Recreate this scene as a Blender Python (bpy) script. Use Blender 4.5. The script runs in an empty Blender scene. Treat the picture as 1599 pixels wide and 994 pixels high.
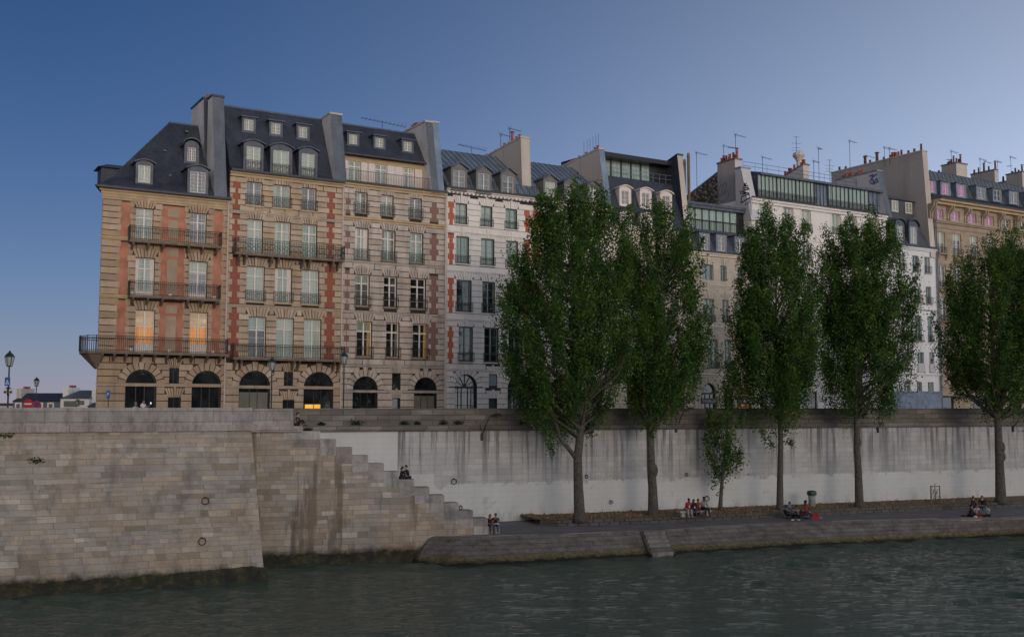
import bpy, bmesh, math, random
import numpy as np
from mathutils import Vector, Matrix
R = math.radians
random.seed(7)
S = bpy.context.scene
COL = S.collection

# ------------------------------------------------------------------ camera model (photo pixels, 1599 x 994)
F = 1670.0; CX = 799.5; CY = 497.0; HOR = 637.0
EYE = 10.1                                  # metres over the water
TH = math.atan((HOR - CY) / F)
CT, ST = math.cos(TH), math.sin(TH)
def ray(px, py):
    x = (px - CX) / F; y = (CY - py) / F
    return Vector((x, CT - y * ST, ST + y * CT))
def onz(px, py, z):                         # pixel -> point on a horizontal plane
    r = ray(px, py); t = (z - EYE) / r.z
    return Vector((r.x * t, r.y * t, z))
def onY(px, py, Y):
    r = ray(px, py); t = Y / r.y
    return Vector((r.x * t, Y, EYE + r.z * t))
def proj(p):
    x, y, z = p[0], p[1], p[2] - EYE
    d = y * CT + z * ST; v = -y * ST + z * CT
    return CX + F * x / d, CY - F * v / d
class Frame:
    def __init__(s, p, d):
        s.p = Vector((p[0], p[1], 0)); s.d = Vector((d[0], d[1], 0)).normalized()
        s.n = Vector((-s.d.y, s.d.x, 0)); s.a = math.atan2(s.d.y, s.d.x)
    def uz(s, px, py, yo=0.0):
        r = ray(px, py); q = s.p + s.n * yo
        t = q.dot(s.n) / (r.x * s.n.x + r.y * s.n.y)
        w = Vector((r.x * t, r.y * t, EYE + r.z * t))
        return (Vector((w.x, w.y, 0)) - s.p).dot(s.d), w.z
    def W(s, u, y, z): 
        v = s.p + s.d * u + s.n * y; return Vector((v.x, v.y, z))

# ------------------------------------------------------------------ objects
def tag(o, label=None, cat=None, group=None, kind=None):
    if label: o['label'] = label
    if cat: o['category'] = cat
    if group: o['group'] = group
    if kind: o['kind'] = kind
    return o
def empty(name, loc=(0, 0, 0), rz=0.0):
    o = bpy.data.objects.new(name, None); o.empty_display_size = .3
    o.location = loc; o.rotation_euler = (0, 0, rz); COL.objects.link(o); return o
class MB:
    def __init__(s): s.v = []; s.f = []; s.m = []; s.mi = 0
    def quad(s, *p):
        b = len(s.v); s.v += [tuple(q) for q in p]; s.f.append(tuple(range(b, b + len(p)))); s.m.append(s.mi)
    def box(s, x0, x1, y0, y1, z0, z1):
        s.hexa([(x0, y0, z0), (x1, y0, z0), (x1, y1, z0), (x0, y1, z0)], [(x0, y0, z1), (x1, y0, z1), (x1, y1, z1), (x0, y1, z1)])
    def hexa(s, bot, top):
        n = len(bot); b = len(s.v); s.v += [tuple(q) for q in bot] + [tuple(q) for q in top]
        s.f.append(tuple(b + i for i in reversed(range(n)))); s.f.append(tuple(b + n + i for i in range(n)))
        for i in range(n):
            j = (i + 1) % n; s.f.append((b + i, b + j, b + n + j, b + n + i))
        s.m += [s.mi] * (n + 2)
    def prism_yz(s, poly, x0, x1):          # polygon in (y, z), extruded along x
        s.hexa([(x1, y, z) for y, z in poly], [(x0, y, z) for y, z in poly])
    def prism_xz(s, poly, y0, y1):          # polygon in (x, z), extruded along y
        s.hexa([(x, y0, z) for x, z in poly], [(x, y1, z) for x, z in poly])
    def prism_xy(s, poly, z0, z1):
        s.hexa([(x, y, z0) for x, y in poly], [(x, y, z1) for x, y in poly])
    def tube(s, pts, rads, n=6, cap=True):
        pts = [Vector(p) for p in pts]
        if not hasattr(rads, '__len__'): rads = [rads] * len(pts)
        b = len(s.v); up = Vector((0, 0, 1))
        for i, p in enumerate(pts):
            t = (pts[min(i + 1, len(pts) - 1)] - pts[max(i - 1, 0)])
            if t.length < 1e-6: t = up
            t.normalize(); a = t.cross(Vector((1, 0, 0)) if abs(t.x) < .8 else Vector((0, 1, 0))); a.normalize(); c = t.cross(a)
            for k in range(n):
                w = 2 * math.pi * k / n; q = p + (a * math.cos(w) + c * math.sin(w)) * rads[i]; s.v.append(tuple(q))
        for i in range(len(pts) - 1):
            for k in range(n):
                k2 = (k + 1) % n
                s.f.append((b + i * n + k, b + i * n + k2, b + (i + 1) * n + k2, b + (i + 1) * n + k)); s.m.append(s.mi)
        if cap:
            s.f.append(tuple(b + k for k in reversed(range(n)))); s.m.append(s.mi)
            e = b + (len(pts) - 1) * n; s.f.append(tuple(e + k for k in range(n))); s.m.append(s.mi)
    def bar(s, a, b, w, h=None):            # square bar
        s.tube([a, b], (w * .72), 4)
    def ball(s, c, r, nu=10, nv=7, sc=(1, 1, 1)):
        b = len(s.v)
        for j in range(nv + 1):
            ph = math.pi * j / nv
            for i in range(nu):
                t = 2 * math.pi * i / nu
                s.v.append((c[0] + r * sc[0] * math.sin(ph) * math.cos(t), c[1] + r * sc[1] * math.sin(ph) * math.sin(t), c[2] + r * sc[2] * math.cos(ph)))
        for j in range(nv):
            for i in range(nu):
                k = (i + 1) % nu; s.f.append((b + j * nu + i, b + (j + 1) * nu + i, b + (j + 1) * nu + k, b + j * nu + k)); s.m.append(s.mi)
    def build(s, name, mat, parent=None, smooth=False, loc=None, rz=0):
        me = bpy.data.meshes.new(name); me.from_pydata(s.v, [], s.f)
        mats = mat if isinstance(mat, (list, tuple)) else [mat]
        for m in mats: me.materials.append(m)
        if len(mats) > 1: me.polygons.foreach_set('material_index', s.m)
        if smooth: me.polygons.foreach_set('use_smooth', [True] * len(s.f))
        me.update(); me.validate()
        bm = bmesh.new(); bm.from_mesh(me); bmesh.ops.recalc_face_normals(bm, faces=bm.faces) if smooth else None
        bm.to_mesh(me); bm.free()
        o = bpy.data.objects.new(name, me); COL.objects.link(o)
        if parent: o.parent = parent
        if loc is not None: o.location = loc; o.rotation_euler = (0, 0, rz)
        return o

# ------------------------------------------------------------------ materials
class NT:
    def __init__(s, name):
        s.m = bpy.data.materials.new(name); s.m.use_nodes = True; s.t = s.m.node_tree
        s.b = s.t.nodes['Principled BSDF']; s.tc = None
    def n(s, typ, **kw):
        x = s.t.nodes.new(typ)
        for k, v in kw.items():
            if k == 'i':
                for a, b in v.items():
                    if isinstance(b, bpy.types.NodeSocket): s.t.links.new(b, x.inputs[a])
                    else: x.inputs[a].default_value = b
            else: setattr(x, k, v)
        return x
    def obj(s):
        if not s.tc: s.tc = s.n('ShaderNodeTexCoord')
        return s.tc.outputs['Object']
    def ramp(s, fac, stops, interp='LINEAR'):
        r = s.n('ShaderNodeValToRGB'); r.color_ramp.interpolation = interp
        e = r.color_ramp.elements
        while len(e) < len(stops): e.new(.5)
        for k, (p, c) in enumerate(stops):
            e[k].position = p; e[k].color = (c if hasattr(c, '__len__') else (c, c, c)) + ((1,) if hasattr(c, '__len__') and len(c) == 3 else () if hasattr(c, '__len__') else (1,))
        s.t.links.new(fac, r.inputs[0]); return r.outputs[0]
    def noise(s, vec, scale, detail=4, rough=.55, stretch=None):
        if stretch:
            mp = s.n('ShaderNodeMapping', i={'Vector': vec, 'Scale': stretch}); vec = mp.outputs[0]
        return s.n('ShaderNodeTexNoise', i={'Vector': vec, 'Scale': scale, 'Detail': detail, 'Roughness': rough}).outputs['Fac']
    def mix(s, fac, a, b, mode='MIX'):
        x = s.n('ShaderNodeMix', data_type='RGBA', blend_type=mode)
        for k, v in ((0, fac), (6, a), (7, b)):
            if isinstance(v, bpy.types.NodeSocket): s.t.links.new(v, x.inputs[k])
            else: x.inputs[k].default_value = (v if not hasattr(v, '__len__') else tuple(v) + (1,) if len(v) == 3 else v)
        return x.outputs[2]
    def math(s, op, a, b=0.0, clamp=False):
        x = s.n('ShaderNodeMath', operation=op, use_clamp=clamp)
        for k, v in ((0, a), (1, b)):
            if isinstance(v, bpy.types.NodeSocket): s.t.links.new(v, x.inputs[k])
            else: x.inputs[k].default_value = v
        return x.outputs[0]
    def bump(s, h, strength=.4, dist=.02):
        x = s.n('ShaderNodeBump', i={'Height': h, 'Strength': strength, 'Distance': dist}); s.t.links.new(x.outputs[0], s.b.inputs['Normal']); return x
    def out(s, col, rough=.85, metal=0.0, spec=None):
        if isinstance(col, bpy.types.NodeSocket): s.t.links.new(col, s.b.inputs['Base Color'])
        else: s.b.inputs['Base Color'].default_value = tuple(col) + (1,)
        if isinstance(rough, bpy.types.NodeSocket): s.t.links.new(rough, s.b.inputs['Roughness'])
        else: s.b.inputs['Roughness'].default_value = rough
        s.b.inputs['Metallic'].default_value = metal
        if spec is not None: s.b.inputs['Specular IOR Level'].default_value = spec
        return s.m
    def xz(s, warp=0.0):
        sp = s.n('ShaderNodeSeparateXYZ', i={0: s.obj()})
        x = s.math('ADD', sp.outputs[0], sp.outputs[1]); z = sp.outputs[2]
        if warp:
            z = s.math('ADD', z, s.math('MULTIPLY', s.noise(s.obj(), .35, 2), warp))
        return s.n('ShaderNodeCombineXYZ', i={0: x, 1: z, 2: 0.0}).outputs[0], sp
    def brick(s, vec, w, h, mortar=.012, c1=(0, 0, 0), c2=(1, 1, 1), cm=(.5, .5, .5), smooth=.1, off=.5):
        b = s.n('ShaderNodeTexBrick', offset=off, i={'Vector': vec, 'Color1': c1 + (1,), 'Color2': c2 + (1,), 'Mortar': cm + (1,), 'Scale': 1.0,
            'Mortar Size': mortar, 'Mortar Smooth': smooth, 'Bias': 0.0, 'Brick Width': w, 'Row Height': h})
        return b.outputs['Color'], b.outputs['Fac']
def plain(name, col, rough=.7, var=.18, scale=3.0, metal=0.0, bump=0.0, spec=None):
    t = NT(name); v = t.noise(t.obj(), scale, 5)
    lo = tuple(c * (1 - var) for c in col); hi = tuple(min(1, c * (1 + var)) for c in col)
    c = t.ramp(v, [(.3, lo), (.7, hi)])
    if bump: t.bump(t.noise(t.obj(), scale * 6, 4), bump, .02)
    return t.out(c, rough, metal, spec)
def blocks_mat(name, cols, grime=.5, grime_col=(.05, .045, .04), rough=.9):   # per-block random colour
    t = NT(name); g = t.n('ShaderNodeNewGeometry').outputs['Random Per Island']
    c = t.ramp(g, [((i + .5) / len(cols), k) for i, k in enumerate(cols)])
    n1 = t.noise(t.obj(), 1.1, 6, .65); c = t.mix(t.math('MULTIPLY', t.ramp(n1, [(.45, 0.0), (.8, 1.0)]), grime), c, grime_col)
    n4 = t.noise(t.obj(), .9, 5, .7, (1.4, 1.4, .12)); c = t.mix(t.math('MULTIPLY', t.ramp(n4, [(.5, 0.0), (.72, 1.0)]), grime * .9), c, grime_col)
    n5 = t.noise(t.obj(), .22, 3, .6); c = t.mix(t.math('MULTIPLY', t.ramp(n5, [(.4, 0.0), (.65, 1.0)]), .30), c, t.mix(1.0, c, (.62, .60, .60), 'MULTIPLY'))
    n2 = t.noise(t.obj(), 9, 4); c = t.mix(.35, c, t.ramp(n2, [(.3, .35), (.7, .85)]), 'MULTIPLY') if False else t.mix(t.math('MULTIPLY', n2, .5), c, tuple(k * .62 for k in cols[0]))
    t.bump(n2, .5, .03)
    return t.out(c, rough)
def ashlar(name, w, h, stops, mortar_col, mortar=.012, warp=.0, stains=None, bump=.5, second=True, moss=None, streak=None, irregular=False):
    t = NT(name); vec, sp = t.xz(warp)
    if irregular:                              # every course shifted and stretched by its own amount, course heights uneven
        q = t.n('ShaderNodeSeparateXYZ', i={0: vec}); z_ = t.math('ADD', q.outputs[1], t.math('MULTIPLY', t.math('SINE', t.math('MULTIPLY', q.outputs[1], 2.3)), .10))
        z_ = t.math('ADD', z_, t.math('MULTIPLY', t.noise(t.obj(), .25, 1), .12))
        rw = t.n('ShaderNodeTexWhiteNoise', noise_dimensions='1D', i={'W': t.math('FLOOR', t.math('DIVIDE', z_, h))}).outputs['Value']
        x_ = t.math('ADD', t.math('MULTIPLY', q.outputs[0], t.math('ADD', t.math('MULTIPLY', rw, .9), .6)), t.math('MULTIPLY', rw, 57.0))
        x_ = t.math('ADD', x_, t.math('MULTIPLY', t.math('SINE', t.math('MULTIPLY', x_, 1.9)), .28))
        vec = t.n('ShaderNodeCombineXYZ', i={0: x_, 1: z_, 2: 0.0}).outputs[0]
    c, f = t.brick(vec, w, h, mortar)
    cc = t.ramp(c, stops)
    if second:
        v2 = t.n('ShaderNodeMapping', i={'Vector': vec, 'Location': (3.37, h * .0, 0)}).outputs[0]
        c2, f2 = t.brick(v2, w * 2.9, h * 3, 0.0); k = t.noise(t.obj(), .55, 3)
        cc = t.mix(t.math('MULTIPLY', k, .55), cc, t.ramp(c2, stops))
    if stains:
        for (sc, st, lo, hi, amt, colr) in stains:
            nn = t.noise(t.obj(), sc, 6, .65, st); cc = t.mix(t.math('MULTIPLY', t.ramp(nn, [(lo, 0.0), (hi, 1.0)]), amt), cc, colr)
    n3 = t.noise(t.obj(), 7, 6, .7); cc = t.mix(t.math('MULTIPLY', t.ramp(n3, [(.35, 0.0), (.75, 1.0)]), .4), cc, t.mix(1.0, cc, (.55, .54, .52), 'MULTIPLY'))
    cc = t.mix(t.math('MULTIPLY', f, .85), cc, mortar_col)
    if moss:                                   # waterline growth
        z0, z1, colr = moss
        zz = t.math('ADD', sp.outputs[2], t.math('MULTIPLY', t.noise(t.obj(), 1.6, 6, .7), -1.1))
        mf = t.n('ShaderNodeMapRange', i={'Value': zz, 'From Min': z1, 'From Max': z0}); cc = t.mix(mf.outputs[0], cc, colr)
    hh = t.math('ADD', t.math('MULTIPLY', f, -1.0), t.math('MULTIPLY', n3, .5)); t.bump(hh, bump, .03)
    return t.out(cc, .9)

M = {}
M['mortar'] = plain('mortar_stone', (.045, .038, .032), .95)
M['stone_warm'] = blocks_mat('warm_limestone', [(.45, .335, .225), (.54, .41, .285), (.37, .275, .19), (.60, .48, .345), (.47, .33, .20)], .35)
M['stone_tan'] = blocks_mat('tan_limestone', [(.50, .395, .285), (.59, .485, .37), (.41, .325, .24), (.66, .56, .45), (.52, .38, .23)], .4)
M['stone_grey'] = blocks_mat('grey_limestone', [(.54, .475, .41), (.62, .555, .49), (.46, .405, .35), (.68, .62, .56), (.53, .44, .34)], .6, (.07, .065, .065))
M['stone_white'] = blocks_mat('pale_limestone', [(.78, .74, .69), (.82, .79, .74), (.73, .69, .65), (.84, .82, .77)], .18)
M['red_plaster'] = plain('red_plaster', (.40, .175, .11), .9, .3, 1.1)
def brickmat(name, a, b, cm):
    t = NT(name); vec, sp = t.xz(); c, f = t.brick(vec, .22, .075, .012); cc = t.ramp(c, [(0, a), (1, b)])
    cc = t.mix(t.math('MULTIPLY', t.noise(t.obj(), 1.2, 5), .5), cc, tuple(k * .5 for k in a)); cc = t.mix(t.math('MULTIPLY', f, .6), cc, cm)
    return t.out(cc, .9)
M['brick_red'] = brickmat('red_brick', (.30, .07, .045), (.38, .11, .07), (.22, .15, .12))
M['brick_brown'] = brickmat('brown_brick', (.22, .11, .09), (.28, .15, .12), (.2, .16, .14))
M['brick_orange'] = brickmat('orange_brick', (.42, .10, .05), (.50, .14, .08), (.38, .16, .1))
M['ochre'] = plain('ochre_stone', (.44, .335, .20), .9, .15, 1.2)
M['cream'] = ashlar('cream_stone', 1.3, .38, [(0, (.60, .54, .44)), (1, (.69, .63, .53))], (.26, .22, .17), .02)
M['white_wall'] = ashlar('white_render', 3.1, 2.0, [(0, (.72, .70, .67)), (1, (.78, .76, .73))], (.5, .48, .45), .004, stains=[(1.0, (1, 1, .2), .5, .85, .35, (.3, .28, .26))], bump=.1)
M['white_blue'] = ashlar('cool_white_render', 3.1, 2.0, [(0, (.66, .68, .69)), (1, (.72, .74, .75))], (.5, .5, .5), .004, stains=[(1.0, (1, 1, .2), .5, .85, .3, (.3, .3, .3))], bump=.1)
M['brown_stone'] = ashlar('brown_ashlar', .9, .33, [(0, (.30, .235, .175)), (.5, (.37, .30, .225)), (1, (.43, .35, .27))], (.2, .16, .12), .012)
M['plaster_gable'] = ashlar('gable_plaster', 5, 3, [(0, (.52, .47, .42)), (1, (.58, .53, .48))], (.4, .37, .34), .004, stains=[(.8, (1, 1, .15), .5, .8, .6, (.28, .24, .21))], bump=.15)
M['plaster_grey'] = ashlar('grey_plaster', 6, 4, [(0, (.38, .36, .34)), (1, (.44, .42, .40))], (.34, .32, .3), .003, stains=[(.7, (1, 1, .12), .5, .8, .6, (.22, .20, .18))], bump=.15)
M['plaster_light'] = ashlar('pale_plaster', 6, 4, [(0, (.50, .50, .52)), (1, (.56, .56, .58))], (.45, .45, .46), .003, stains=[(.7, (1, 1, .12), .5, .8, .3, (.3, .3, .3))], bump=.1)
def rubble():
    t = NT('rubble_stone'); v = t.n('ShaderNodeTexVoronoi', feature='F1', i={'Vector': t.n('ShaderNodeMapping', i={'Vector': t.obj(), 'Scale': (2.2, 2.2, 3.4)}).outputs[0], 'Scale': 1.0})
    c = t.ramp(v.outputs['Color'], [(0, (.07, .06, .045)), (.5, (.2, .17, .13)), (1, (.42, .38, .31))])
    c = t.mix(t.ramp(v.outputs['Distance'], [(.25, 0.0), (.6, 1.0)]), c, (.05, .045, .035)); t.bump(v.outputs['Distance'], 1, -.08)
    return t.out(c, .95)
M['rubble'] = rubble()
def slate(name, a, b):
    t = NT(name); vec, sp = t.xz(); c, f = t.brick(vec, .22, .13, .006); cc = t.ramp(c, [(0, a), (1, b)])
    cc = t.mix(t.math('MULTIPLY', t.ramp(t.noise(t.obj(), .9, 6, .7, (1, 1, .35)), [(.4, 0.0), (.8, 1.0)]), .5), cc, tuple(min(1, k * 2.2) for k in b))
    t.bump(t.math('MULTIPLY', f, -1), .4, .01); return t.out(cc, .55, 0, .35)
M['slate'] = slate('dark_slate', (.022, .027, .041), (.040, .048, .067))
M['slate_grey'] = slate('weathered_slate', (.045, .05, .062), (.075, .08, .095))
M['slate_clad'] = slate('clad_slate', (.075, .09, .11), (.10, .12, .145))
M['clad_light'] = slate('pale_clad_slate', (.50, .50, .49), (.60, .59, .57))
M['lead'] = plain('lead_sheet', (.07, .085, .11), .5, .3, 2, .2)
M['zinc'] = plain('zinc_sheet', (.20, .26, .33), .42, .25, .8, .35, .05)
M['zinc_dark'] = plain('dark_zinc', (.10, .12, .14), .5, .2, 1.2, .2)
M['zinc_blue'] = plain('blue_zinc', (.15, .19, .245), .5, .3, 1.2, .2)
M['dormer_grey'] = plain('grey_paint', (.14, .14, .14), .6, .15, 2)
M['white_paint'] = plain('white_paint', (.72, .66, .60), .55, .08, 4)
M['shutter'] = plain('shutter_paint', (.66, .60, .56), .6, .06, 4)
M['teal_paint'] = plain('teal_paint', (.20, .28, .28), .55, .1, 4)
M['green_paint'] = plain('dark_green_paint', (.012, .035, .03), .4, .2, 4)
M['black_paint'] = plain('black_paint', (.012, .013, .015), .4, .2, 4)
M['iron'] = plain('wrought_iron', (.018, .018, .018), .55, .3, 6)
M['iron_green'] = plain('green_iron', (.02, .05, .045), .5, .3, 6)
M['red_wood'] = plain('red_wood', (.22, .03, .02), .6, .2, 4)
M['pipe_white'] = plain('pale_pipe', (.52, .46, .42), .6, .15, 1.0)
M['pipe_blue'] = plain('grey_blue_pipe', (.14, .17, .2), .6, .2, 2)
M['gutter'] = plain('gutter_metal', (.035, .035, .04), .5, .3, 3)
M['pot'] = plain('terracotta', (.34, .075, .04), .85, .3, 6)
M['pot_dark'] = plain('sooty_terracotta', (.12, .045, .035), .9, .4, 6)
M['steel'] = plain('antenna_metal', (.06, .065, .08), .4, .1, 8, .5)
M['concrete'] = plain('balcony_stone', (.17, .13, .10), .9, .3, 2, 0, .3)
M['bark'] = plain('bark', (.085, .078, .065), .95, .45, 5, 0, 1.0)
M['asphalt'] = plain('asphalt', (.15, .15, .152), .95, .25, .8)
M['ground'] = plain('paving', (.14, .13, .12), .95, .2, .3)
def glass(name, col, col2, rough=.06, ior=1.55, folds=0.0):
    t = NT(name); 
    if folds:
        w = t.noise(t.obj(), 2.2, 2, .5, (3.0, 1, .12)); c = t.ramp(w, [(.35, col), (.65, col2)])
    else:
        w = t.noise(t.obj(), .8, 3); c = t.ramp(w, [(.4, col), (.6, col2)])
    t.b.inputs['IOR'].default_value = ior
    t.bump(t.noise(t.obj(), 1.3, 2), .08, .05)
    return t.out(c, rough)
M['g_pale'] = glass('sky_toned_curtain_glass', (.19, .265, .225), (.29, .375, .325), .08, 1.6, 1)  # pale base colour holds the sky's reflection, over curtain folds
M['g_bright'] = glass('bright_sky_toned_curtain_glass', (.29, .36, .30), (.38, .45, .37), .08, 1.6, 1)  # brighter tone of the same painted sky reflection
M['g_mid'] = glass('dim_glass', (.07, .085, .085), (.16, .18, .17), .06, 1.8, 1)
M['g_dark'] = glass('dark_glass', (.006, .008, .009), (.02, .024, .024), .05, 1.6)
M['g_pink'] = glass('pink_curtained_glass', (.38, .14, .36), (.50, .26, .48), .1, 1.5, 1)
M['g_beige'] = glass('beige_curtain_and_sheen', (.13, .12, .09), (.17, .16, .12), .2, 1.5)  # beige for curtains and for the reflection painted in an arch
def emit(name, stops, strength, sc=2.2, st=(2.5, 1, .15)):
    t = NT(name); w = t.noise(t.obj(), sc, 3, .5, st); c = t.ramp(w, stops)
    t.t.links.new(c, t.b.inputs['Emission Color']); t.b.inputs['Emission Strength'].default_value = strength
    return t.out((.05, .03, .01), .15)
M['e_orange'] = emit('lamp_lit_curtain', [(.3, (.55, .15, .006)), (.7, (.90, .34, .03))], .55)
M['e_peach'] = emit('lamp_lit_ceiling', [(.3, (.35, .20, .10)), (.62, (.62, .40, .20)), (.75, (1, .7, .4))], .5, 1.2, (.3, 1, 1.6))
M['e_gold'] = emit('lamp_lit_side_curtain', [(.3, (.30, .17, .05)), (.7, (.62, .36, .10))], .32)
M['e_amber'] = emit('amber_lamp', [(.3, (1, .42, .03)), (.7, (1, .55, .06))], .8)
M['e_dim'] = emit('dim_amber_room', [(.3, (.12, .03, .004)), (.7, (.42, .12, .012))], .5)
M['e_white'] = emit('phone_light', [(.3, (.9, .95, 1)), (.7, (1, 1, 1))], 1.0)

# ------------------------------------------------------------------ generic building tools
FD = Frame((0, 0), (math.sin(math.atan2(2800 * CT, F)), math.cos(math.atan2(2800 * CT, F))))
p0 = onY(343, HOR, 86.0); FD.p = Vector((p0.x, p0.y, 0))
GZ = 9.0
REV = .34
def wall_with_holes(mb, u0, u1, z0, z1, rects, arches):
    us = sorted(set([u0, u1] + [a for r in rects + arches for a in (r[0], r[1])])); zs = sorted(set([z0, z1] + [a for r in rects + arches for a in (r[2], r[3])]))
    us = [u for u in us if u0 <= u <= u1]; zs = [z for z in zs if z0 <= z <= z1]
    allr = rects + arches
    for j in range(len(zs) - 1):
        zc = (zs[j] + zs[j + 1]) / 2; run = None
        for i in range(len(us) - 1):
            uc = (us[i] + us[i + 1]) / 2
            hole = any(r[0] < uc < r[1] and r[2] < zc < r[3] for r in allr)
            if not hole:
                if run is None: run = us[i]
            if (hole or i == len(us) - 2) and run is not None:
                e = us[i] if hole else us[i + 1]
                mb.quad((run, 0, zs[j]), (e, 0, zs[j]), (e, 0, zs[j + 1]), (run, 0, zs[j + 1])); run = None
    for a, b, c, d in [r[:4] for r in rects]:
        mb.quad((a, 0, c), (a, 0, d), (a, REV, d), (a, REV, c)); mb.quad((b, 0, d), (b, 0, c), (b, REV, c), (b, REV, d))
        mb.quad((a, 0, d), (b, 0, d), (b, REV, d), (a, REV, d)); mb.quad((a, 0, c), (a, REV, c), (b, REV, c), (b, 0, c))
    for a, b, c, d in [r[:4] for r in arches]:
        r = (b - a) / 2; m = (a + b) / 2; zs_ = d - r; n = 14
        arc = [(m - r * math.cos(math.pi * k / n), zs_ + r * math.sin(math.pi * k / n)) for k in range(n + 1)]
        for k in range(n):
            (x0, y0), (x1, y1) = arc[k], arc[k + 1]
            mb.quad((x0, 0, y0), (x1, 0, y1), (x1, 0, d), (x0, 0, d)); mb.quad((x0, 0, y0), (x0, REV, y0), (x1, REV, y1), (x1, 0, y1))
        mb.quad((a, 0, c), (a, 0, zs_), (a, REV, zs_), (a, REV, c)); mb.quad((b, 0, zs_), (b, 0, c), (b, REV, c), (b, REV, zs_))
def course_blocks(mb, u0, u1, z0, z1, rects, arches, strips, ch=.40, gap=.065, L=1.7, y=-.08, fan=.72, alt=.16, strip_rng=None):
    n = max(1, round((z1 - z0) / ch)); h = (z1 - z0) / n
    for k in range(n):
        a = z0 + k * h + gap / 2; b = z0 + (k + 1) * h - gap / 2; zc = (a + b) / 2; s = alt if k % 2 else 0
        blk = []
        for (x0, x1, c, d) in [r[:4] for r in rects]:
            if c < b and d > a: blk.append((x0 - .01, x1 + .01))
            elif fan and d <= a + .2 and zc < d + fan:
                e = .34 * (zc - d) / fan + .04; blk.append((x0 - e, x1 + e))
        for (x0, x1, c, d) in [r[:4] for r in arches]:
            r = (x1 - x0) / 2; m = (x0 + x1) / 2; zs_ = d - r; ro = r + .62
            if zc < zs_: blk.append((x0 - .01, x1 + .01))
            elif zc < zs_ + ro: w = math.sqrt(max(0, ro * ro - (zc - zs_) ** 2)); blk.append((m - w, m + w))
        for (x0, x1, c, d) in strips:
            if c < zc < d:
                if x1 - x0 < .9: blk.append((x0 + (s if x0 > u0 + .05 else 0), x1 - s))
                else: blk.append((x0 + s, x1 - s))
        blk.sort(); cur = u0; free = []
        for x0, x1 in blk:
            if x0 > cur + .06: free.append((cur, x0))
            cur = max(cur, x1)
        if u1 > cur + .06: free.append((cur, u1))
        for f0, f1 in free:
            m = max(1, round((f1 - f0) / L)); off = (.5 if k % 2 and m > 1 else 0)
            cuts = [f0] + [f0 + (f1 - f0) * (i + off) / m for i in range(1 if not off else 0, m)] + [f1]
            cuts = sorted(set(cuts))
            for i in range(len(cuts) - 1):
                g0 = gap / 2 if i else 0; g1 = gap / 2 if i < len(cuts) - 2 else 0
                mb.box(cuts[i] + g0, cuts[i + 1] - g1, y, .0, a, b)
def fans(mb, rects, arches, y=-.105, fan=.72, gap=.05):
    for (a, b, c, d) in [r[:4] for r in rects]:
        n = 7; e = .34
        for i in range(n):
            t0, t1 = i / n, (i + 1) / n; g = gap / 2
            hh = fan + (.12 if i == 3 else 0)
            lo0, lo1 = a + (b - a) * t0 + g, a + (b - a) * t1 - g; hi0, hi1 = a - e + (b - a + 2 * e) * t0 + g, a - e + (b - a + 2 * e) * t1 - g
            yy = y - (.05 if i == 3 else 0)
            mb.prism_xz([(lo0, d + .01), (lo1, d + .01), (hi1, d + hh), (hi0, d + hh)], yy, 0)
    for (a, b, c, d) in [r[:4] for r in arches]:
        r = (b - a) / 2; m = (a + b) / 2; zs_ = d - r; n = 11; ro = r + .60
        for i in range(n):
            w0 = math.pi * i / n + .022; w1 = math.pi * (i + 1) / n - .022; P = []
            for rr, seq in ((r + .005, (w0, (w0 + w1) / 2, w1)), (ro + (.18 if i == n // 2 else 0), (w1, (w0 + w1) / 2, w0))):
                for w in seq: P.append((m - rr * math.cos(w), zs_ + rr * math.sin(w)))
            mb.prism_xz(P, y, 0)
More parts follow.
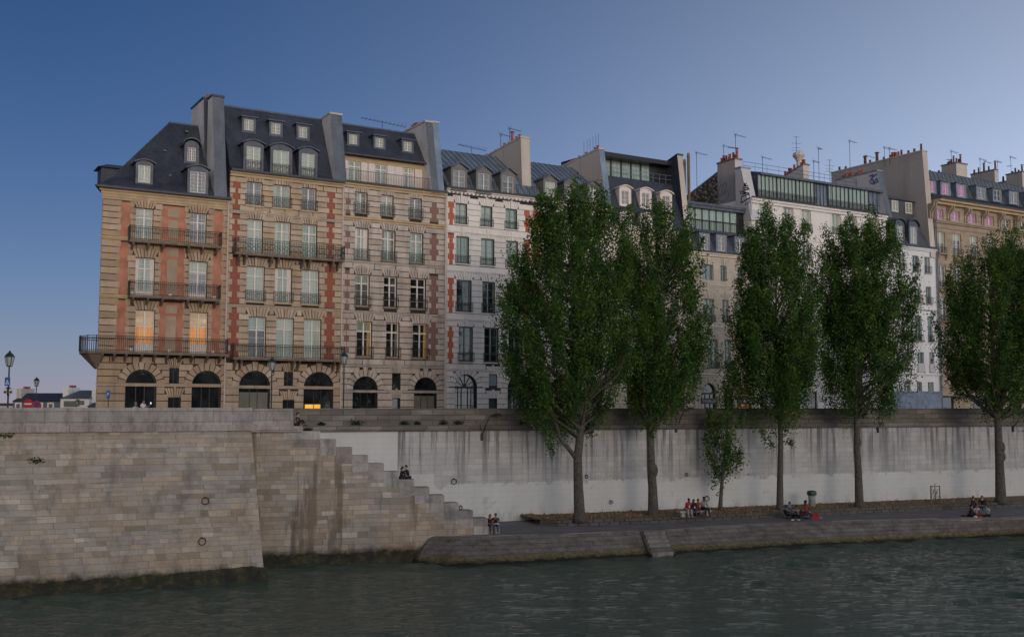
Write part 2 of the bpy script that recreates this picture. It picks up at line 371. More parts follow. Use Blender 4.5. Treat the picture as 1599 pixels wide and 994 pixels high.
def window(root, r, frame='white_paint', pane='g_pale', muntin=(2, 4), transom=.72, name='window', y=.2, label=None, panel=0, fw=.07, upper=None):
    a, b, c, d = r[:4]; f = MB(); m = (a + b) / 2
    f.box(a, a + fw, y, y + .09, c, d); f.box(b - fw, b, y, y + .09, c, d); f.box(a + fw, b - fw, y, y + .09, d - fw, d); f.box(a + fw, b - fw, y, y + .09, c, c + fw * 1.3)
    f.box(m - .06, m + .06, y - .012, y + .085, c + fw * 1.3, d - fw)
    zt = None
    if transom: zt = c + (d - c) * transom; f.box(a + fw, b - fw, y - .006, y + .08, zt - .045, zt + .045)
    if panel: f.box(a + fw, b - fw, y + .02, y + .07, c + fw, c + (d - c) * panel)
    w = .024; nx, nz = muntin
    for hx0, hx1 in ((a + fw, m - .06), (m + .06, b - fw)):
        for i in range(1, nx): x = hx0 + (hx1 - hx0) * i / nx; f.box(x - w / 2, x + w / 2, y + .02, y + .06, c + fw, d - fw)
    for j in range(1, nz): z = c + (d - c) * j / nz; f.box(a + fw, b - fw, y + .024, y + .064, z - w / 2, z + w / 2)
    o = f.build(name, M[frame], root)
    if label: o['label'] = label
    p = MB(); yy = y + .075
    if not label and random.random() < .55 and pane in ('g_pale', 'g_mid', 'g_bright'):
        cm = random.choice(['shutter', 'g_bright', 'g_beige', 'plaster_light']); k = random.random(); q_ = MB()
        if k < .45: hh = (d - c) * random.uniform(.15, .5); q_.box(a + fw, b - fw, yy - .012, yy - .008, d - fw - hh, d - fw)
        else:
            for s_ in (0, 1): w_ = (b - a) * random.uniform(.14, .26); x0 = a + fw if not s_ else b - fw - w_; q_.prism_xz([(x0, c + fw), (x0 + w_ * (1 if s_ else .8), c + fw), (x0 + w_, d - fw), (x0, d - fw)], yy - .012, yy - .008)
        q_.build('curtain', M[cm], o)
    if upper: p.quad((a, yy, c), (b, yy, c), (b, yy, zt), (a, yy, zt)); p.mi = 1; p.quad((a, yy, zt), (b, yy, zt), (b, yy, d), (a, yy, d)); p.build('pane', [M[pane], M[upper]], o)
    else: p.quad((a, yy, c), (b, yy, c), (b, yy, d), (a, yy, d)); p.build('pane', M[pane], o)
    return o
def sill(mb, r, out=.2, h=.12, ext=.12): mb.box(r[0] - ext, r[1] + ext, -out, 0.1, r[2] - h, r[2] + .0)
def guard(root, r, h=.85, y=-.16, mat='iron', style='scroll', ext=.1):
    g = MB(); a, b, c = r[0] - ext, r[1] + ext, r[2] + .06; t = .016
    for z in (c, c + h, c + h * .82, c + .1): g.box(a, b, y - t, y + t, z - t, z + t)
    for x in (a, b): g.box(x - t, x + t, y - t, 0.05, c + h - t, c + h + t); g.box(x - t, x + t, y - t, y + t, c, c + h)
    n = max(4, int((b - a) / .16))
    for i in range(1, n): x = a + (b - a) * i / n; g.box(x - .011, x + .011, y - .011, y + .011, c, c + h)
    if style == 'scroll':
        k = max(2, int((b - a) / .4))
        for i in range(k):
            xc = a + (b - a) * (i + .5) / k; rr = min(.15, (b - a) / k / 2.2)
            pts = [(xc + rr * math.cos(w), y, c + h * .45 + rr * 1.3 * math.sin(w)) for w in [2 * math.pi * q / 8 for q in range(9)]]; g.tube(pts, .016, 4)
    return g.build('window_railing', M[mat], root)
def balcony(root, outline, zs, h=1.05, mat='iron', style='bars', thick=.2, brackets=None, slabmat='concrete', scroll=False, inner_y=0.0):
    # outline: open polyline (x, y) of the railing, ends at the wall
    s = MB(); poly = list(outline)
    s.prism_xy(poly if len(poly) > 2 else poly, zs - thick, zs); s.prism_xy([(x, y) for x, y in poly], zs - thick * 1.6, zs - thick - .003) if False else None
    o = s.build('balcony', M[slabmat], root)
    g = MB(); t = .02
    for i in range(len(outline) - 1):
        p, q = Vector(outline[i]).to_3d(), Vector(outline[i + 1]).to_3d(); ins = Vector((0, .06, 0))
        p = p + ins; q = q + ins; L = (q - p).length
        for z in (zs + .08, zs + h, zs + h * .86): g.tube([(p.x, p.y, z), (q.x, q.y, z)], .02, 4)
        n = max(1, int(L / (.15 if not scroll else .2)))
        for k in range(n + 1):
            w = p.lerp(q, k / n); g.box(w.x - .012, w.x + .012, w.y - .012, w.y + .012, zs, zs + h)
        if scroll:
            m = max(1, int(L / .42))
            for k in range(m):
                c = p.lerp(q, (k + .5) / m); dd = (q - p).normalized(); rr = .17
                for zc, sc in ((zs + .35, 1), (zs + .68, .8)):
                    g.tube([(c.x + dd.x * rr * sc * math.cos(a), c.y + dd.y * rr * sc * math.cos(a), zc + rr * sc * math.sin(a)) for a in [2 * math.pi * z / 8 for z in range(9)]], .018, 4)
        elif style == 'bars':
            for k in range(0, n, 2):                      # little arches between the bars
                c = p.lerp(q, (k + .5) / n); dd = (q - p).normalized(); rr = L / n / 2
                g.tube([(c.x + dd.x * rr * math.cos(a), c.y + dd.y * rr * math.cos(a), zs + h * .74 + rr * 1.2 * math.sin(a)) for a in [math.pi * z / 5 for z in range(6)]], .014, 4)
        for w in (p, q): g.box(w.x - .03, w.x + .03, w.y - .03, w.y + .03, zs, zs + h + .05)
    g.build('railing', M[mat], o)
    if brackets:
        for x, dep, hh in brackets: bm_ = MB(); bm_.prism_yz([(0, zs - thick), (-dep, zs - thick), (-dep, zs - thick - .1), (-dep * .25, zs - thick - hh), (0, zs - thick - hh)], x - .07, x + .07); bm_.build('bracket', M[slabmat], o)
    return o
def pieces(name, mat, root, *boxes):
    for q in boxes: m = MB(); m.box(*q); m.build(name, M[mat], root)
class Roof:
    def __init__(s, prof): s.p = prof
    def y(s, z):
        for (y0, z0), (y1, z1) in zip(s.p[:-1], s.p[1:]):
            if z0 <= z <= z1: return y0 + (y1 - y0) * (z - z0) / max(1e-6, z1 - z0)
        return s.p[0][0] if z < s.p[0][1] else s.p[-1][0]
class B:
    def __init__(s, name, label, x0, x1, cat='building', y0=560, y1=560):
        s.U0 = FD.uz(x0, y0)[0]; s.U1 = FD.uz(x1, y1)[0]; s.w = s.U1 - s.U0
        s.root = empty(name, FD.W(s.U0, 0, GZ), FD.a); tag(s.root, label, cat)
        s.rects = []; s.arches = []; s.strips = []
    def L(s, px, py, yo=0.0):
        u, z = FD.uz(px, py, yo); return u - s.U0, z - GZ
    def r(s, x0, x1, yt, yb, yo=0.0):
        xc = (x0 + x1) / 2
        a, _ = s.L(x0, (yt + yb) / 2, yo); b, _ = s.L(x1, (yt + yb) / 2, yo); _, d = s.L(xc, yt, yo); _, c = s.L(xc, yb, yo)
        return [a, b, c, d]
    def row(s, items, yo=0.0, z0=None):
        rs = [s.r(*i, yo=yo) for i in items]; c = sum(q[2] for q in rs) / len(rs); d = sum(q[3] for q in rs) / len(rs)
        for q in rs: q[2] = c if z0 is None else z0; q[3] = d
        return rs
    def shell(s, mat, ztop, depth=10.0, foot=None, end=True):
        m = MB(); wall_with_holes(m, 0, s.w, -.05, ztop, s.rects, s.arches)
        f = foot or [(0, 0), (s.w, 0), (s.w, depth), (0, depth)]
        for (a, b) in zip(f[1:], f[2:] + f[:1]): m.quad((a[0], a[1], -.05), (b[0], b[1], -.05), (b[0], b[1], ztop), (a[0], a[1], ztop))
        # dark lining behind the openings
        return m.build('wall', M[mat], s.root)
    def band(s, z0, z1, out, mat, name='cornice', x0=None, x1=None, dent=0):
        m = MB(); a = 0 if x0 is None else x0; b = s.w if x1 is None else x1
        h = z1 - z0
        m.prism_yz([(0.02, z0), (-out * .55, z0), (-out * .6, z0 + h * .45), (-out, z0 + h * .55), (-out, z1), (0.02, z1)], a, b)
        if dent:
            n = int((b - a) / dent)
            for i in range(n): x = a + (i + .25) * dent; m.box(x, x + dent * .5, -out * .92, -out * .1, z0 - .16, z0 - .004)
        return m.build(name, M[mat], s.root)
    def pipe(s, x, z1, mat='pipe_white', z0=0, y=-.16):
        m = MB(); m.tube([(x, y, z0), (x, y, z1)], .065, 8); m.tube([(x, y, z1), (x + .02, y - .12, z1 + .4)], .07, 8)
        for z in (2.4, 6.4, 10.4, 14.4):
            if z < z1: m.tube([(x, y, z), (x, y, z + .14)], .10, 8)
        return m.build('drainpipe', M[mat], s.root)
def arch_window(root, r, pane='g_dark', frame='black_paint', label=None, trans=True, fanbars=0, name='arched_window', pale_band=None):
    a, b, c, d = r[:4]; rr = (b - a) / 2; m = (a + b) / 2; zs_ = d - rr; f = MB(); y = .22; n = 16
    arc = lambda q: [(m - q * math.cos(math.pi * k / n), zs_ + q * math.sin(math.pi * k / n)) for k in range(n + 1)]
    A, Bq = arc(rr), arc(rr - .09)
    for k in range(n): f.prism_xz([A[k], A[k + 1], Bq[k + 1], Bq[k]], y, y + .08)
    f.box(a, a + .09, y, y + .08, c, zs_); f.box(b - .09, b, y, y + .08, c, zs_)
    if trans: f.box(a + .09, b - .09, y - .01, y + .07, zs_ - .12, zs_ + .06)
    f.box(m - .35, m - .30, y, y + .06, c, zs_ - .12); f.box(m + .30, m + .35, y, y + .06, c, zs_ - .12)
    for k in range(1, fanbars):
        w = math.pi * k / fanbars; f.prism_xz([(m - .03, zs_), (m + .03, zs_), (m + .03 - (rr - .05) * math.cos(w), zs_ + (rr - .05) * math.sin(w)), (m - .03 - (rr - .05) * math.cos(w), zs_ + (rr - .05) * math.sin(w))], y, y + .05)
    if fanbars:
        for z in (c + (zs_ - c) * .45, zs_ - .5): f.box(a + .09, b - .09, y + .01, y + .06, z - .03, z + .03)
        for x in (a + (b - a) * .2, a + (b - a) * .8): f.box(x - .02, x + .02, y + .01, y + .06, c, zs_ - .12)
    o = f.build(name, M[frame], root)
    if label: o['label'] = label
    p = MB(); yy = y + .07; P = arc(rr)
    p.quad((a, yy, c), (b, yy, c), (b, yy, zs_), (a, yy, zs_)); p.quad(*[(x, yy, z) for x, z in reversed(P)])
    p.build('pane', M[pane], o)
    if pale_band: q = MB(); q.box(a + .1, b - .1, y + .03, y + .06, pale_band[0], pale_band[1]); q.build('pale_band', M[pale_band[2]], o)
    return o
def dormer(b, roof, box, style='arch', mat='lead', frame='white_paint', pane='g_pale', surround=.2, muntin=(2, 4), capmat=None, side=None, out=.12, depth_extra=.25, rail=False, name='dormer', label=None):
    yo = .8
    for _ in range(4):
        r = b.r(*box, yo=yo); yo = roof.y(r[2] + GZ - GZ) - out
    a, bb, c, d = r; a0, b0 = a - surround, bb + surround; z0 = c - .22; top = d + surround * .8
    yb = roof.y(top + .35) + depth_extra
    if side: side()
    m = MB(); w = b0 - a0; mid = (a0 + b0) / 2
    n = 8
    def capline(e, lift):
        if style == 'arch': return [(a0 - e + (w + 2 * e) * k / n, top + lift + .30 * w / 1.6 * math.sin(math.pi * k / n)) for k in range(n + 1)]
        if style == 'round': return [(mid - (w / 2 + e) * math.cos(math.pi * k / n), top - w / 2 * .2 + lift + (w / 2 + e) * math.sin(math.pi * k / n) * .8) for k in range(n + 1)]
        if style == 'gable': return [(a0 - e, top + lift), (mid, top + lift + .33 * w), (b0 + e, top + lift)]
        return [(a0 - e, top + lift), (b0 + e, top + lift)]
    C0 = capline(0, 0)
    # jambs, lintel and sill as a solid ring round the opening
    m.box(a0, a, yo, yb, z0, C0[0][1]); m.box(bb, b0, yo, yb, z0, C0[0][1]); m.box(a, bb, yo, yo + .3, z0, c)
    if style in ('arch', 'round', 'gable'):
        m.prism_xz([(a, d), (bb, d)] + [(bb, C0[-1][1] - .001), (b0 - .001, C0[-1][1] - .001)] + list(reversed(C0[1:-1])) + [(a0 + .001, C0[0][1] - .001), (a, C0[0][1] - .001)], yo, yb) if False else None
        P = [(x, z) for x, z in C0]
        m.prism_xz([(a0, C0[0][1])] + P[1:-1] + [(b0, C0[-1][1])], yo, yb); m.box(a, bb, yo, yb, d, C0[0][1]) if C0[0][1] > d else None
    else: m.box(a, bb, yo, yb, d, top)
    o = m.build(name, M[mat], b.root)
    if label: o['label'] = label
    cp = MB(); lo = capline(.16, .0); hi = capline(.16, .09)
    for k in range(len(lo) - 1): cp.prism_xz([lo[k], lo[k + 1], hi[k + 1], hi[k]], yo - .2, yb)
    cp.build('dormer_roof', M[capmat or mat], o)
    f = MB(); y = yo + .07; fw = .05; mm = (a + bb) / 2
    f.box(a, a + fw, y, y + .06, c, d); f.box(bb - fw, bb, y, y + .06, c, d); f.box(a + fw, bb - fw, y, y + .06, d - fw, d); f.box(a + fw, bb - fw, y, y + .06, c, c + fw)
    f.box(mm - .04, mm + .04, y - .01, y + .06, c + fw, d - fw)
    nx, nz = muntin; wd = .025
    for j in range(1, nz): z = c + (d - c) * j / nz; f.box(a + fw, bb - fw, y + .01, y + .05, z - wd / 2, z + wd / 2)
    for i in range(1, nx):
        for s_ in (0, 1): h0 = a if not s_ else mm; x = h0 + (mm - a) * i / nx; f.box(x - wd / 2, x + wd / 2, y + .012, y + .052, c + fw, d - fw)
    f.build('window', M[frame], o)
    p = MB(); p.quad((a, y + .055, c), (bb, y + .055, c), (bb, y + .055, d), (a, y + .055, d)); p.build('pane', M[pane], o)
    if rail:
        g = guard(b.root, [a, bb, c - .05, d], .75, yo - .12, ext=.05)
    return o
def mansard(b, prof, mat, x0=0.0, x1=None, back=10.0, seams=0, name='roof', seammat=None):
    # prof front (y,z) points relative to the base; closed over the back
    x1 = b.w if x1 is None else x1
    top = prof[-1]; ye = prof[0][1]
    poly = prof + [(back - 1.0, top[1] + .0), (back + .2, ye)]
    m = MB(); m.prism_yz(poly, x0, x1)
    o = m.build(name, M[mat], b.root)
    if seams:
        s = MB(); n = int((x1 - x0) / seams)
        for i in range(n + 1):
            x = x0 + (x1 - x0) * i / n
            for (p, q) in zip(prof[:-1], prof[1:]):
                L = math.hypot(q[0] - p[0], q[1] - p[1]); nx, nz = -(q[1] - p[1]) / L * .05, (q[0] - p[0]) / L * .05
                s.prism_yz([p, q, (q[0] + nx, q[1] + nz), (p[0] + nx, p[1] + nz)], x - .022, x + .022)
        s.build('seam', M[seammat or mat], o)
    return o
def chimney(b, xf0, xf1, ytop, xback, yt=1.0, yfb=0.0, zfb=None, back_drop=0.0, mats=('plaster_gable', 'plaster_gable'), cap='concrete', pots=(), capout=.08, label=None, ybb=None, name='chimney'):
    u0, zt = b.L(xf0, ytop, yt); u1, _ = b.L(xf1, ytop, yt)
    lo, hi = yt + .3, 30.0
    for _ in range(40):
        mid = (lo + hi) / 2; x = proj(FD.W(b.U0 + u0, mid, GZ + zt - back_drop))[0]
        if x > xback: lo = mid
        else: hi = mid
    yb = lo; z0 = zfb if zfb is not None else 10.0
    m = MB(); P = [(yfb, z0), (yt, zt), (yb, zt - back_drop), (yb, z0)]
    m.prism_yz(P, u0, u1)
    m.m = [0] * len(m.f)
    # front face gets the second material
    for i, f in enumerate(m.f):
        ys = sorted(set(round(m.v[k][1], 3) for k in f))
        xs = set(round(m.v[k][0], 3) for k in f)
        if len(xs) == 2 and max(m.v[k][1] for k in f) <= max(yfb, yt) + .001 and len(f) == 4: m.m[i] = 1
    o = m.build(name, [M[mats[0]], M[mats[1]]], b.root)
    if label: o['label'] = label
    c = MB(); c.prism_yz([(yt - capout, zt), (yb + capout, zt - back_drop), (yb + capout, zt - back_drop + .16), (yt - capout, zt + .16)], u0 - capout, u1 + capout); c.build('chimney_cap', M[cap], o)
    for (t, h, r, mt) in pots:
        p = MB(); y = yt + (yb - yt) * t; z = zt - back_drop * t + .16; x = (u0 + u1) / 2 + random.uniform(-.1, .1)
        p.tube([(x, y, z), (x, y, z + h * .9), (x, y, z + h * .9), (x, y, z + h)], [r, r * .85, r * 1.05, r * 1.0], 8)
        if h > .9: p.tube([(x, y, z + h), (x, y, z + h + .12)], [r * .3, r * .3], 5); p.tube([(x, y, z + h + .12), (x, y, z + h + .25)], [r * 1.8, .03], 8)
        p.build('chimney_pot', M[mt], o)
    return o, (u0, u1, zt, yt, yb)
rp = lambda n, lo=.35, hi=.6, a=.05, b_=.95, mt='pot': [(a + (b_ - a) * (i + random.uniform(-.2, .2)) / max(1, n - 1), random.uniform(lo, hi), random.uniform(.11, .15), mt) for i in range(n)]

# ================================================================== BUILDING 1: corner house with hipped slate roof
b = B('corner_townhouse', 'ochre stone corner townhouse with red panels, hipped slate roof and wraparound balcony', 156.2, 355.3, y0=450, y1=450)
w4 = b.row([(212, 238.7, 325, 378.6), (296.3, 321.8, 333.5, 383)])
w3 = b.row([(211, 241, 401.7, 461.5), (295, 323, 409, 468)])
w2 = b.row([(211, 241, 482.7, 549), (296, 324, 488.7, 553)])
a1 = b.row([(195.2, 244, 576, 637), (299, 344.7, 579, 637)], z0=0.0)
sm = b.row([(264, 279, 574.6, 602)]); sm2 = b.row([(262, 282, 620, 637)], z0=0.0)
b.rects = w4 + w3 + w2 + sm + sm2; b.arches = a1
ztop = b.L(250, 301)[1]; zb1 = b.L(155, 552)[1]; zb2 = b.L(155, 461.5)[1]; zb3 = b.L(155, 370)[1]; zi = b.L(220, 600)[1]
gf_top = zb1 - .15
foot1 = [(0, 0), (b.w, 0), (b.w, 10), (3.7, 10)]
for (x0, x1, yt, yb, zz) in [(186, 202, 0, 0, (zb3 + .15, ztop - 1.0)), (332, 347, 0, 0, (zb3 + .15, ztop - 1.0)), (186, 200, 0, 0, (zb2 + .15, zb3 - .25)), (332, 346, 0, 0, (zb2 + .15, zb3 - .25)), (185, 199, 0, 0, (zb1 + .1, zb2 - .25)), (332, 346, 0, 0, (zb1 + .1, zb2 - .25))]:
    u0, u1 = b.L(x0, 400)[0], b.L(x1, 400)[0]; b.strips.append([u0, u1, zz[0], zz[1]])
mid = [[b.L(250, 400)[0], b.L(288, 400)[0], zz[0], zz[1]] for zz in ((zb3 + .15, ztop - 1.0), (zb2 + .15, zb3 - .25), (zb1 + .1, zb2 - .25))]
b.strips += mid
b.shell('mortar', ztop, 10, foot1)
for (x0, x1, z0, z1) in b.strips: pieces('red_panel', 'red_plaster', b.root, (x0 - .2 if x1 - x0 < 1.2 else x0 - .1, x1 + .2 if x1 - x0 < 1.2 else x1 + .1, -.03, .0, z0, z1))
for (x0, x1, z0, z1) in mid: pieces('inset_panel', 'stone_warm', b.root, (x0 + .55, x1 - .55, -.055, -.031, z0 + .2, z1 - 1.1), (x0 + .5, x1 - .5, -.055, -.031, z1 - .85, z1 - .2))
m = MB()
for z0, z1, rr in ((0, zi - .15, b.rects), (zi + .1, gf_top, b.rects), (zb1 + .1, zb2 - .12, w2), (zb2 + .15, zb3 - .12, w3), (zb3 + .15, ztop - .9, w4)):
    course_blocks(m, 0, b.w, z0, z1, [q for q in b.rects if q[2] < z1 and q[3] > z0 - .8], a1 if z0 < 4 else [], b.strips, ch=.50 if z0 > 4 else .56, alt=.07)
fans(m, w4 + w3 + w2 + sm + sm2, a1)
# quoins on the end wall
for k in range(36):
    z0 = .05 + k * .52
    if z0 + .5 > ztop: break
    e = (.7 if k % 2 else 1.05); dx, dy = .358, .934
    m.hexa([(-.06, -.055, z0), (.02, 0, z0), (.02 + e * dx, e * dy, z0), (-.06 + e * dx, e * dy, z0)], [(-.06, -.055, z0 + .48), (.02, 0, z0 + .48), (.02 + e * dx, e * dy, z0 + .48), (-.06 + e * dx, e * dy, z0 + .48)])
m.build('stonework', M['stone_warm'], b.root)
def band1(z0, z1, out, mat, name):
    m = MB(); o = out; s = .45
    m.prism_xy([(-o * 1.1, -o), (b.w, -o), (b.w, .02), (.05, .02), (3.75, 10), (3.75 - o * 1.1, 10)], z0 + (z1 - z0) * s, z1)
    o = out * .55; m.prism_xy([(-o * 1.1, -o), (b.w, -o), (b.w, .02), (.05, .02), (3.75, 10), (3.75 - o * 1.1, 10)], z0, z0 + (z1 - z0) * s - .003)
    m.build(name, M[mat], b.root)
band1(zi - .14, zi + .1, .1, 'stone_warm', 'string_course'); band1(zb2 - .12, zb2 + .14, .16, 'ochre', 'string_course'); band1(zb3 - .12, zb3 + .14, .16, 'ochre', 'string_course')
band1(ztop - .88, ztop - .5, .12, 'ochre', 'cornice'); band1(ztop - .49, ztop, .3, 'ochre', 'cornice')
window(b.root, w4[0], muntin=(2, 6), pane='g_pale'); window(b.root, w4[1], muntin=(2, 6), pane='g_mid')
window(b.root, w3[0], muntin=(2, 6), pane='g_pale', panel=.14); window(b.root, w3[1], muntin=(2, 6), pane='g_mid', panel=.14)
window(b.root, w2[0], muntin=(2, 6), pane='e_orange', upper='e_peach', panel=.22, transom=.62, label='window glowing orange with a bright lamp behind its upper panes')
window(b.root, w2[1], muntin=(2, 6), pane='e_orange', upper='e_peach', panel=.22, transom=.66, label='window glowing orange at its lower panes')
arch_window(b.root, a1[0]); arch_window(b.root, a1[1], pane='g_dark')
for q, nm in ((sm[0], 'window'), (sm2[0], 'service_door')):
    f = MB(); f.box(q[0], q[0] + .05, .2, .27, q[2], q[3]); f.box(q[1] - .05, q[1], .2, .27, q[2], q[3]); f.box(q[0] + .05, q[1] - .05, .2, .27, q[3] - .06, q[3]); f.box((q[0] + q[1]) / 2 - .02, (q[0] + q[1]) / 2 + .02, .2, .26, q[2], q[3] - .06)
    o = f.build(nm, M['black_paint'], b.root); p = MB(); p.quad((q[0], .25, q[2]), (q[1], .25, q[2]), (q[1], .25, q[3]), (q[0], .25, q[3])); p.build('pane', M['g_dark'], o)
for rw, xl, xr in ((w4, 198, 340), (w3, 200, 340)):
    z = rw[0][2]; u0, u1 = b.L(xl, 420)[0], b.L(xr, 420)[0]
    balcony(b.root, [(u0, 0), (u0, -.95), (u1, -.95), (u1, 0)], z, 1.1, brackets=[(u0 + (u1 - u0) * t, .85, .5) for t in (.04, .2, .36, .64, .8, .96)])
z = w2[0][2]; u1 = b.w - .15
balcony(b.root, [(1.0, 2.6), (-.55, 2.2), (-1.15, 1.2), (-1.2, .4), (-.85, -.6), (-.3, -1.0), (u1, -1.0), (u1, 0)], z, 1.15, brackets=[(u1 * t, .9, .55) for t in (.02, .11, .2, .32, .42, .52, .62, .72, .84, .95)])
m = MB(); P = [(-.05, .1), (-1.05, 1.3), (-.75, -.4), (-.2, -.85), (.3, -.05)]
m.hexa([(.0, -.02, z - 1.35), (-.1, .25, z - 1.35), (-.15, .35, z - 1.35), (-.05, -.05, z - 1.35), (.1, -.05, z - 1.35)][:4], [(.2, -.9, z - .21), (.3, 1.6, z - .21), (-1.1, 1.1, z - .21), (-.8, -.5, z - .21)])
m.build('corner_bracket', M['concrete'], b.root)
for px in (203, 262, 330): 
    for (zz, yy) in ((w2[0][2], -.75), (w3[0][2], -.7)): u = b.L(px, 470)[0]; pieces('spotlight', 'white_paint', b.root, (u - .12, u + .12, yy - .08, yy + .08, zz + .02, zz + .22))
b.pipe(b.w - .12, ztop - .6)
# hipped roof with swept eaves
ez = ztop; yr = 4.6
R1 = b.L(265, 193, yr); R2 = b.L(312, 196, yr); Rz = (R1[1] + R2[1]) / 2
k1 = b.L(183, 273, 1.0)
E = [(-.55, -.5), (b.w, -.5), (b.w, 10.4), (3.1, 10.4)]
Kz = b.L(300, 296, .6)[1]
K = [(.75, .75), (b.w, .55), (b.w, 9.4), (3.9, 9.4)]
Kzs = [ez + 1.0, ez + .95, ez + 1.0, ez + 1.0]
TZ = [(R1[0], yr), (b.w, yr), (b.w, 6.0), (R1[0] + .4, 6.0)]
m = MB()
e0 = [(x, y, ez + .02) for x, y in E]; e1 = [(x, y, zz) for (x, y), zz in zip(K, Kzs)]; e2 = [(x, y, Rz) for x, y in TZ]
for lo, hi in ((e0, e1), (e1, e2)):
    for i in range(4): j = (i + 1) % 4; m.quad(lo[i], lo[j], hi[j], hi[i])
m.quad(*e2); m.quad(*[(x, y, ez - .12) for x, y in E]); 
for i in range(4): j = (i + 1) % 4; m.quad((E[i][0], E[i][1], ez - .12), (E[j][0], E[j][1], ez - .12), e0[j], e0[i])
ro = m.build('roof', M['slate'], b.root)
m = MB(); m.tube([e2[0], e2[1]], .09, 6); m.tube([e1[0], e2[0]], .05, 6); m.build('ridge_cap', M['lead'], ro)
m = MB(); m.box(-.6, b.w + .02, -.66, -.5, ez - .1, ez + .06); m.hexa([(-.7, -.66, ez - .1), (-.55, -.5, ez - .1), (3.1, 10.4, ez - .1), (2.95, 10.4, ez - .1)], [(-.7, -.66, ez + .06), (-.55, -.5, ez + .06), (3.1, 10.4, ez + .06), (2.95, 10.4, ez + .06)]); m.build('gutter', M['gutter'], b.root)
rf = Roof([(-.5, ez), (.62, ez + .97), (yr, Rz)])
dormer(b, rf, (216, 235, 258, 285), pane='g_bright', muntin=(2, 4), surround=.2)
dormer(b, rf, (297, 321, 268, 301), pane='g_mid', muntin=(2, 6), surround=.22)
dormer(b, rf, (293, 306, 230, 251.5), style='round', pane='g_mid', muntin=(2, 5), surround=.26)
m = MB()
m.box(.15, 2.4, 2.0, 3.6, ez + .55, ez + 1.95); o = m.build('dormer', M['slate'], b.root)
c = MB(); c.hexa([(-.15, 1.7, ez + 1.96), (3.0, 1.7, ez + 1.96), (3.0, 3.9, ez + 1.96), (-.15, 3.9, ez + 1.96)], [(.6, 2.2, ez + 2.3), (3.0, 2.2, ez + 2.3), (3.0, 3.4, ez + 2.3), (.6, 3.4, ez + 2.3)]); c.build('dormer_roof', M['lead'], o)
for px, py in ((257, 236), (265, 275), (291, 206)):
    yy = rf.y(b.L(px, py, 2.5)[1]); u, zz = b.L(px, py, yy); pieces('roof_vent', 'lead', b.root, (u - .12, u + .12, yy - .15, yy + .1, zz - .05, zz + .1))
B1 = b

# ================================================================== BUILDING 2: brick and stone house, tall slate mansard
b = B('brick_townhouse', 'tan stone and red brick townhouse with three arched dormers and scrolled balcony', 355.3, 533.3, y0=450, y1=450)
w5 = b.row([(384.8, 409.3, 284.3, 320), (426.7, 453.3, 289, 325.5), (471, 493.5, 294.5, 330.5)])
w4 = b.row([(386, 409.8, 342.4, 397.6), (428.3, 453.3, 346.8, 401), (472, 494.6, 350.8, 404)])
w3 = b.row([(384.6, 412.6, 414.8, 469.7), (428.9, 455.5, 418.3, 472.5), (471, 497.9, 423, 476.5)])
w2 = b.row([(387.6, 414.8, 494, 558), (431, 458, 496.5, 560), (474.5, 501, 499, 562)])
a1 = b.row([(372.6, 421.3, 578, 637), (473.7, 520, 580.8, 637)], z0=0.0)
sm = b.row([(443, 457, 580.5, 605)]); sm2 = b.row([(441, 459, 624, 637)], z0=0.0)
b.rects = w5 + w4 + w3 + w2 + sm + sm2; b.arches = a1
ztop = b.L(440, 275.5)[1]; zs1 = w2[0][2]; zi = b.L(400, 604)[1]
z_b3 = b.L(353, 476.5)[1] ; z_b5 = b.L(353, 329)[1]; z_b4 = w4[0][2]
su = lambda x, y=400: b.L(x, y)[0]
L0, L1 = su(361), su(373); R0_, R1_ = su(509), su(521.5)
b.strips = [[L0, L1, z_b5 + .2, ztop - .7], [R0_, R1_, z_b5 + .2, ztop - .7], [L0, L1, z_b4 + .1, z_b5 - .25], [R0_, R1_, z_b4 + .1, z_b5 - .25],
            [L0 - .1, L1 + .1, z_b3 + .2, z_b4 - .3], [R0_ - .1, R1_ + .1, z_b3 + .2, z_b4 - .3], [L0 - .1, L1 + .1, zs1, z_b3 - .2], [R0_ - .1, R1_ + .1, zs1, z_b3 - .2]]
b.shell('mortar', ztop, 10)
for (x0, x1, z0, z1) in b.strips: pieces('brick_panel', 'brick_red', b.root, (x0 - .2, x1 + .2, -.03, .0, z0, z1))
m = MB()
for z0, z1 in ((0, zi - .12), (zi + .12, zs1 - .4), (zs1, z_b3 - .1), (z_b3 + .15, z_b4 - .05), (z_b4 + .0, z_b5 - .12), (z_b5 + .12, ztop - .45)):
    course_blocks(m, 0, b.w, z0, z1, [q for q in b.rects if q[2] < z1 and q[3] > z0 - .8], a1 if z0 < 4 else [], b.strips, ch=.50 if z0 > 4 else .56, alt=.2, L=1.2)
fans(m, w5 + w4 + w3 + w2 + sm + sm2, a1)
m.build('stonework', M['stone_tan'], b.root)
b.band(ztop - .42, ztop, .3, 'ochre'); b.band(z_b5 - .12, z_b5 + .12, .14, 'stone_tan', 'string_course'); b.band(z_b3 - .12, z_b3 + .12, .14, 'stone_tan', 'string_course'); b.band(zi - .12, zi + .12, .1, 'stone_tan', 'string_course')
for i, q in enumerate(w5): window(b.root, q, pane='g_mid' if i != 1 else 'g_pale', muntin=(1, 3), transom=0); guard(b.root, q)
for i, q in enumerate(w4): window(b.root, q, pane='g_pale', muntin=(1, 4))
for i, q in enumerate(w3): window(b.root, q, pane='g_bright' if i != 1 else 'g_pale', muntin=(1, 4)); guard(b.root, q)
window(b.root, w2[0], pane='g_dark', upper='g_pale', muntin=(1, 4), transom=.68); window(b.root, w2[1], pane='g_pale', muntin=(1, 4), upper='g_bright'); window(b.root, w2[2], pane='g_bright', muntin=(1, 4))
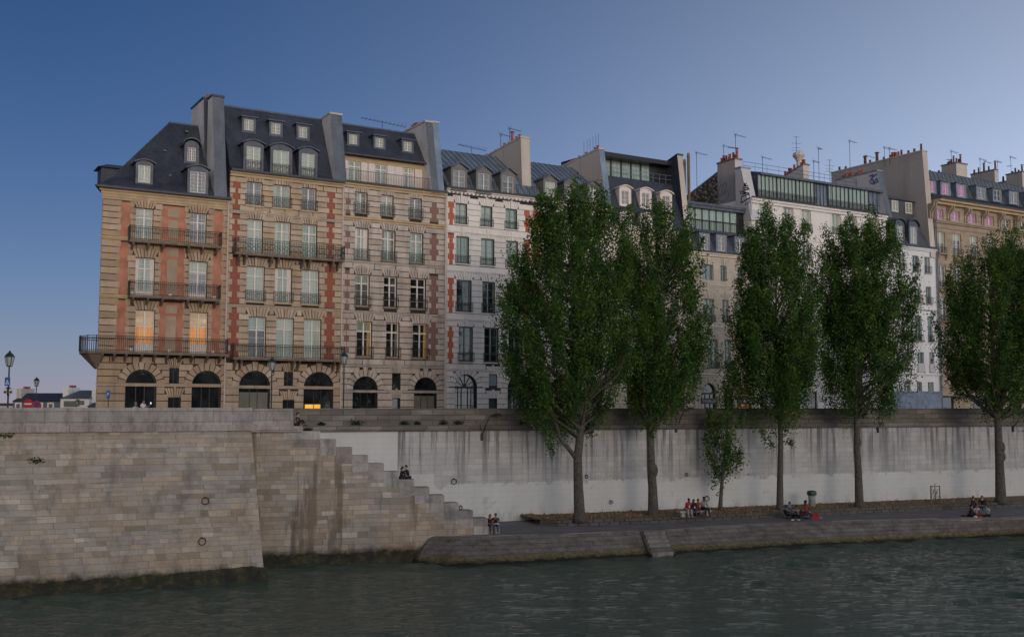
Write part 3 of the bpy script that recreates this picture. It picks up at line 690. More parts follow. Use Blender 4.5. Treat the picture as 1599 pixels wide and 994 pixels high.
for q in w5 + w3: m = MB(); sill(m, q); m.build('sill', M['ochre'], b.root)
zc = zi
arch_window(b.root, a1[0], pale_band=(.5, 2.4, 'g_beige')); arch_window(b.root, a1[1], pane='g_dark', upper=None) if False else arch_window(b.root, a1[1])  # pale strip low in the left arch stands in for a reflection
q = a1[1]; m = MB(); m.box(q[0] + .25, q[0] + 1.6, .24, .26, .75, 1.42); m.build('lit_counter', M['e_amber'], b.root)['label'] = 'small amber light glowing low in the right arch'
for q, nm in ((sm[0], 'window'), (sm2[0], 'service_door')):
    f = MB(); f.box(q[0], q[0] + .05, .2, .27, q[2], q[3]); f.box(q[1] - .05, q[1], .2, .27, q[2], q[3]); f.box(q[0] + .05, q[1] - .05, .2, .27, q[3] - .06, q[3]); f.box((q[0] + q[1]) / 2 - .02, (q[0] + q[1]) / 2 + .02, .2, .26, q[2], q[3] - .06)
    o = f.build(nm, M['black_paint'], b.root); p = MB(); p.quad((q[0], .25, q[2]), (q[1], .25, q[2]), (q[1], .25, q[3]), (q[0], .25, q[3])); p.build('pane', M['g_dark'], o)
u0, u1 = su(362.5), b.w - .15
balcony(b.root, [(u0, 0), (u0, -1.0), (u1, -1.0), (u1, 0)], w4[0][2], 1.15, scroll=True, mat='iron_green', brackets=[(u0 + (u1 - u0) * t, .9, .75) for t in (.04, .1, .33, .39, .62, .68, .9, .96)])
balcony(b.root, [(u0, 0), (u0, -1.0), (u1 + .1, -1.0), (u1 + .1, 0)], w2[0][2], 1.1, brackets=[(u0 + (u1 - u0) * t, .85, .8) for t in (.03, .08, .55, .6, .93, .98)])
b.pipe(b.w - .02, ztop - .6)
R_ = b.L(440, 178.5, 3.0); prof = [(-.42, ztop + .02), (.12, ztop + .45), (3.0, R_[1])]
o = mansard(b, prof, 'slate', x0=0.0, x1=b.w)
m = MB(); m.tube([(0, 3.0, R_[1]), (b.w, 3.0, R_[1])], .1, 6); m.build('ridge_cap', M['lead'], o)
m = MB(); m.box(0, b.w, -.58, -.43, ztop - .05, ztop + .12); m.build('gutter', M['gutter'], b.root)
rf = Roof(prof)
for q in ((385, 406.6, 229, 265), (426.7, 451.5, 235, 271), (471, 491, 240, 276)): dormer(b, rf, q, pane='g_bright', muntin=(1, 3), surround=.26, rail=True, mat='lead')
for q in ((381.5, 396, 186.5, 203.5), (424, 438, 192.5, 209), (466.5, 480, 198, 215)): dormer(b, rf, q, style='flat', pane='g_pale', muntin=(2, 3), surround=.2)
for q in ((390, 214), (434, 219), (475, 224.5)): pass
# party-wall stacks
chimney(b, 331.5, 349.5, 150, 325, yt=1.1, yfb=-.55, zfb=B1.L(345, 309)[1] - .2, mats=('clad_light', 'slate_clad'), cap='gutter', label='tall slate-clad chimney wall at the left party wall')
chimney(b, 318, 335.5, 154, 299.5, yt=3.1, yfb=2.2, zfb=ztop, mats=('clad_light', 'slate'), cap='gutter', pots=[(.15, .4, .13, 'pot')])
B2 = b

# ================================================================== BUILDING 3
b = B('shuttered_townhouse', 'grey-tan rusticated townhouse with brown brick strips and a white shuttered attic terrace', 533.3, 695, y0=450, y1=450)
w5 = b.row([(553.6, 573.4, 300.5, 332), (595, 614, 305, 337), (639, 658, 310, 341.5)])
w4 = b.row([(554, 575, 356, 404), (596, 617, 360, 407.5), (640, 660.5, 364.7, 411)])
w3 = b.row([(554.3, 576.7, 429, 478), (599, 619.5, 431.5, 480.5), (640.6, 664.8, 434.7, 483)])
w2 = b.row([(556.6, 580.5, 502, 557), (602.6, 623.3, 503.6, 558), (644, 668.5, 505.7, 560.5)])
a1 = b.row([(550.3, 589.3, 587, 637), (646, 681.6, 589, 637)], z0=0.0)
sm = b.row([(611.7, 625, 582.4, 610)]); sm2 = b.row([(611.7, 624.5, 621.4, 637)], z0=0.0)
b.rects = w5 + w4 + w3 + w2 + sm + sm2; b.arches = a1
ztop = b.L(610, 292.5)[1]; zi = b.L(600, 611)[1]; z5 = b.L(610, 347)[1]; z3 = b.L(610, 489.5)[1]; z2 = b.L(610, 572)[1]; z4 = b.L(610, 412)[1]
L0, L1, R0_, R1_ = su(532) - .0, su(545.5), su(670), su(684)
L0 = max(.25, b.L(534, 400)[0]); L1 = b.L(546, 400)[0]; R0_ = b.L(670, 400)[0]; R1_ = b.L(684, 400)[0]
b.strips = [[x0, x1, z0, z1] for (z0, z1) in ((z5 + .4, ztop - .75), (z4 + .45, z5 - .75), (z3 + .2, z4 - .8), (z2 + .5, z3 - .5)) for x0, x1 in ((L0, L1), (R0_, R1_))]
b.shell('mortar', ztop, 10)
for (x0, x1, z0, z1) in b.strips: pieces('brick_panel', 'brick_brown', b.root, (x0 - .2, x1 + .2, -.03, .0, z0, z1))
m = MB()
for z0, z1 in ((0, zi - .12), (zi + .1, z2 - .12), (z2 + .12, z3 - .12), (z3 + .12, z4 - .1), (z4 + .1, z5 - .18), (z5 + .2, ztop - .45)):
    course_blocks(m, 0, b.w, z0, z1, [q for q in b.rects if q[2] < z1 and q[3] > z0 - .8], a1 if z0 < 4 else [], b.strips, ch=.50 if z0 > 4 else .56, alt=.2, L=2.2)
fans(m, w5 + w4 + w3 + w2 + sm + sm2, a1)
m.build('stonework', M['stone_grey'], b.root)
b.band(ztop - .42, ztop, .28, 'ochre'); b.band(z5 - .17, z5 + .18, .26, 'ochre', 'string_course'); b.band(z3 - .11, z3 + .11, .16, 'stone_grey', 'string_course'); b.band(z2 - .11, z2 + .11, .18, 'stone_grey', 'string_course'); b.band(zi - .1, zi + .1, .1, 'stone_grey', 'string_course'); b.band(z4 - .09, z4 + .09, .1, 'stone_grey', 'string_course')
for q in w5 + w4 + w3 + w2: m = MB(); sill(m, q); m.build('sill', M['concrete'], b.root)
for i, q in enumerate(w5): window(b.root, q, pane='g_pale' if i < 2 else 'g_mid', muntin=(1, 4), transom=0); guard(b.root, q, mat='iron')
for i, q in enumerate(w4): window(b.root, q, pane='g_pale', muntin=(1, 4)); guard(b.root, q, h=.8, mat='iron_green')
for i, q in enumerate(w3): window(b.root, q, pane='g_mid' if i == 0 else 'g_dark', muntin=(1, 4), upper='g_pale' if i == 0 else None, fw=.09); guard(b.root, q, style='bars')
for i, q in enumerate(w2):
    window(b.root, q, pane='g_dark', muntin=(1, 4), upper='g_pale' if i == 0 else None, fw=.09); guard(b.root, q, style='bars')
    # gathered curtain lit from inside, at the right of each window
    m_ = MB(); x = q[1] - .12; wd = .30 if i != 1 else .25; m_.quad((x - wd, .262, q[2] + .1), (x, .262, q[2] + .1), (x, .262, q[3] - .1), (x - wd * .7, .262, q[3] - .1))
    m_.build('curtain', M['e_gold' if i != 1 else 'g_beige'], b.root)
for q in a1: arch_window(b.root, q, pale_band=(.5, 2.2, 'g_beige') if q is a1[1] else None)
for q, nm in ((sm[0], 'window'), (sm2[0], 'service_door')):
    f = MB(); f.box(q[0], q[0] + .05, .2, .27, q[2], q[3]); f.box(q[1] - .05, q[1], .2, .27, q[2], q[3]); f.box(q[0] + .05, q[1] - .05, .2, .27, q[3] - .06, q[3])
    o = f.build(nm, M['black_paint'], b.root); p = MB(); p.quad((q[0], .25, q[2]), (q[1], .25, q[2]), (q[1], .25, q[3]), (q[0], .25, q[3])); p.build('pane', M['g_dark'], o)
b.pipe(b.w - .05, ztop - .6, 'pipe_white')
# recessed attic storey with shutters and terrace rail
yo = 1.3
at = b.row([(544, 563, 252, 285), (585.7, 604, 257, 291), (629, 647, 262.6, 296)], yo=yo, z0=ztop + .12)
zat = b.L(610, 250.5, yo)[1]
m = MB()
m.box(0, b.w, -.05, yo, ztop, ztop + .1); m.build('terrace', M['zinc_dark'], b.root)
m = MB(); cells = sorted([0, b.w] + [a for q in at for a in q[:2]])
for i in range(0, len(cells) - 1, 2): m.box(cells[i], cells[i + 1], yo, yo + .3, ztop + .1, zat)
for q in at: m.box(q[0], q[1], yo, yo + .3, q[3], zat); 
m.box(0, b.w, yo + .31, 9.5, ztop + .1, zat)
m.build('attic_wall', M['ochre'], b.root)
for q in at:
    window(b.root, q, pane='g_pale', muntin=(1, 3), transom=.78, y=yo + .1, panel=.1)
for q in at:
    for s_ in (-1, 1):
        m = MB()
        a = q[0] - .78 if s_ < 0 else q[1] + .03; a = max(a, .05)
        m.box(a, a + .72, yo - .06, yo - .01, q[2] + .02, q[3] - .02)
        for j in range(12): z = q[2] + .15 + j * .16; m.box(a + .08, a + .64, yo - .085, yo - .061, z, z + .06)
        m.build('shutter', M['shutter'], b.root)
R_ = b.L(600, 203, 3.2); prof = [(.75, zat), (1.0, zat + .25), (3.2, R_[1])]
poly = prof + [(9.0, R_[1]), (10.0, zat)]
m = MB(); m.prism_yz(poly, 0, b.w); o = m.build('roof', M['slate'], b.root)
m = MB(); m.box(0, b.w, .62, .78, zat - .06, zat + .08); m.box(0, b.w, -.45, -.28, ztop - .02, ztop + .14); m.build('gutter', M['gutter'], b.root)
m = MB(); m.tube([(0, 3.2, R_[1]), (b.w, 3.2, R_[1])], .1, 6); m.build('ridge_cap', M['lead'], o)
rf = Roof(prof)
for q in ((545.5, 558, 210, 225), (586.5, 599, 215.5, 230), (630.5, 643, 221.5, 236)): dormer(b, rf, q, style='flat', pane='g_pale', muntin=(2, 3), surround=.2)
m = MB(); z0 = ztop + .1
for z in (z0 + .1, z0 + 1.05): m.tube([(.1, -.1, z), (b.w, -.1, z)], .022, 4)
n = int(b.w / .16)
for i in range(n + 1): x = .1 + (b.w - .1) * i / n; m.box(x - .012, x + .012, -.112, -.088, z0, z0 + 1.05)
m.build('terrace_railing', M['iron'], b.root)
chimney(b, 515.5, 533.5, 178, 503, yt=.9, yfb=-.5, zfb=ztop - .1, mats=('clad_light', 'slate_clad'), cap='plaster_gable', label='slate-clad chimney wall at the left party wall')
chimney(b, 664, 675, 190.5, 632, yt=1.0, yfb=-.45, zfb=ztop - .1, mats=('clad_light', 'slate_clad'), cap='plaster_gable', pots=[(.55, .4, .14, 'pot'), (.62, .4, .14, 'pot'), (.7, .45, .14, 'pot'), (.78, .35, .13, 'pot')], label='chimney wall at the right party wall with low terracotta pots')
chimney(b, 675.2, 684, 191.5, 668, yt=1.0, yfb=-.42, zfb=ztop - .1, mats=('zinc_dark', 'zinc'), cap='plaster_gable')
B3 = b

# ================================================================== BUILDING 4 and 5: white stone with orange-red brick strips and zinc mansard
def white_house(name, label, x0, x1, bays, bricks, dorms, dormpane, idx):
    global b
    b = B(name, label, x0, x1, y0=450, y1=450)
    P5, P4, P3, P2, AR, SM = bays
    w5, w4, w3, w2 = b.row(P5), b.row(P4), b.row(P3), b.row(P2); a1 = b.row(AR, z0=0.0); sm = b.row(SM)
    sm2 = [[q[0], q[1], 0.0, 2.0] for q in sm]
    b.rects = w5 + w4 + w3 + w2 + sm + sm2; b.arches = a1
    b.strips = [[u0, u1, c[2] - .1, c[3] + .15] for c in (w5[0], w4[0], w3[0], w2[0]) for (u0, u1) in [(b.L(q[0], 400)[0], b.L(q[1], 400)[0]) for q in bricks]]
    zt = white_house.z if idx else b.L(780, 303.5)[1]; white_house.z = zt
    b.shell('mortar', zt, 10)
    for (a, c, z0, z1) in b.strips: pieces('brick_panel', 'brick_orange', b.root, (a - (.15 if idx == 0 else 0.1), c + .12, -.035, 0, z0, z1))
    zz = [0, w2[0][2] - .75, w3[0][2] - .75, w4[0][2] - .75, w5[0][2] - .75, zt - .6]
    m = MB()
    for i in range(5):
        z0, z1 = zz[i] + (.1 if i else 0), zz[i + 1] - .1
        course_blocks(m, 0, b.w, z0, z1, [q for q in b.rects if q[2] < z1 and q[3] > z0 - .8], a1 if i == 0 else [], b.strips, ch=.5, alt=.13, L=9, gap=.04, y=-.05)
    fans(m, w5 + w4 + w3 + w2, a1, y=-.07, gap=.035); fans(m, sm + sm2, [], y=-.07, gap=.035); m.build('stonework', M['stone_white'], b.root)
    for z in zz[1:5]: b.band(z - .1, z + .1, .14, 'stone_white', 'string_course')
    b.band(zt - .3, zt, .42, 'stone_white', dent=.42)
    for q in w5 + w4 + w3 + w2: m = MB(); sill(m, q, .16, .1); m.build('sill', M['stone_white'], b.root)
    for i, q in enumerate(w5): window(b.root, q, 'teal_paint', 'g_pale', (1, 3), 0); guard(b.root, q, .7, style='bars', y=-.1)
    for i, q in enumerate(w4): window(b.root, q, 'teal_paint', 'g_pale', (2, 6) if i == 0 else (1, 4), 0); guard(b.root, q, .7, style='bars', y=-.1)
    for q in w3 + w2: window(b.root, q, 'teal_paint', 'g_dark', (1, 4), 0, fw=.09); guard(b.root, q, .8, style='bars', y=-.1)
    for q in a1: arch_window(b.root, q, 'g_dark', 'green_paint', fanbars=6, name='arched_door')
    for q in sm: 
        m = MB(); m.quad((q[0], .1, q[2]), (q[1], .1, q[2]), (q[1], .1, q[3]), (q[0], .1, q[3])); m.build('window', M['teal_paint'], b.root)
    for q in sm2: m = MB(); m.quad((q[0], .2, q[2]), (q[1], .2, q[2]), (q[1], .2, q[3]), (q[0], .2, q[3])); m.build('service_door', M['green_paint'], b.root)
    if idx == 0:
        kz = b.L(690, 262, 1.35)[1]; rz = b.L(720, 237.5, 5.5)[1]; white_house.k = (kz, rz)
    kz, rz = white_house.k
    prof = [(-.35, zt + .02), (1.35, kz), (5.5, rz)]
    o = mansard(b, prof, 'zinc', seams=.62, seammat='zinc_dark')
    m = MB(); m.box(0, b.w, -.58, -.4, zt - .02, zt + .12); m.build('gutter', M['gutter'], b.root)
    rf = Roof(prof)
    for q in dorms: dormer(b, rf, q, style='gable', mat='dormer_grey', pane=dormpane, muntin=(1, 3) if idx == 0 else (1, 4), surround=.22, capmat='zinc_dark')
    m = MB()
    for z in (zt + .2, zt + 1.05): m.tube([(0, -.3, z), (b.w, -.3, z)], .02, 4)
    n = int(b.w / .2)
    for i in range(n + 1): x = b.w * i / n; m.box(x - .01, x + .01, -.31, -.29, zt + .1, zt + 1.05)
    m.build('eaves_railing', M['iron'], b.root)
    return b
b4 = white_house('pale_townhouse', 'pale stone townhouse left of the first poplar with orange brick strip and zinc roof', 695, 827,
    ([(711, 729, 318, 350.7), (750.6, 768.5, 321.8, 354), (789, 807, 326.6, 358.5)], [(711.8, 732, 369.6, 411.5), (751, 771.6, 372.5, 415), (790, 808.5, 377, 418)],
     [(712.6, 736, 437.7, 486.8), (753, 772.5, 439.5, 489), (791, 811, 443, 492)], [(716, 738, 509, 563.5), (756, 778, 512, 566), (794, 815, 514, 568)],
     [(710, 744.5, 583, 637), (792.3, 826, 587, 637)], [(763, 776, 584, 602)]), [(699, 708.5), (818, 828)],
    [(708, 726, 266, 294), (746.8, 764.5, 271, 299), (785, 802, 275, 302)], 'g_mid', 0)
b4.pipe(.05, white_house.z - .6, 'pipe_white')
chimney(b4, 813, 827, 215, 752, yt=.9, yfb=.6, zfb=white_house.k[0] - 1.0, back_drop=.6, pots=[(.12, .5, .14, 'pot'), (.2, .45, .14, 'pot'), (.3, 1.0, .14, 'pot'), (.4, .35, .14, 'pot'), (.52, .55, .13, 'pot'), (.72, .35, .13, 'pot'), (.96, .4, .14, 'pot')], cap='plaster_gable', label='pale plastered chimney wall with mixed terracotta pots')
dd = lambda x, q: (x, x + q)
b5 = white_house('poplar_screened_townhouse', 'pale stone townhouse mostly hidden behind the first poplar, white framed dormers in its zinc roof', 827, 955,
    ([(840 + 34 * i, 856 + 34 * i, 330 + 3.5 * i, 361 + 3 * i) for i in (.6, 1.5, 2.4)], [(840 + 34 * i, 857 + 34 * i, 380 + 3 * i, 420 + 2.5 * i) for i in (.6, 1.5, 2.4)],
     [(840 + 34 * i, 858 + 34 * i, 446 + 2.5 * i, 494 + 2 * i) for i in (.6, 1.5, 2.4)], [(841 + 34 * i, 859 + 34 * i, 516 + 1.5 * i, 569 + i) for i in (.6, 1.5, 2.4)],
     [(858, 889, 589, 637), (910, 940, 591, 637)], [(896, 905, 588, 604)]), [(831, 844)],
    [(851.5, 867, 284, 310), (884, 898, 288.5, 314.5), (920, 933, 293, 318)], 'g_bright', 1)
chimney(b5, 935, 943.5, 233, 879, yt=.9, yfb=-.35, zfb=white_house.z, back_drop=.5, mats=('plaster_gable', 'zinc'), pots=[(.08, .4, .14, 'pot'), (.16, .35, .14, 'pot'), (.4, .3, .13, 'pot'), (.62, .35, .14, 'pot'), (.85, .3, .13, 'pot')], cap='plaster_gable', label='pale plastered chimney wall with a pale blue zinc front')
for t in (.02, .18, .35, .52, .68, .85):
    u, z = b5.L(935 - 56 * t, 233 + 24 * t, 1.0 + 9 * t); m = MB(); m.tube([(u, 1 + 5.5 * t, z), (u, 1 + 5.5 * t, z + 1.6)], .025, 4); m.build('lightning_rod', M['steel'], b5.root)

# ================================================================== BUILDING 6: dark slate house with glazed loft
b = B('loft_townhouse', 'cream townhouse with white arched dormers and glazed loft under a black roof', 955, 1074, y0=450, y1=450)
ztop = b.L(1010, 356)[1]
rows = []
for k, (yt, yb) in enumerate(((366, 398), (420, 460), (478, 518), (536, 574))):
    rows.append(b.row([(972, 985, yt, yb), (1004, 1017, yt + 1.5, yb + 1), (1036, 1049, yt + 3, yb + 2)]))
a1 = b.row([(979, 1004, 589, 637), (1046, 1070, 592, 637)], z0=0.0)
b.rects = sum(rows, []) + [[b.L(1020, 600)[0], b.L(1028, 600)[0], 0, 2.6]]; b.arches = a1
b.shell('cream', ztop, 10)
for rw in rows:
    for q in rw: window(b.root, q, pane='g_mid', muntin=(1, 4)); guard(b.root, q, .8, style='bars')
for q in a1: arch_window(b.root, q, 'g_mid', 'red_wood', fanbars=4, name='arched_door')
b.band(ztop - .35, ztop, .3, 'cream'); b.band(a1[0][3] + .6, a1[0][3] + .85, .2, 'cream', 'string_course')
b.pipe(.1, ztop - .5)
k1 = b.L(1000, 281, 1.9)[1]
prof = [(-.3, ztop + .02), (1.9, k1)]
m = MB(); m.prism_yz([(-.3, ztop + .02), (1.9, k1), (9, k1), (10, ztop)], 0, b.w); ro = m.build('roof', M['slate'], b.root)
rf = Roof(prof)
for q in ((971, 982, 298, 319), (1003, 1014, 301.5, 323), (1034.6, 1046, 306, 327)): dormer(b, rf, q, style='arch', mat='shutter', pane='g_mid', muntin=(2, 3), surround=.3, capmat='white_paint')
for q in ((972, 983, 339, 354), (1004, 1015, 341, 356.5), (1036, 1047, 345, 359)): dormer(b, rf, q, style='arch', mat='shutter', pane='g_mid', muntin=(2, 2), surround=.3, capmat='white_paint')
zl = b.L(1000, 258, 2.9)[1]; zr_ = b.L(1000, 246, 1.9)[1]
m = MB(); m.prism_yz([(1.7, zl + .1), (1.6, zr_), (9, zr_ + .3), (9, zl + .1)], 0, b.w); m.build('loft_roof', M['black_paint'], b.root)
m = MB(); xs = [b.w * t for t in (0.0, .1, .225, .36, .49, .62, .75)]
for x in xs: m.box(x - .07 + .07 * (x == 0), x + .07, 2.9, 3.1, k1, zl + .1)
m.box(0, b.w * .75, 2.92, 3.08, k1, k1 + .12); o = m.build('loft_window', M['black_paint'], b.root)
p = MB(); p.quad((0, 3.02, k1), (b.w * .75, 3.02, k1), (b.w * .75, 3.02, zl + .1), (0, 3.02, zl + .1)); p.build('pane', M['g_pale'], o)
m = MB(); m.box(b.w * .75 + .08, b.w, 2.9, 6, k1 + .01, zl + .09); m.build('loft_wall', M['black_paint'], b.root)
m = MB()
for z in (k1 + .45, k1 + .9): m.tube([(.1, 1.95, z), (b.w - .3, 1.95, z)], .025, 4)
for i in range(12): x = .1 + (b.w - .4) * i / 11; m.tube([(x, 1.95, k1), (x, 1.95, k1 + .9)], .02, 4)
m.build('loft_railing', M['zinc'], b.root)
chimney(b, 1057.5, 1065.5, 242, 1034, yt=.9, yfb=-.35, zfb=ztop - 1, back_drop=.7, mats=('slate', 'plaster_gable'), cap='gutter', label='tall party wall with a pale plastered front')
B6 = b

# ================================================================== BUILDING 7: low cream house with veranda
b = B('veranda_townhouse', 'lower cream townhouse with a black framed glass veranda above three grey blue dormers', 1074, 1173, y0=450, y1=450)
ztop = b.L(1120, 395.5)[1]
w5 = b.row([(1096.8, 1114, 412.6, 438.3), (1124.8, 1134.5, 415, 438.7), (1151, 1163, 418, 441)]); w4 = b.row([(1098, 1115, 466.4, 502), (1128, 1137.6, 468.5, 504), (1153, 1166, 470, 506)])
w3 = b.row([(1106, 1121, 529.4, 575), (1131, 1141, 531, 576), (1157, 1170, 532, 577)]); a1 = b.row([(1095.5, 1118.7, 598.5, 637), (1161.5, 1187, 599, 637)], z0=0.0)
a1[1][0] = a1[0][1] + 3.6; a1[1][1] = a1[1][0] + (a1[0][1] - a1[0][0])
mq = [[a1[0][1] + 1.1, a1[0][1] + 2.4, 0, 3.2]]
if a1[1][1] > b.w - .2: a1[1][1] = b.w - .25; a1[1][0] = a1[1][1] - (a1[0][1] - a1[0][0])
b.rects = w5 + w4 + w3 + mq; b.arches = a1
b.shell('cream', ztop, 10)
for q in w5 + w4 + w3: window(b.root, q, 'teal_paint', 'g_bright' if q[3] - q[2] > 3 else 'g_mid', (1, 3), 0, fw=.06); 
for q in w4 + w3: guard(b.root, q, .7)
m = MB(); zz7 = [0, w3[0][2] - .6, w4[0][2] - .4, w5[0][2] - .5, ztop - .42]
for i in range(4): course_blocks(m, 0, b.w, zz7[i] + .1, zz7[i + 1] - .1, [q for q in b.rects if q[2] < zz7[i + 1] and q[3] > zz7[i] - .8], a1 if i == 0 else [], [], ch=.42, L=9, gap=.04, y=-.04)
fans(m, w5 + w4 + w3, a1, y=-.06, gap=.035); fans(m, mq, [], y=-.06, gap=.035); m.build('stonework', blocks_mat('cream_blocks', [(.56, .50, .41), (.62, .56, .47), (.58, .52, .42)], .3), b.root)
b.band(ztop - .4, ztop, .4, 'cream')
for z in (w5[0][2] - .6, w4[0][2] - .5, w3[0][2] - .7): b.band(z - .12, z + .12, .2, 'cream', 'string_course')
arch_window(b.root, a1[0], 'g_dark', 'black_paint', label='dark arched shop window'); arch_window(b.root, a1[1], 'e_dim', 'black_paint', fanbars=4, label='arched shop window lit dim orange')
for q, txt in ((a1[0], 'TAURANT'), (a1[1], 'JAPANESE')):
    m = MB(); m.box(q[0] - .1, q[1] + .1, -.16, -.04, 1.55, 2.15); o = m.build('shop_sign', M['black_paint'], b.root)
    cu = bpy.data.curves.new('t', 'FONT'); cu.body = txt; cu.size = .48; cu.extrude = .012; cu.align_x = 'CENTER'
    to = bpy.data.objects.new('t', cu); COL.objects.link(to); bpy.context.view_layer.update()
    me = bpy.data.meshes.new_from_object(to.evaluated_get(bpy.context.evaluated_depsgraph_get())); bpy.data.objects.remove(to)
    lo = bpy.data.objects.new('lettering', me); me.materials.clear(); me.materials.append(M['plaster_light']); COL.objects.link(lo); lo.parent = o
    lo.location = ((q[0] + q[1]) / 2, -.18, 1.68); lo.rotation_euler = (R(90), 0, 0)
k1 = b.L(1120, 362, .9)[1]
m = MB(); m.prism_yz([(-.35, ztop + .02), (.9, k1), (9, k1), (10, ztop)], 0, b.w); m.build('roof', M['slate_grey'], b.root)
rf = Roof([(-.35, ztop), (.9, k1)])
for q in ((1094.8, 1105.8, 366, 389.6), (1121, 1132, 368.5, 391.5), (1150, 1160.7, 372, 395)): dormer(b, rf, q, style='flat', mat='zinc_blue', pane='g_mid', muntin=(1, 3), surround=.25, capmat='slate')
m = MB(); m.box(0, b.w, -.52, -.36, ztop - .02, ztop + .14); m.build('gutter', M['gutter'], b.root)
zv = b.L(1120, 324.5, .9)[1]; m = MB(); n = 9
for i in range(n + 1): x = b.w * i / n; m.box(max(0, x - .05), min(b.w, x + .05), .95, 1.08, k1, zv)
m.box(0, b.w, .96, 1.07, k1, k1 + .12); zm = k1 + (zv - k1) * .42; m.box(0, b.w, .96, 1.07, zm - .04, zm + .04); o = m.build('veranda', M['black_paint'], b.root)
p = MB(); p.quad((0, 1.03, k1), (b.w * .9, 1.03, k1), (b.w * .9, 1.03, zv), (0, 1.03, zv)); p.mi = 1; p.quad((b.w * .9, 1.03, k1), (b.w, 1.03, k1), (b.w, 1.03, zv), (b.w * .9, 1.03, zv)); p.build('pane', [M['g_pale'], M['g_dark']], o)
m = MB(); m.box(-.1, b.w, .5, 6, zv + .001, zv + .28); m.box(-.1, b.w, .62, .95, zv - .3, zv); m.build('veranda_roof', M['lead'], b.root)
m = MB()
for i in range(34): x = b.w * (.1 + .8 * i / 33); m.box(x - .012, x + .012, .8, .83, k1 + .1, k1 + 1.1)
m.box(b.w * .1, b.w * .9, .79, .84, k1 + 1.08, k1 + 1.13); m.build('veranda_railing', M['iron'], b.root)
for px, pt, nm in ((1075, 246, 'flue'), (1069, 256, 'flue')):
    u, z = b.L(px, pt, 3.0); m = MB(); m.tube([(max(.2, u), 3, zv), (max(.2, u), 3, z)], .16, 8); m.tube([(max(.2, u), 3, z), (max(.2, u), 3, z + .5)], [.2, .12], 8); m.build(nm, M['concrete'], b.root)
B7 = b

# ================================================================== BUILDING 8: white house with artist studios
b = B('studio_townhouse', 'tall wide white townhouse topped by two long glazed studios', 1173, 1386, y0=450, y1=450)
ztop = b.L(1300, 326)[1]
t5 = [(1186, 1206, 321, 352), (1223, 1239, 325, 357), (1251.6, 1266, 328.4, 363), (1298.8, 1313, 333.5, 367), (1325, 1338, 337, 370), (1355, 1372, 341, 373)]
rows = [b.row(t5)]
H = rows[0][0][3] - rows[0][0][2]; zz = rows[0][0][2]
for k, (dz, h) in enumerate(((3.9, 2.6), (7.9, 2.8), (12.0, 2.9), (16.0, 2.6))): rows.append([[q[0], q[1], zz - dz, zz - dz + h] for q in rows[0]])
gr = [[q[0] - .4, q[1] + .4, 0, 3.0] for q in rows[0][::2]]
b.rects = sum(rows, []) + gr
b.shell('white_wall', ztop, 12)
for i, rw in enumerate(rows):
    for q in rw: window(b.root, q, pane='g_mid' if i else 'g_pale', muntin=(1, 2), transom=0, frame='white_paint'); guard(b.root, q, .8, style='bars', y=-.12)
for q in gr: f = MB(); f.box(q[0], q[1], .2, .3, q[2], q[3]); f.build('shop_front', M['g_dark'], b.root)
for q in sum(rows, []):
    m = MB()
    for k in range(int((q[3] - q[2]) / .45)):
        e = .28 if k % 2 else .16
        for x0, x1 in ((q[0] - e, q[0] - .01), (q[1] + .01, q[1] + e)): m.box(x0, x1, -.045, 0, q[2] + k * .45 + .01, q[2] + k * .45 + .44)
    m.box(q[0] - .2, q[1] + .2, -.06, 0, q[3] + .01, q[3] + .2)
    m.build('window_surround', M['white_wall'], b.root)
b.band(ztop - .55, ztop, .4, 'white_wall'); b.band(3.6, 3.9, .2, 'white_wall', 'string_course')
for dz in (3.9 - 2.9, 7.9 - 3.2): b.band(zz - .55 - dz + .4, zz - .4 - dz + .4, .12, 'white_wall', 'string_course')
b.pipe(.1, ztop - .6, 'plaster_light')
g8 = max(b.L(1147.5, 248.5, 3.4)[0], b.L(1157, 262, 1.2)[0]) + .75; 
ya = .55; zl0 = b.L(1250, 317.5, ya)[1]; zl1 = b.L(1250, 283, ya)[1]; zrf = b.L(1250, 275, ya)[1]
m = MB(); m.prism_yz([(-.3, ztop + .02), (ya, zl0), (ya + .1, zl1), (9, zl1), (11, ztop)], g8, b.w); m.build('roof', M['zinc_blue'], b.root)
m = MB(); m.prism_yz([(ya - .45, zl1), (ya - .45, zl1 + .25), (5, zrf + .8), (11, zl1 + .2), (11, zl1)], g8, b.w); ro = m.build('studio_roof', M['lead'], b.root)
m = MB(); m.box(0, b.w, -.5, -.32, ztop - .03, ztop + .13); m.build('gutter', M['gutter'], b.root)
for (xa, xb, maj) in ((1182, 1270.5, 3), (1292, 1355, 2)):
    ua, ub = b.L(xa, 300, ya)[0], b.L(xb, 300, ya)[0]; m = MB(); n = maj * 5
    for i in range(n + 1): x = ua + (ub - ua) * i / n; t = .07 if i % 5 == 0 else .022; m.box(x - t, x + t, ya - .16, ya - .02, zl0 + .1, zl1)
    m.box(ua, ub, ya - .15, ya - .03, zl0 + .1, zl0 + .2); o = m.build('studio_window', M['black_paint'], b.root)
    p = MB(); p.quad((ua, ya - .06, zl0 + .1), (ub, ya - .06, zl0 + .1), (ub, ya - .06, zl1), (ua, ya - .06, zl1)); p.build('pane', M['g_pale'], o)
    guard(b.root, [ua, ub, zl0 + .05, zl1], .75, y=.2, ext=.05)
for x in [b.w * t for t in np.linspace(.5, .6, 5)] + [b.w * t for t in np.linspace(.9, .997, 4)]: pieces('seam', 'zinc_dark', b.root, (x - .02, x + .02, ya - .1, ya, zl0, zl1))
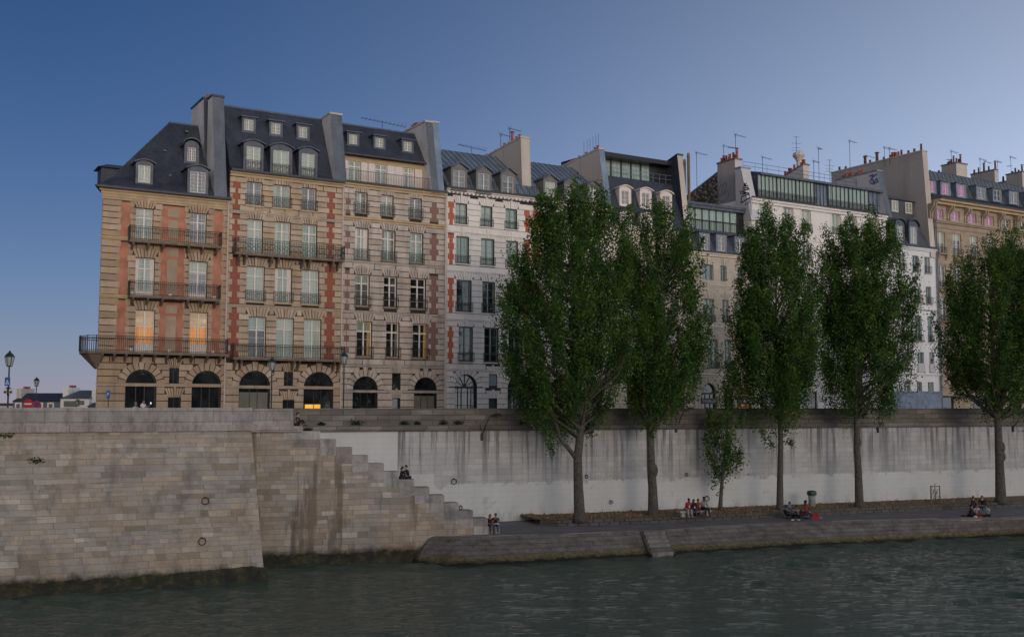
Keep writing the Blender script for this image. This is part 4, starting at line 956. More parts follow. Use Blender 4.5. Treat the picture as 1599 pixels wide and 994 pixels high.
# left gable: white front strip, grey chimney breast with pots, rubble behind
chimney(b, 1157, 1171, 262, 1148, yt=1.2, yfb=-.3, zfb=ztop - 2.5, mats=('plaster_light', 'plaster_light'), cap='zinc', label='pale strip of the left gable wall with a black painted tag')
o, q = chimney(b, 1147.5, 1158, 248.5, 1120, yt=3.4, yfb=3.4, zfb=8, mats=('plaster_grey', 'plaster_light'), cap='concrete', pots=[(.03, 1.0, .13, 'pot'), (.2, .55, .15, 'pot'), (.3, .85, .15, 'pot'), (.45, .75, .17, 'pot'), (.55, .5, .14, 'pot'), (.66, .7, .15, 'pot'), (.76, .45, .13, 'pot_dark'), (.85, .85, .15, 'pot'), (.96, .6, .14, 'pot')], label='grey plastered chimney breast with a row of terracotta pots')
u0, u1, zt, yt, yb = q; GR = q
m = MB(); m.prism_yz([(yb, 8), (yb, zt - 1.0), (yb + 6.5, zt - 3.2), (yb + 6.5, 8)], u0 + .12, u0 + .6); o = m.build('rubble_wall', M['rubble'], b.root)
m = MB(); m.prism_yz([(yb, zt - .98), (yb, zt - .8), (yb + 6.5, zt - 3.0), (yb + 6.5, zt - 3.18)], u0 + .05, u0 + .7); m.build('wall_coping', M['zinc'], o)
# painted tags on the gable (strokes of paint a few millimetres proud)
def strokes(x, segs, w, mat, name='graffiti'):
    m = MB()
    for pts in segs:
        for (a, c) in zip(pts[:-1], pts[1:]):
            p, r_ = Vector((0, a[0], a[1])), Vector((0, c[0], c[1])); t = (r_ - p).normalized(); nn = Vector((0, -t.z, t.y)) * w / 2; p -= t * w * .3; r_ += t * w * .3
            m.quad((x, p.y + nn.y, p.z + nn.z), (x, p.y - nn.y, p.z - nn.z), (x, r_.y - nn.y, r_.z - nn.z), (x, r_.y + nn.y, r_.z + nn.z))
    return m.build(name, M[mat], b.root)
M['tag_black'] = plain('black_spray_paint', (.02, .02, .022), .7); M['tag_grey'] = plain('faded_spray_paint', (.16, .17, .20), .8); M['tag_blue'] = plain('blue_spray_paint', (.10, .16, .34), .8)
# tag 1 runs upward on the pale strip; photo px -> gable plane coordinates
def gable_pt(u, px, py):
    r = ray(px, py); P = FD.W(b.U0 + u, 0, 0); d = FD.d
    t = (P.x * d.x + P.y * d.y) / (r.x * d.x + r.y * d.y); w = Vector((r.x * t, r.y * t, EYE + r.z * t)); return ((w - FD.p).dot(FD.n), w.z - GZ)
ua = b.L(1157, 262, 1.2)[0] - .006
tg = [[(1158, 307), (1170, 303), (1170, 309), (1157, 317), (1158, 307)], [(1159, 303), (1169, 301)], [(1158, 299), (1169, 302)], [(1162, 300), (1162, 303)], [(1160, 297), (1168, 296), (1168, 293), (1160, 294)], [(1161, 291), (1168, 290)], [(1162, 286), (1165, 290), (1162, 289), (1166, 286)],
      [(1155, 298), (1156, 299.5)], [(1156, 302), (1158, 302)], [(1164, 318), (1165, 320)], [(1168, 316), (1168, 319)], [(1169, 294), (1170, 296)]]
strokes(ua, [[gable_pt(ua, *p) for p in s_] for s_ in tg], .13, 'tag_black')
ug = GR[0] - .006
tg = [[(1122, 309), (1122, 298), (1126, 288), (1129, 290), (1127, 300), (1129, 304), (1133, 301), (1131, 298), (1129, 304)], [(1129, 290), (1132, 285), (1135, 288), (1132, 296), (1137, 299), (1138, 305), (1134, 312), (1128, 316), (1123, 312)], [(1122, 309), (1124, 304), (1128, 306)]]
strokes(ug, [[gable_pt(ug, *p) for p in s_] for s_ in tg], .10, 'tag_grey')
m = MB()                                        # roof-edge handrail
pts = [b.L(px, py, 4.0) for px, py in ((1160, 252), (1370, 290))]
for dz in (0, -.45): m.tube([(pts[0][0], 4.0, pts[0][1] + dz), (pts[1][0], 4.0, pts[0][1] + dz)], .022, 4)
for i in range(13): x = pts[0][0] + (pts[1][0] - pts[0][0]) * i / 12; m.tube([(x, 4.0, zrf), (x, 4.0, pts[0][1])], .022, 4)
m.build('roof_handrail', M['steel'], b.root)
chimney(b, 1254, 1263, 257, 1222, yt=5.0, yfb=5.0, zfb=zrf, mats=('plaster_light', 'plaster_gable'), cap='concrete', pots=[(.05, .6, .14, 'pot'), (.14, .75, .14, 'pot'), (.22, .5, .14, 'pot'), (.55, .8, .15, 'pot'), (.7, .6, .15, 'pot'), (.8, .8, .15, 'pot'), (.9, .5, .15, 'pot'), (.98, .7, .15, 'pot')], back_drop=1.0, label='chimney in the middle of the roof with terracotta pots')
u, z = b.L(1247.5, 251, 7.0); m = MB()
m.tube([(u, 7, zrf), (u, 7, z - .1), (u, 7, z + .2), (u, 7, z + .6), (u, 7, z + .95), (u, 7, z + 1.1)], [.35, .3, .45, .75, .7, .25], 10); m.build('ventilation_cowl', M['plaster_gable'], b.root)
chimney(b, 1369, 1377.5, 267, 1306, yt=.9, yfb=-.4, zfb=ztop - .2, mats=('plaster_light', 'slate_clad'), cap='zinc', pots=[(t, random.uniform(.4, .7), .16, 'pot') for t in (.42, .5, .58, .66, .74, .82, .9)], label='right party wall with a slate front and a faded blue tag')
ub_ = b.L(1369, 267, .9)[0] - .006
tg = [[(1358, 275), (1363, 273), (1361, 279), (1366, 274), (1369, 272)], [(1358, 283), (1362, 280), (1365, 284), (1369, 279), (1371, 284)], [(1359, 286), (1364, 286), (1369, 285)], [(1364, 288), (1366, 286)]]
strokes(ub_, [[gable_pt(ub_, *p) for p in s_] for s_ in tg], .22, 'tag_blue')
B8 = b

# ================================================================== BUILDING 9: narrow white house
b = B('narrow_townhouse', 'narrow white townhouse with two round-headed dormers and a small pavilion dormer', 1386, 1463, y0=450, y1=450)
ztop = b.L(1425, 386)[1]
rows = [b.row([(1404, 1413, 397, 422), (1425, 1435, 399, 425.4), (1443.8, 1452.4, 401, 427)]), b.row([(1406, 1416, 444, 472), (1427.7, 1438, 446, 473.6), (1446, 1454.3, 447.5, 474.5)]),
        b.row([(1408, 1418, 491, 532), (1429.6, 1439.5, 492.8, 533), (1449, 1456, 494, 533.5)]), b.row([(1410, 1421, 548, 579), (1433, 1443, 549.6, 580), (1451.6, 1459, 550.5, 580.5)]), b.row([(1411, 1422, 595.5, 611), (1432, 1440, 596, 611.5), (1449, 1458, 596.5, 612)])]
b.rects = sum(rows, [])
b.shell('white_blue', ztop, 13)
for i, rw in enumerate(rows):
    for q in rw:
        window(b.root, q, 'teal_paint', 'g_mid', (1, 3), 0, fw=.06)
        if i < 3: guard(b.root, q, .8, style='bars')
        if i == 3: m = MB(); m.box(q[0] - .05, q[1] + .05, -.12, -.06, q[2], q[2] + (q[3] - q[2]) * .42); m.build('window_panel', M['plaster_light'], b.root)
for q in sum(rows, []): m = MB(); sill(m, q, .15, .1); m.build('sill', M['plaster_grey'], b.root)
zsh = b.L(1440, 612.5)[1]; m = MB(); m.box(.1, b.w - .1, -.2, -.02, 0, zsh); m.box(.05, b.w - .05, -.35, -.02, zsh + .001, zsh + .16)
for i in range(3): x = .6 + i * (b.w - 1) / 3; m.box(x, x + 1.6, -.24, -.2, .3, 1.55)
m.build('shop_front', M['zinc_blue'], b.root)
b.band(ztop - .35, ztop, .3, 'white_blue'); b.band(b.L(1440, 582)[1] - .3, b.L(1440, 582)[1] - .1, .22, 'white_blue', 'string_course'); b.band(b.L(1440, 483)[1] - .15, b.L(1440, 483)[1], .12, 'plaster_grey', 'string_course')
b.pipe(b.w - .1, ztop - .4, 'pipe_blue')
rz = b.L(1410, 331, 2.2)[1]; e = ztop
m = MB(); lo = [(0, -.3, e + .02), (b.w, -.3, e + .02), (b.w, 12, e + .02), (0, 12, e + .02)]; hi = [(0, 2.2, rz), (b.w * .70, 2.4, rz), (b.w * .8, 11, rz), (0, 11, rz)]
for i in range(4): j = (i + 1) % 4; m.quad(lo[i], lo[j], hi[j], hi[i])
m.quad(*hi); m.build('roof', M['slate_grey'], b.root)
rf = Roof([(-.3, e), (2.2, rz)])
for q in ((1400.5, 1410.5, 352, 378), (1421.5, 1432, 354, 380)): dormer(b, rf, q, style='round', mat='lead', pane='g_pale', muntin=(1, 3), surround=.25)
q0 = b.row([(1392.5, 1402.5, 313.5, 331), (1414, 1424, 316, 333)], yo=1.9)
m = MB(); ax = .0; bx = q0[1][1] + .35; z0, z1 = rz - .9, q0[0][3] + .15
m.box(ax + .05, bx, 2.0, 7, z0, z1); o = m.build('pavilion_dormer', M['slate_grey'], b.root)
c = MB(); c.hexa([(ax - .1, 1.7, z1 + .002), (bx + .3, 1.7, z1 + .002), (bx + .3, 7.4, z1 + .002), (ax - .1, 7.4, z1 + .002)], [(ax + .2, 3.5, z1 + 1.3), (ax + .9, 3.5, z1 + 1.3), (ax + .9, 6, z1 + 1.3), (ax + .2, 6, z1 + 1.3)]); c.build('dormer_roof', M['zinc_dark'], o)
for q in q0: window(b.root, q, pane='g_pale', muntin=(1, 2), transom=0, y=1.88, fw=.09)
chimney(b, 1440, 1447.5, 236, 1298, yt=.6, yfb=-.2, zfb=ztop - 1.0, mats=('plaster_grey', 'plaster_gable'), cap='plaster_gable', pots=[(.03, .9, .14, 'pot_dark'), (.1, .5, .16, 'pot_dark'), (.16, .45, .16, 'pot_dark'), (.24, .8, .14, 'pot_dark')] + [(t, random.uniform(.4, .8), .15, 'pot') for t in (.27, .29, .315, .34, .36)] + [(.42, .4, .15, 'pot_dark'), (.5, 1.1, .2, 'pot_dark'), (.58, .5, .15, 'pot_dark'), (.63, 1.0, .2, 'pot_dark'), (.85, .4, .16, 'pot_dark'), (.93, .6, .16, 'pot_dark')], label='very tall grey gable wall with scattered chimney pots')
B9 = b

# ================================================================== BUILDING 10: brown stone building with consoles
b = B('console_townhouse', 'brown ashlar building at the right edge with pink curtained attic windows', 1463, 1668, y0=450, y1=450)
ztop = b.L(1500, 317.5)[1]
u_ = lambda x: b.L(x, 340)[0]
pk = b.row([(1460.5, 1473, 327, 341.6), (1485.3, 1498.5, 330, 345), (1512, 1524.5, 333.5, 348), (1539, 1552, 337.3, 351.5), (1566.8, 1578, 341.6, 354.5)])
step = (pk[4][0] - pk[0][0]) / 4; wd = pk[0][1] - pk[0][0]
pk += [[pk[4][0] + step * k, pk[4][0] + step * k + wd, pk[0][2], pk[0][3]] for k in (1, 2, 3)]
r5 = b.r(1462, 1475.5, 362, 395.6); r4 = b.r(1464.6, 1477.7, 413, 448.4)
hh = r5[2] - r4[2]
lv = [(r5[2], r5[3]), (r4[2], r4[3]), (r4[2] - hh, r4[3] - hh), (r4[2] - 2 * hh + .2, r4[3] - 2 * hh)]
rows = [[[q[0] + .15, q[1] + .15, c, d] for q in pk] for c, d in lv if c > 4]
gr = [[q[0] - .5, q[1] + .8, 0, 2.6] for q in pk[::2]]
b.rects = pk + sum(rows, []) + gr
b.shell('brown_stone', ztop, 13)
for i, q in enumerate(pk): window(b.root, q, 'white_paint', 'g_pink' if i < 4 else 'g_mid', (1, 2), 0, fw=.06, label='attic window with pink curtains' if i < 4 else None)
for rw in rows:
    for q in rw: window(b.root, q, 'white_paint', 'g_mid', (1, 4), 0); guard(b.root, q, .75, style='bars')
for rw in rows:
    for q in rw:
        m = MB(); sill(m, q, .45, .16, .22)
        for x in (q[0] - .1, q[1] - .1): m.prism_yz([(0, q[2] - .165), (-.38, q[2] - .165), (-.3, q[2] - .4), (0, q[2] - .95)], x, x + .2)
        m.build('sill', M['brown_stone'], b.root)
zs0 = pk[0][2] - .35
for i in range(len(pk) + 1):
    x = pk[0][0] - (step - wd) / 2 + step * i - .0
    m = MB()
    for dx in (-.32, .1): m.prism_yz([(0, zs0 + .2), (-.15, zs0 + .2), (-.2, ztop - 1.6), (-.75, ztop - .95), (-.8, ztop - .62), (0, ztop - .62)], x + dx, x + dx + .24)
    m.build('console', M['brown_stone'], b.root)
b.band(ztop - .6, ztop, .95, 'ochre'); b.band(zs0 - .25, zs0 + .1, .35, 'brown_stone', 'string_course'); b.band(zs0 - .9, zs0 - .7, .12, 'brown_stone', 'string_course')
for i, q in enumerate(gr):
    f = MB(); f.box(q[0], q[1], .2, .3, q[2], q[3]); f.build('shop_front', M['g_dark'], b.root)
b.pipe(.12, ztop - .6, 'pipe_blue')
m = MB(); m.box(.2, 9.2, -.9, -.05, 2.45, 2.6); m.build('shop_canopy', M['black_paint'], b.root)
# red shop fascia with lettering
ur = b.L(1571, 625)[0]; m = MB(); m.box(ur, b.w - .2, -.35, -.05, 1.55 + .35, 2.35 + .35); o = m.build('shop_sign', plain('dark_red_paint', (.12, .008, .008), .5), b.root); o['label'] = 'dark red shop sign with pale lettering'
cu = bpy.data.curves.new('t', 'FONT'); cu.body = 'VED BAILLAI'; cu.size = .62; cu.extrude = .012
to = bpy.data.objects.new('t', cu); COL.objects.link(to); bpy.context.view_layer.update()
me = bpy.data.meshes.new_from_object(to.evaluated_get(bpy.context.evaluated_depsgraph_get())); bpy.data.objects.remove(to)
lo = bpy.data.objects.new('lettering', me); me.materials.clear(); me.materials.append(M['plaster_gable']); COL.objects.link(lo); lo.parent = o; lo.location = (ur + .9, -.37, 2.08); lo.rotation_euler = (R(90), 0, 0)
m = MB(); m.box(ur + .3, ur + 1.2, -.42, -.36, .6, 1.85); m.build('notice_board', M['plaster_gable'], b.root)
kz = b.L(1520, 309, 1.6)[1]; rz = b.L(1520, 285, 3.0)[1]
prof = [(-.95, ztop + .02), (1.9, b.L(1470, 302.5, 1.6)[1] + .0), (3.2, rz + .6), (5.5, rz + 1.3)]
o = mansard(b, prof, 'zinc_dark', back=13, seams=.8, seammat='lead')
m = MB(); m.box(0, b.w, -1.1, -.94, ztop - .02, ztop + .14); m.build('gutter', M['gutter'], b.root)
rf = Roof([(1.9, prof[1][1] - 3), (1.9, prof[1][1] - .1), (3.2, rz + .6)])
for i, q in enumerate([(1451.5, 1460, 283.8, 300), (1471, 1482, 286.7, 303), (1495.5, 1506.6, 289.5, 306.4), (1526.7, 1538, 293.4, 310), (1552.5, 1562, 297.3, 313), (1577.6, 1588.5, 300.6, 317), (1604, 1615, 304, 320)]):
    yo = 1.5
    dormer(b, Roof([(yo + .12, 0), (yo + .121, 99)]), q, style='gable' if False else 'flat', mat='zinc_blue', pane='g_pink' if i < 3 else ('g_dark' if i == 4 else 'g_mid'), muntin=(1, 2), surround=.28, capmat='zinc_dark', depth_extra=2.0)
for (x0, x1, y, xb, x2, lab, n) in ((1493, 1510, 254.5, 1470, 0, 'large blocky chimney stack nearest the tall gable wall', 7), (1553, 1557.5, 265.5, 1516, 0, 'second blocky chimney stack with two low pots', 5), (1596, 1612, 268.5, 1571, 0, 'third blocky chimney stack at the edge of the picture', 5)):
    o, q = chimney(b, x0, x1, y, xb, yt=4.2, yfb=4.2, zfb=prof[-1][1] - 1.5, mats=('plaster_grey', 'plaster_gable'), cap='concrete', pots=rp(n, .5, 1.0, mt='pot_dark'), label=lab)
    u0, u1, zt, yt, yb = q; mm = MB(); mm.box(u0 + .1, u1 - .4, yb + .01, yb + 4.5, prof[-1][1] - 1.5, zt - .9); oo = mm.build('chimney', M['plaster_light'], b.root)
    mm = MB(); mm.box(u0, u1 - .3, yb + .02, yb + 4.6, zt - .9, zt - .76); mm.build('chimney_cap', M['concrete'], oo)
    for k in range(3): pp = MB(); yy = yb + .8 + k * 1.4; pp.tube([(u0 + .5, yy, zt - .76), (u0 + .5, yy, zt - .76 + random.uniform(.4, .8))], [.16, .13], 8); pp.build('chimney_pot', M['pot_dark'], oo)
B10 = b

# ================================================================== QUAY WALLS, STAIRS, PATH, WATER
def fr(pa, ya, pb, yb):
    a, c = onY(pa, HOR, ya), onY(pb, HOR, yb); return Frame((a.x, a.y), (c.x - a.x, c.y - a.y))
FA = fr(0, 59.5, 395, 64.9); FB = fr(457, 71, 740, 74.4); FC = fr(945, 86, 1590, 102)
PZ = 1.5; LZ = 9.0
def rootat(F_, name, u=0, z=0): return empty(name, F_.W(u, 0, z), F_.a)
M['ashlar_a'] = ashlar('weathered_quay_ashlar', .85, .30, [(0, (.24, .20, .15)), (.2, (.36, .315, .255)), (.42, (.45, .415, .365)), (.60, (.38, .36, .335)), (.78, (.50, .465, .42)), (.90, (.55, .44, .30)), (1, (.70, .67, .62))], (.17, .155, .14), .009, .0,
    stains=[(.16, (1, 1, 1.6), .42, .60, .5, (.46, .35, .225)), (.35, (1, 1, 1.2), .48, .75, .55, (.22, .19, .155)), (1.4, (1, 1, .5), .52, .72, .6, (.15, .135, .12)), (2.4, (.5, .5, 1.8), .62, .70, .55, (.58, .53, .46)), (.9, (.3, .3, 2.4), .60, .72, .5, (.16, .14, .12))], irregular=True, moss=(.0, .45, (.018, .020, .008)))
M['ashlar_b'] = ashlar('stained_stair_ashlar', .95, .32, [(0, (.24, .20, .15)), (.25, (.35, .31, .255)), (.5, (.44, .41, .37)), (.7, (.38, .36, .335)), (.86, (.52, .43, .30)), (1, (.66, .64, .61))], (.17, .15, .13), .010, .0,
    stains=[(.7, (1.5, 1.5, .12), .53, .62, .85, (.12, .095, .07)), (.25, (1, 1, 1.2), .45, .6, .5, (.44, .33, .21)), (.45, (1, 1, 1), .48, .72, .55, (.24, .18, .12)), (2.6, (1.2, 1.2, .35), .64, .72, .6, (.60, .58, .56)), (.3, (1, 1, .5), .52, .7, .4, (.20, .19, .18))], irregular=True, moss=(.0, .5, (.018, .020, .008)))
M['coping'] = ashlar('parapet_stone', 2.3, .62, [(0, (.36, .335, .31)), (1, (.46, .43, .40))], (.09, .085, .08), .014, stains=[(1.2, (1, 1, .5), .45, .75, .65, (.09, .085, .08)), (5, (1, 1, .35), .5, .7, .5, (.14, .13, .12))], second=False)
M['coping_dark'] = ashlar('grimy_parapet_stone', 1.7, .40, [(0, (.14, .13, .115)), (.6, (.20, .185, .165)), (1, (.30, .28, .25))], (.04, .038, .035), .02, stains=[(.9, (.5, .5, 2.5), .4, .75, .6, (.05, .048, .042)), (3, (1, 1, .5), .55, .8, .4, (.06, .06, .05))])
M['step_block'] = blocks_mat('stair_block', [(.50, .48, .46), (.36, .34, .315), (.56, .54, .52), (.30, .28, .26)], 1.0, (.085, .08, .072))
def wallC():
    t = NT('limewashed_quay_wall'); vec, sp = t.xz(); x, z = sp.outputs[0], sp.outputs[2]
    c, f = t.brick(vec, 1.3, .42, .016)
    n_big = t.noise(t.obj(), .30, 4, .6, (1, 1, .8)); n_str = t.noise(t.obj(), 1.0, 6, .7, (2.2, 2.2, .10)); n_f = t.noise(t.obj(), 6, 5, .7)
    edge = t.math('MULTIPLY', t.ramp(t.noise(t.obj(), .9, 5, .75), [(.50, 0.0), (.68, 1.0)]), .5)
    peel = t.ramp(t.noise(t.obj(), .55, 6, .75), [(.60, 0.0), (.63, 1.0)])
    low = t.math('LESS_THAN', t.math('ADD', z, edge), 4.42)
    ul = FC.uz(621, 700)[0]; uq = FC.uz(678, 745)[0]
    left = t.math('LESS_THAN', x, ul); l2 = t.math('MULTIPLY', t.math('LESS_THAN', x, uq), t.math('LESS_THAN', z, 5.2))
    p = t.math('MAXIMUM', low, t.math('MAXIMUM', left, l2)); p = t.math('MULTIPLY', p, t.math('SUBTRACT', 1.0, t.math('MULTIPLY', peel, .55)))
    hgt = t.n('ShaderNodeMapRange', i={'Value': z, 'From Min': 4.4, 'From Max': 8.8, 'To Min': .25, 'To Max': 1.25}).outputs[0]
    up = t.ramp(c, [(0, (.46, .465, .455)), (.5, (.50, .505, .495)), (1, (.56, .565, .555))])
    up = t.mix(t.math('MULTIPLY', t.ramp(n_str, [(.49, 0.0), (.60, 1.0)]), hgt, True), up, (.16, .16, .155))
    up = t.mix(t.math('MULTIPLY', t.ramp(n_big, [(.45, 0.0), (.72, 1.0)]), .6), up, (.24, .24, .25))
    up = t.mix(t.math('MULTIPLY', t.ramp(n_f, [(.45, 0.0), (.8, 1.0)]), .4), up, (.2, .2, .2)); up = t.mix(t.math('MULTIPLY', f, .42), up, (.18, .18, .18))
    bl, bf = t.brick(vec, 6.0, 9.0, 0.0)
    lo = t.ramp(n_big, [(.3, (.54, .565, .545)), (.7, (.63, .655, .63))]); lo = t.mix(t.math('MULTIPLY', t.ramp(n_f, [(.5, 0.0), (.9, 1.0)]), .25), lo, (.35, .35, .33))
    lo = t.mix(t.math('MULTIPLY', bl, .12), lo, (.40, .41, .40)); lo = t.mix(t.math('MULTIPLY', f, .30), lo, (.35, .35, .34))
    n_s2 = t.noise(t.obj(), .8, 6, .7, (1.2, 1.2, .5)); foot = t.n('ShaderNodeMapRange', i={'Value': z, 'From Min': 3.0, 'From Max': 1.6, 'To Min': 0.0, 'To Max': 1.0}).outputs[0]
    lo = t.mix(t.math('MULTIPLY', t.ramp(n_s2, [(.5, 0.0), (.62, 1.0)]), t.math('MULTIPLY', foot, .6)), lo, (.26, .24, .2))
    cc = t.mix(p, up, lo); t.bump(t.math('ADD', t.math('MULTIPLY', f, -1), n_f), .25, .02)
    return t.out(cc, .9)
M['wall_c'] = wallC()

# retaining wall C
uL = FC.uz(430, 640)[0]; uR = FC.uz(1700, 640)[0] + 60
r0 = rootat(FC, 'quay_wall'); tag(r0, 'long grey white quay wall behind the poplars, streaked with grime above', 'wall')
m = MB(); m.box(uL, uR, 0, 1.2, .5, 8.52); m.build('wall', M['wall_c'], r0)
m = MB(); m.box(uL, uR, -.30, 1.2, 8.53, 8.86); m.box(uL, uR, -.18, 1.2, 8.4, 8.529); m.build('ledge', M['coping_dark'], r0)
m = MB(); m.box(uL, uR, -.02, .42, 8.861, 10.09); m.build('parapet', M['coping_dark'], r0)
# bastion wall A
r1 = rootat(FA, 'bastion_wall'); tag(r1, 'battered masonry river wall at the left with patched stones and a pale heavy parapet', 'wall')
aR = FA.uz(393, 650)[0]; aL = -60.0
m = MB(); bt = .14
zb, zt = -1.0, 8.75
o0 = 0 - (zt - zb) * bt
m.hexa([(aL, o0, zb), (aR + (zt - zb) * .085, o0, zb), (aR + (zt - zb) * .085, 4, zb), (aL, 4, zb)], [(aL, 0, zt), (aR, 0, zt), (aR, 4, zt), (aL, 4, zt)])
m.build('wall', M['ashlar_a'], r1)
m = MB(); m.box(aL, aR + .3, -.16, 1.0, 8.751, 9.12); m.build('ledge', M['coping'], r1)
m = MB(); m.box(aL, aR + .02, .0, .55, 9.121, 10.13); m.build('parapet', M['coping'], r1)
def moss_strip(parent, u0, u1, yfun, seed, zt=.62):
    rnd = random.Random(seed); m = MB(); n = int((u1 - u0) / .16); rows = []; wk = [0.0] * 6
    for i in range(n + 1):
        wk = [q * .93 + rnd.uniform(-1, 1) * .28 for q in wk]; u = u0 + (u1 - u0) * i / n; h = zt + .16 * wk[0]
        rows.append([(u, yfun(z) - d, z) for z, d in ((-.3, .48), (.03, .38 + .08 * wk[1]), (h * .35, .30 + .09 * wk[2]), (h * .65, .18 + .07 * wk[3]), (h, 0))])
    for i in range(n):
        for k in range(4): m.quad(rows[i][k], rows[i + 1][k], rows[i + 1][k + 1], rows[i][k + 1])
    return m.build('algae', M['algae'], parent)
def algae():
    t = NT('river_algae'); n1 = t.noise(t.obj(), 1.5, 6, .7); n2 = t.noise(t.obj(), 9, 4)
    c = t.ramp(n1, [(.35, (.012, .012, .007)), (.52, (.030, .030, .012)), (.64, (.085, .075, .022)), (.74, (.14, .11, .05))]); t.bump(n2, 1, .08); return t.out(c, .7)
M['algae'] = algae()
moss_strip(r1, aL, aR + .9, lambda z: -(8.75 - z) * bt, 1)
# stair wall B
r2 = rootat(FB, 'stone_staircase'); tag(r2, 'stone quay stairs stepping down to the river path along a stained masonry side wall', 'staircase')
ptop = FB.uz(457, 672)[0]
steps_px = [(447, 232), (527, 272), (607, 312), (686, 351), (764, 391), (838, 431), (915, 471), (989, 509), (1063, 548), (1134, 587), (1205, 625), (1277, 662), (1305, 703)]
us, zs = [ptop], []
for (x, y) in steps_px:
    u, z = FB.uz(360 + x / 3.198, 600 + y / 3.198); us.append(u); zs.append(z)
uend = us[-1]; N = len(zs); drop = (zs[0] - zs[-1]) / (N - 1); zs = [zs[0] - drop * i for i in range(N)]
btb = .10; uLb = FB.uz(385, 700)[0] - 1
def yb_(z): return -(9.0 - z) * btb * .6
m = MB()
cols = [(uLb, us[0], zs[0] + drop * .0 + .0)] + [(us[i], us[i + 1], zs[i] - .02) for i in range(N)]
for (a, c, z) in cols:
    zt_ = z - .0; m.quad((a, yb_(-1), -1), (c, yb_(-1), -1), (c, yb_(zt_), zt_), (a, yb_(zt_), zt_)); m.quad((a, yb_(zt_), zt_), (c, yb_(zt_), zt_), (c, .8, zt_), (a, .8, zt_)); m.quad((c, yb_(-1), -1), (c, .8, -1), (c, .8, zt_), (c, yb_(zt_), zt_))
m.build('side_wall', M['ashlar_b'], r2)
m = MB()
for i in range(N):
    z = zs[i]; y = yb_(z) - .045; a, c = us[i], us[i + 1]; 
    if i == N - 1: c += .2
    if i > 0: m.box(a - (us[i] - us[i - 1]) * .0, c - .012, y, .75, z - drop + .008, z)
    if i > 0: m.box(a - (us[i] - us[i - 1]) + .012, a - .012, y - .006, .7, z - drop + .006, z - .006) if i > 0 else None
    if i == 0: m.box(a - .6, c, y, .75, z - drop + .01, z)
m.build('stringer', M['step_block'], r2)
m = MB()                                              # treads between side wall and quay wall
for i in range(N):
    a, c = us[i], us[i + 1]
    for k in range(3):
        x0 = a + (c - a) * k / 3; zz_ = zs[i] - .12 - drop * k / 3; wv = FB.W(x0, 0, 0)
        yk = 7.2 + (x0 - us[0]) * .085; m.box(x0, c if k == 2 else a + (c - a) * (k + 1) / 3, .75, yk, -1 if k < 0 else .5, zz_)
m.build('steps', M['coping'], r2)
m = MB(); m.box(uLb, ptop + .62, -.30, .9, 8.55, 8.93); m.build('ledge', M['coping'], r2)
m = MB(); m.box(uLb, ptop, -.16, .4, 8.931, 10.07); m.build('parapet', M['coping'], r2)
moss_strip(r2, uLb, FB.uz(668, 800)[0], yb_, 2, .55)

# river path with sloped revetment
tops = [onz(x, y, PZ) for x, y in ((672, 836.5), (715, 837.5), (760, 837), (840, 834.6), (920, 832), (1000, 829), (1100, 822.5), (1200, 816.5), (1300, 813.5), (1400, 811), (1500, 809), (1599, 806.8))]
bots = [onz(x, y, 0) for x, y in ((652, 880), (695, 884), (745, 883.5), (840, 878), (920, 873), (1000, 868), (1100, 861.5), (1200, 856), (1300, 850), (1400, 845), (1500, 840), (1599, 835.5))]
bots[0] = onz(648, 880, 0)
t0 = FB.W(FB.uz(668, 830)[0], -.3, PZ); b0 = FB.W(FB.uz(640, 860)[0], yb_(0) - .1, 0)
tops = [t0] + tops; bots = [b0] + bots
d1 = (tops[-1] - tops[-5]).normalized(); tops.append(tops[-1] + d1 * 90); bots.append(bots[-1] + d1 * 90)
m = MB()
for i in range(len(tops)):
    pass
rings = []
for i, (t, q) in enumerate(zip(tops, bots)):
    if i: out_ = (q - t); out_.z = 0
    mid_ = t.lerp(q, .45)
    q2 = q + (q - t) * .25; q2.z = -.6
    rings.append([t, mid_, q, q2])
for i in range(len(rings) - 1):
    for k in range(3): m.quad(rings[i][k + 1], rings[i + 1][k + 1], rings[i + 1][k], rings[i][k])
def slope_mat():
    t = NT('river_revetment'); n1 = t.noise(t.obj(), 1.1, 8, .75); sp = t.n('ShaderNodeSeparateXYZ', i={0: t.obj()})
    n2 = t.noise(t.obj(), 4, 5, .7); c = t.ramp(n1, [(.32, (.075, .066, .058)), (.48, (.155, .138, .122)), (.6, (.21, .19, .17)), (.72, (.33, .305, .28))])
    c = t.mix(t.math('MULTIPLY', t.ramp(n2, [(.6, 0.0), (.75, 1.0)]), .4), c, (.3, .29, .28))
    zz = t.math('ADD', sp.outputs[2], t.math('MULTIPLY', t.noise(t.obj(), 1.2, 5, .7), -.5))
    mf = t.n('ShaderNodeMapRange', i={'Value': zz, 'From Min': .30, 'From Max': .12}); c = t.mix(mf.outputs[0], c, t.ramp(n2, [(.35, (.055, .05, .018)), (.68, (.24, .195, .075))]))
    mf2 = t.n('ShaderNodeMapRange', i={'Value': zz, 'From Min': .0, 'From Max': -.14}); c = t.mix(mf2.outputs[0], c, (.008, .009, .005))
    rt = t.n('ShaderNodeMapping', i={'Vector': t.obj(), 'Rotation': (0, 0, R(-20))}).outputs[0]; s2 = t.n('ShaderNodeSeparateXYZ', i={0: rt})
    bc, bf = t.brick(t.n('ShaderNodeCombineXYZ', i={0: s2.outputs[0], 1: s2.outputs[2], 2: 0.0}).outputs[0], .85, .26, .016)
    c = t.mix(t.math('MULTIPLY', bc, .35), c, t.mix(1.0, c, (.55, .55, .55), 'MULTIPLY')); c = t.mix(t.math('MULTIPLY', bf, .6), c, (.05, .045, .04))
    t.bump(t.math('ADD', n2, t.math('MULTIPLY', bf, -1.0)), .8, .05); return t.out(c, .85)
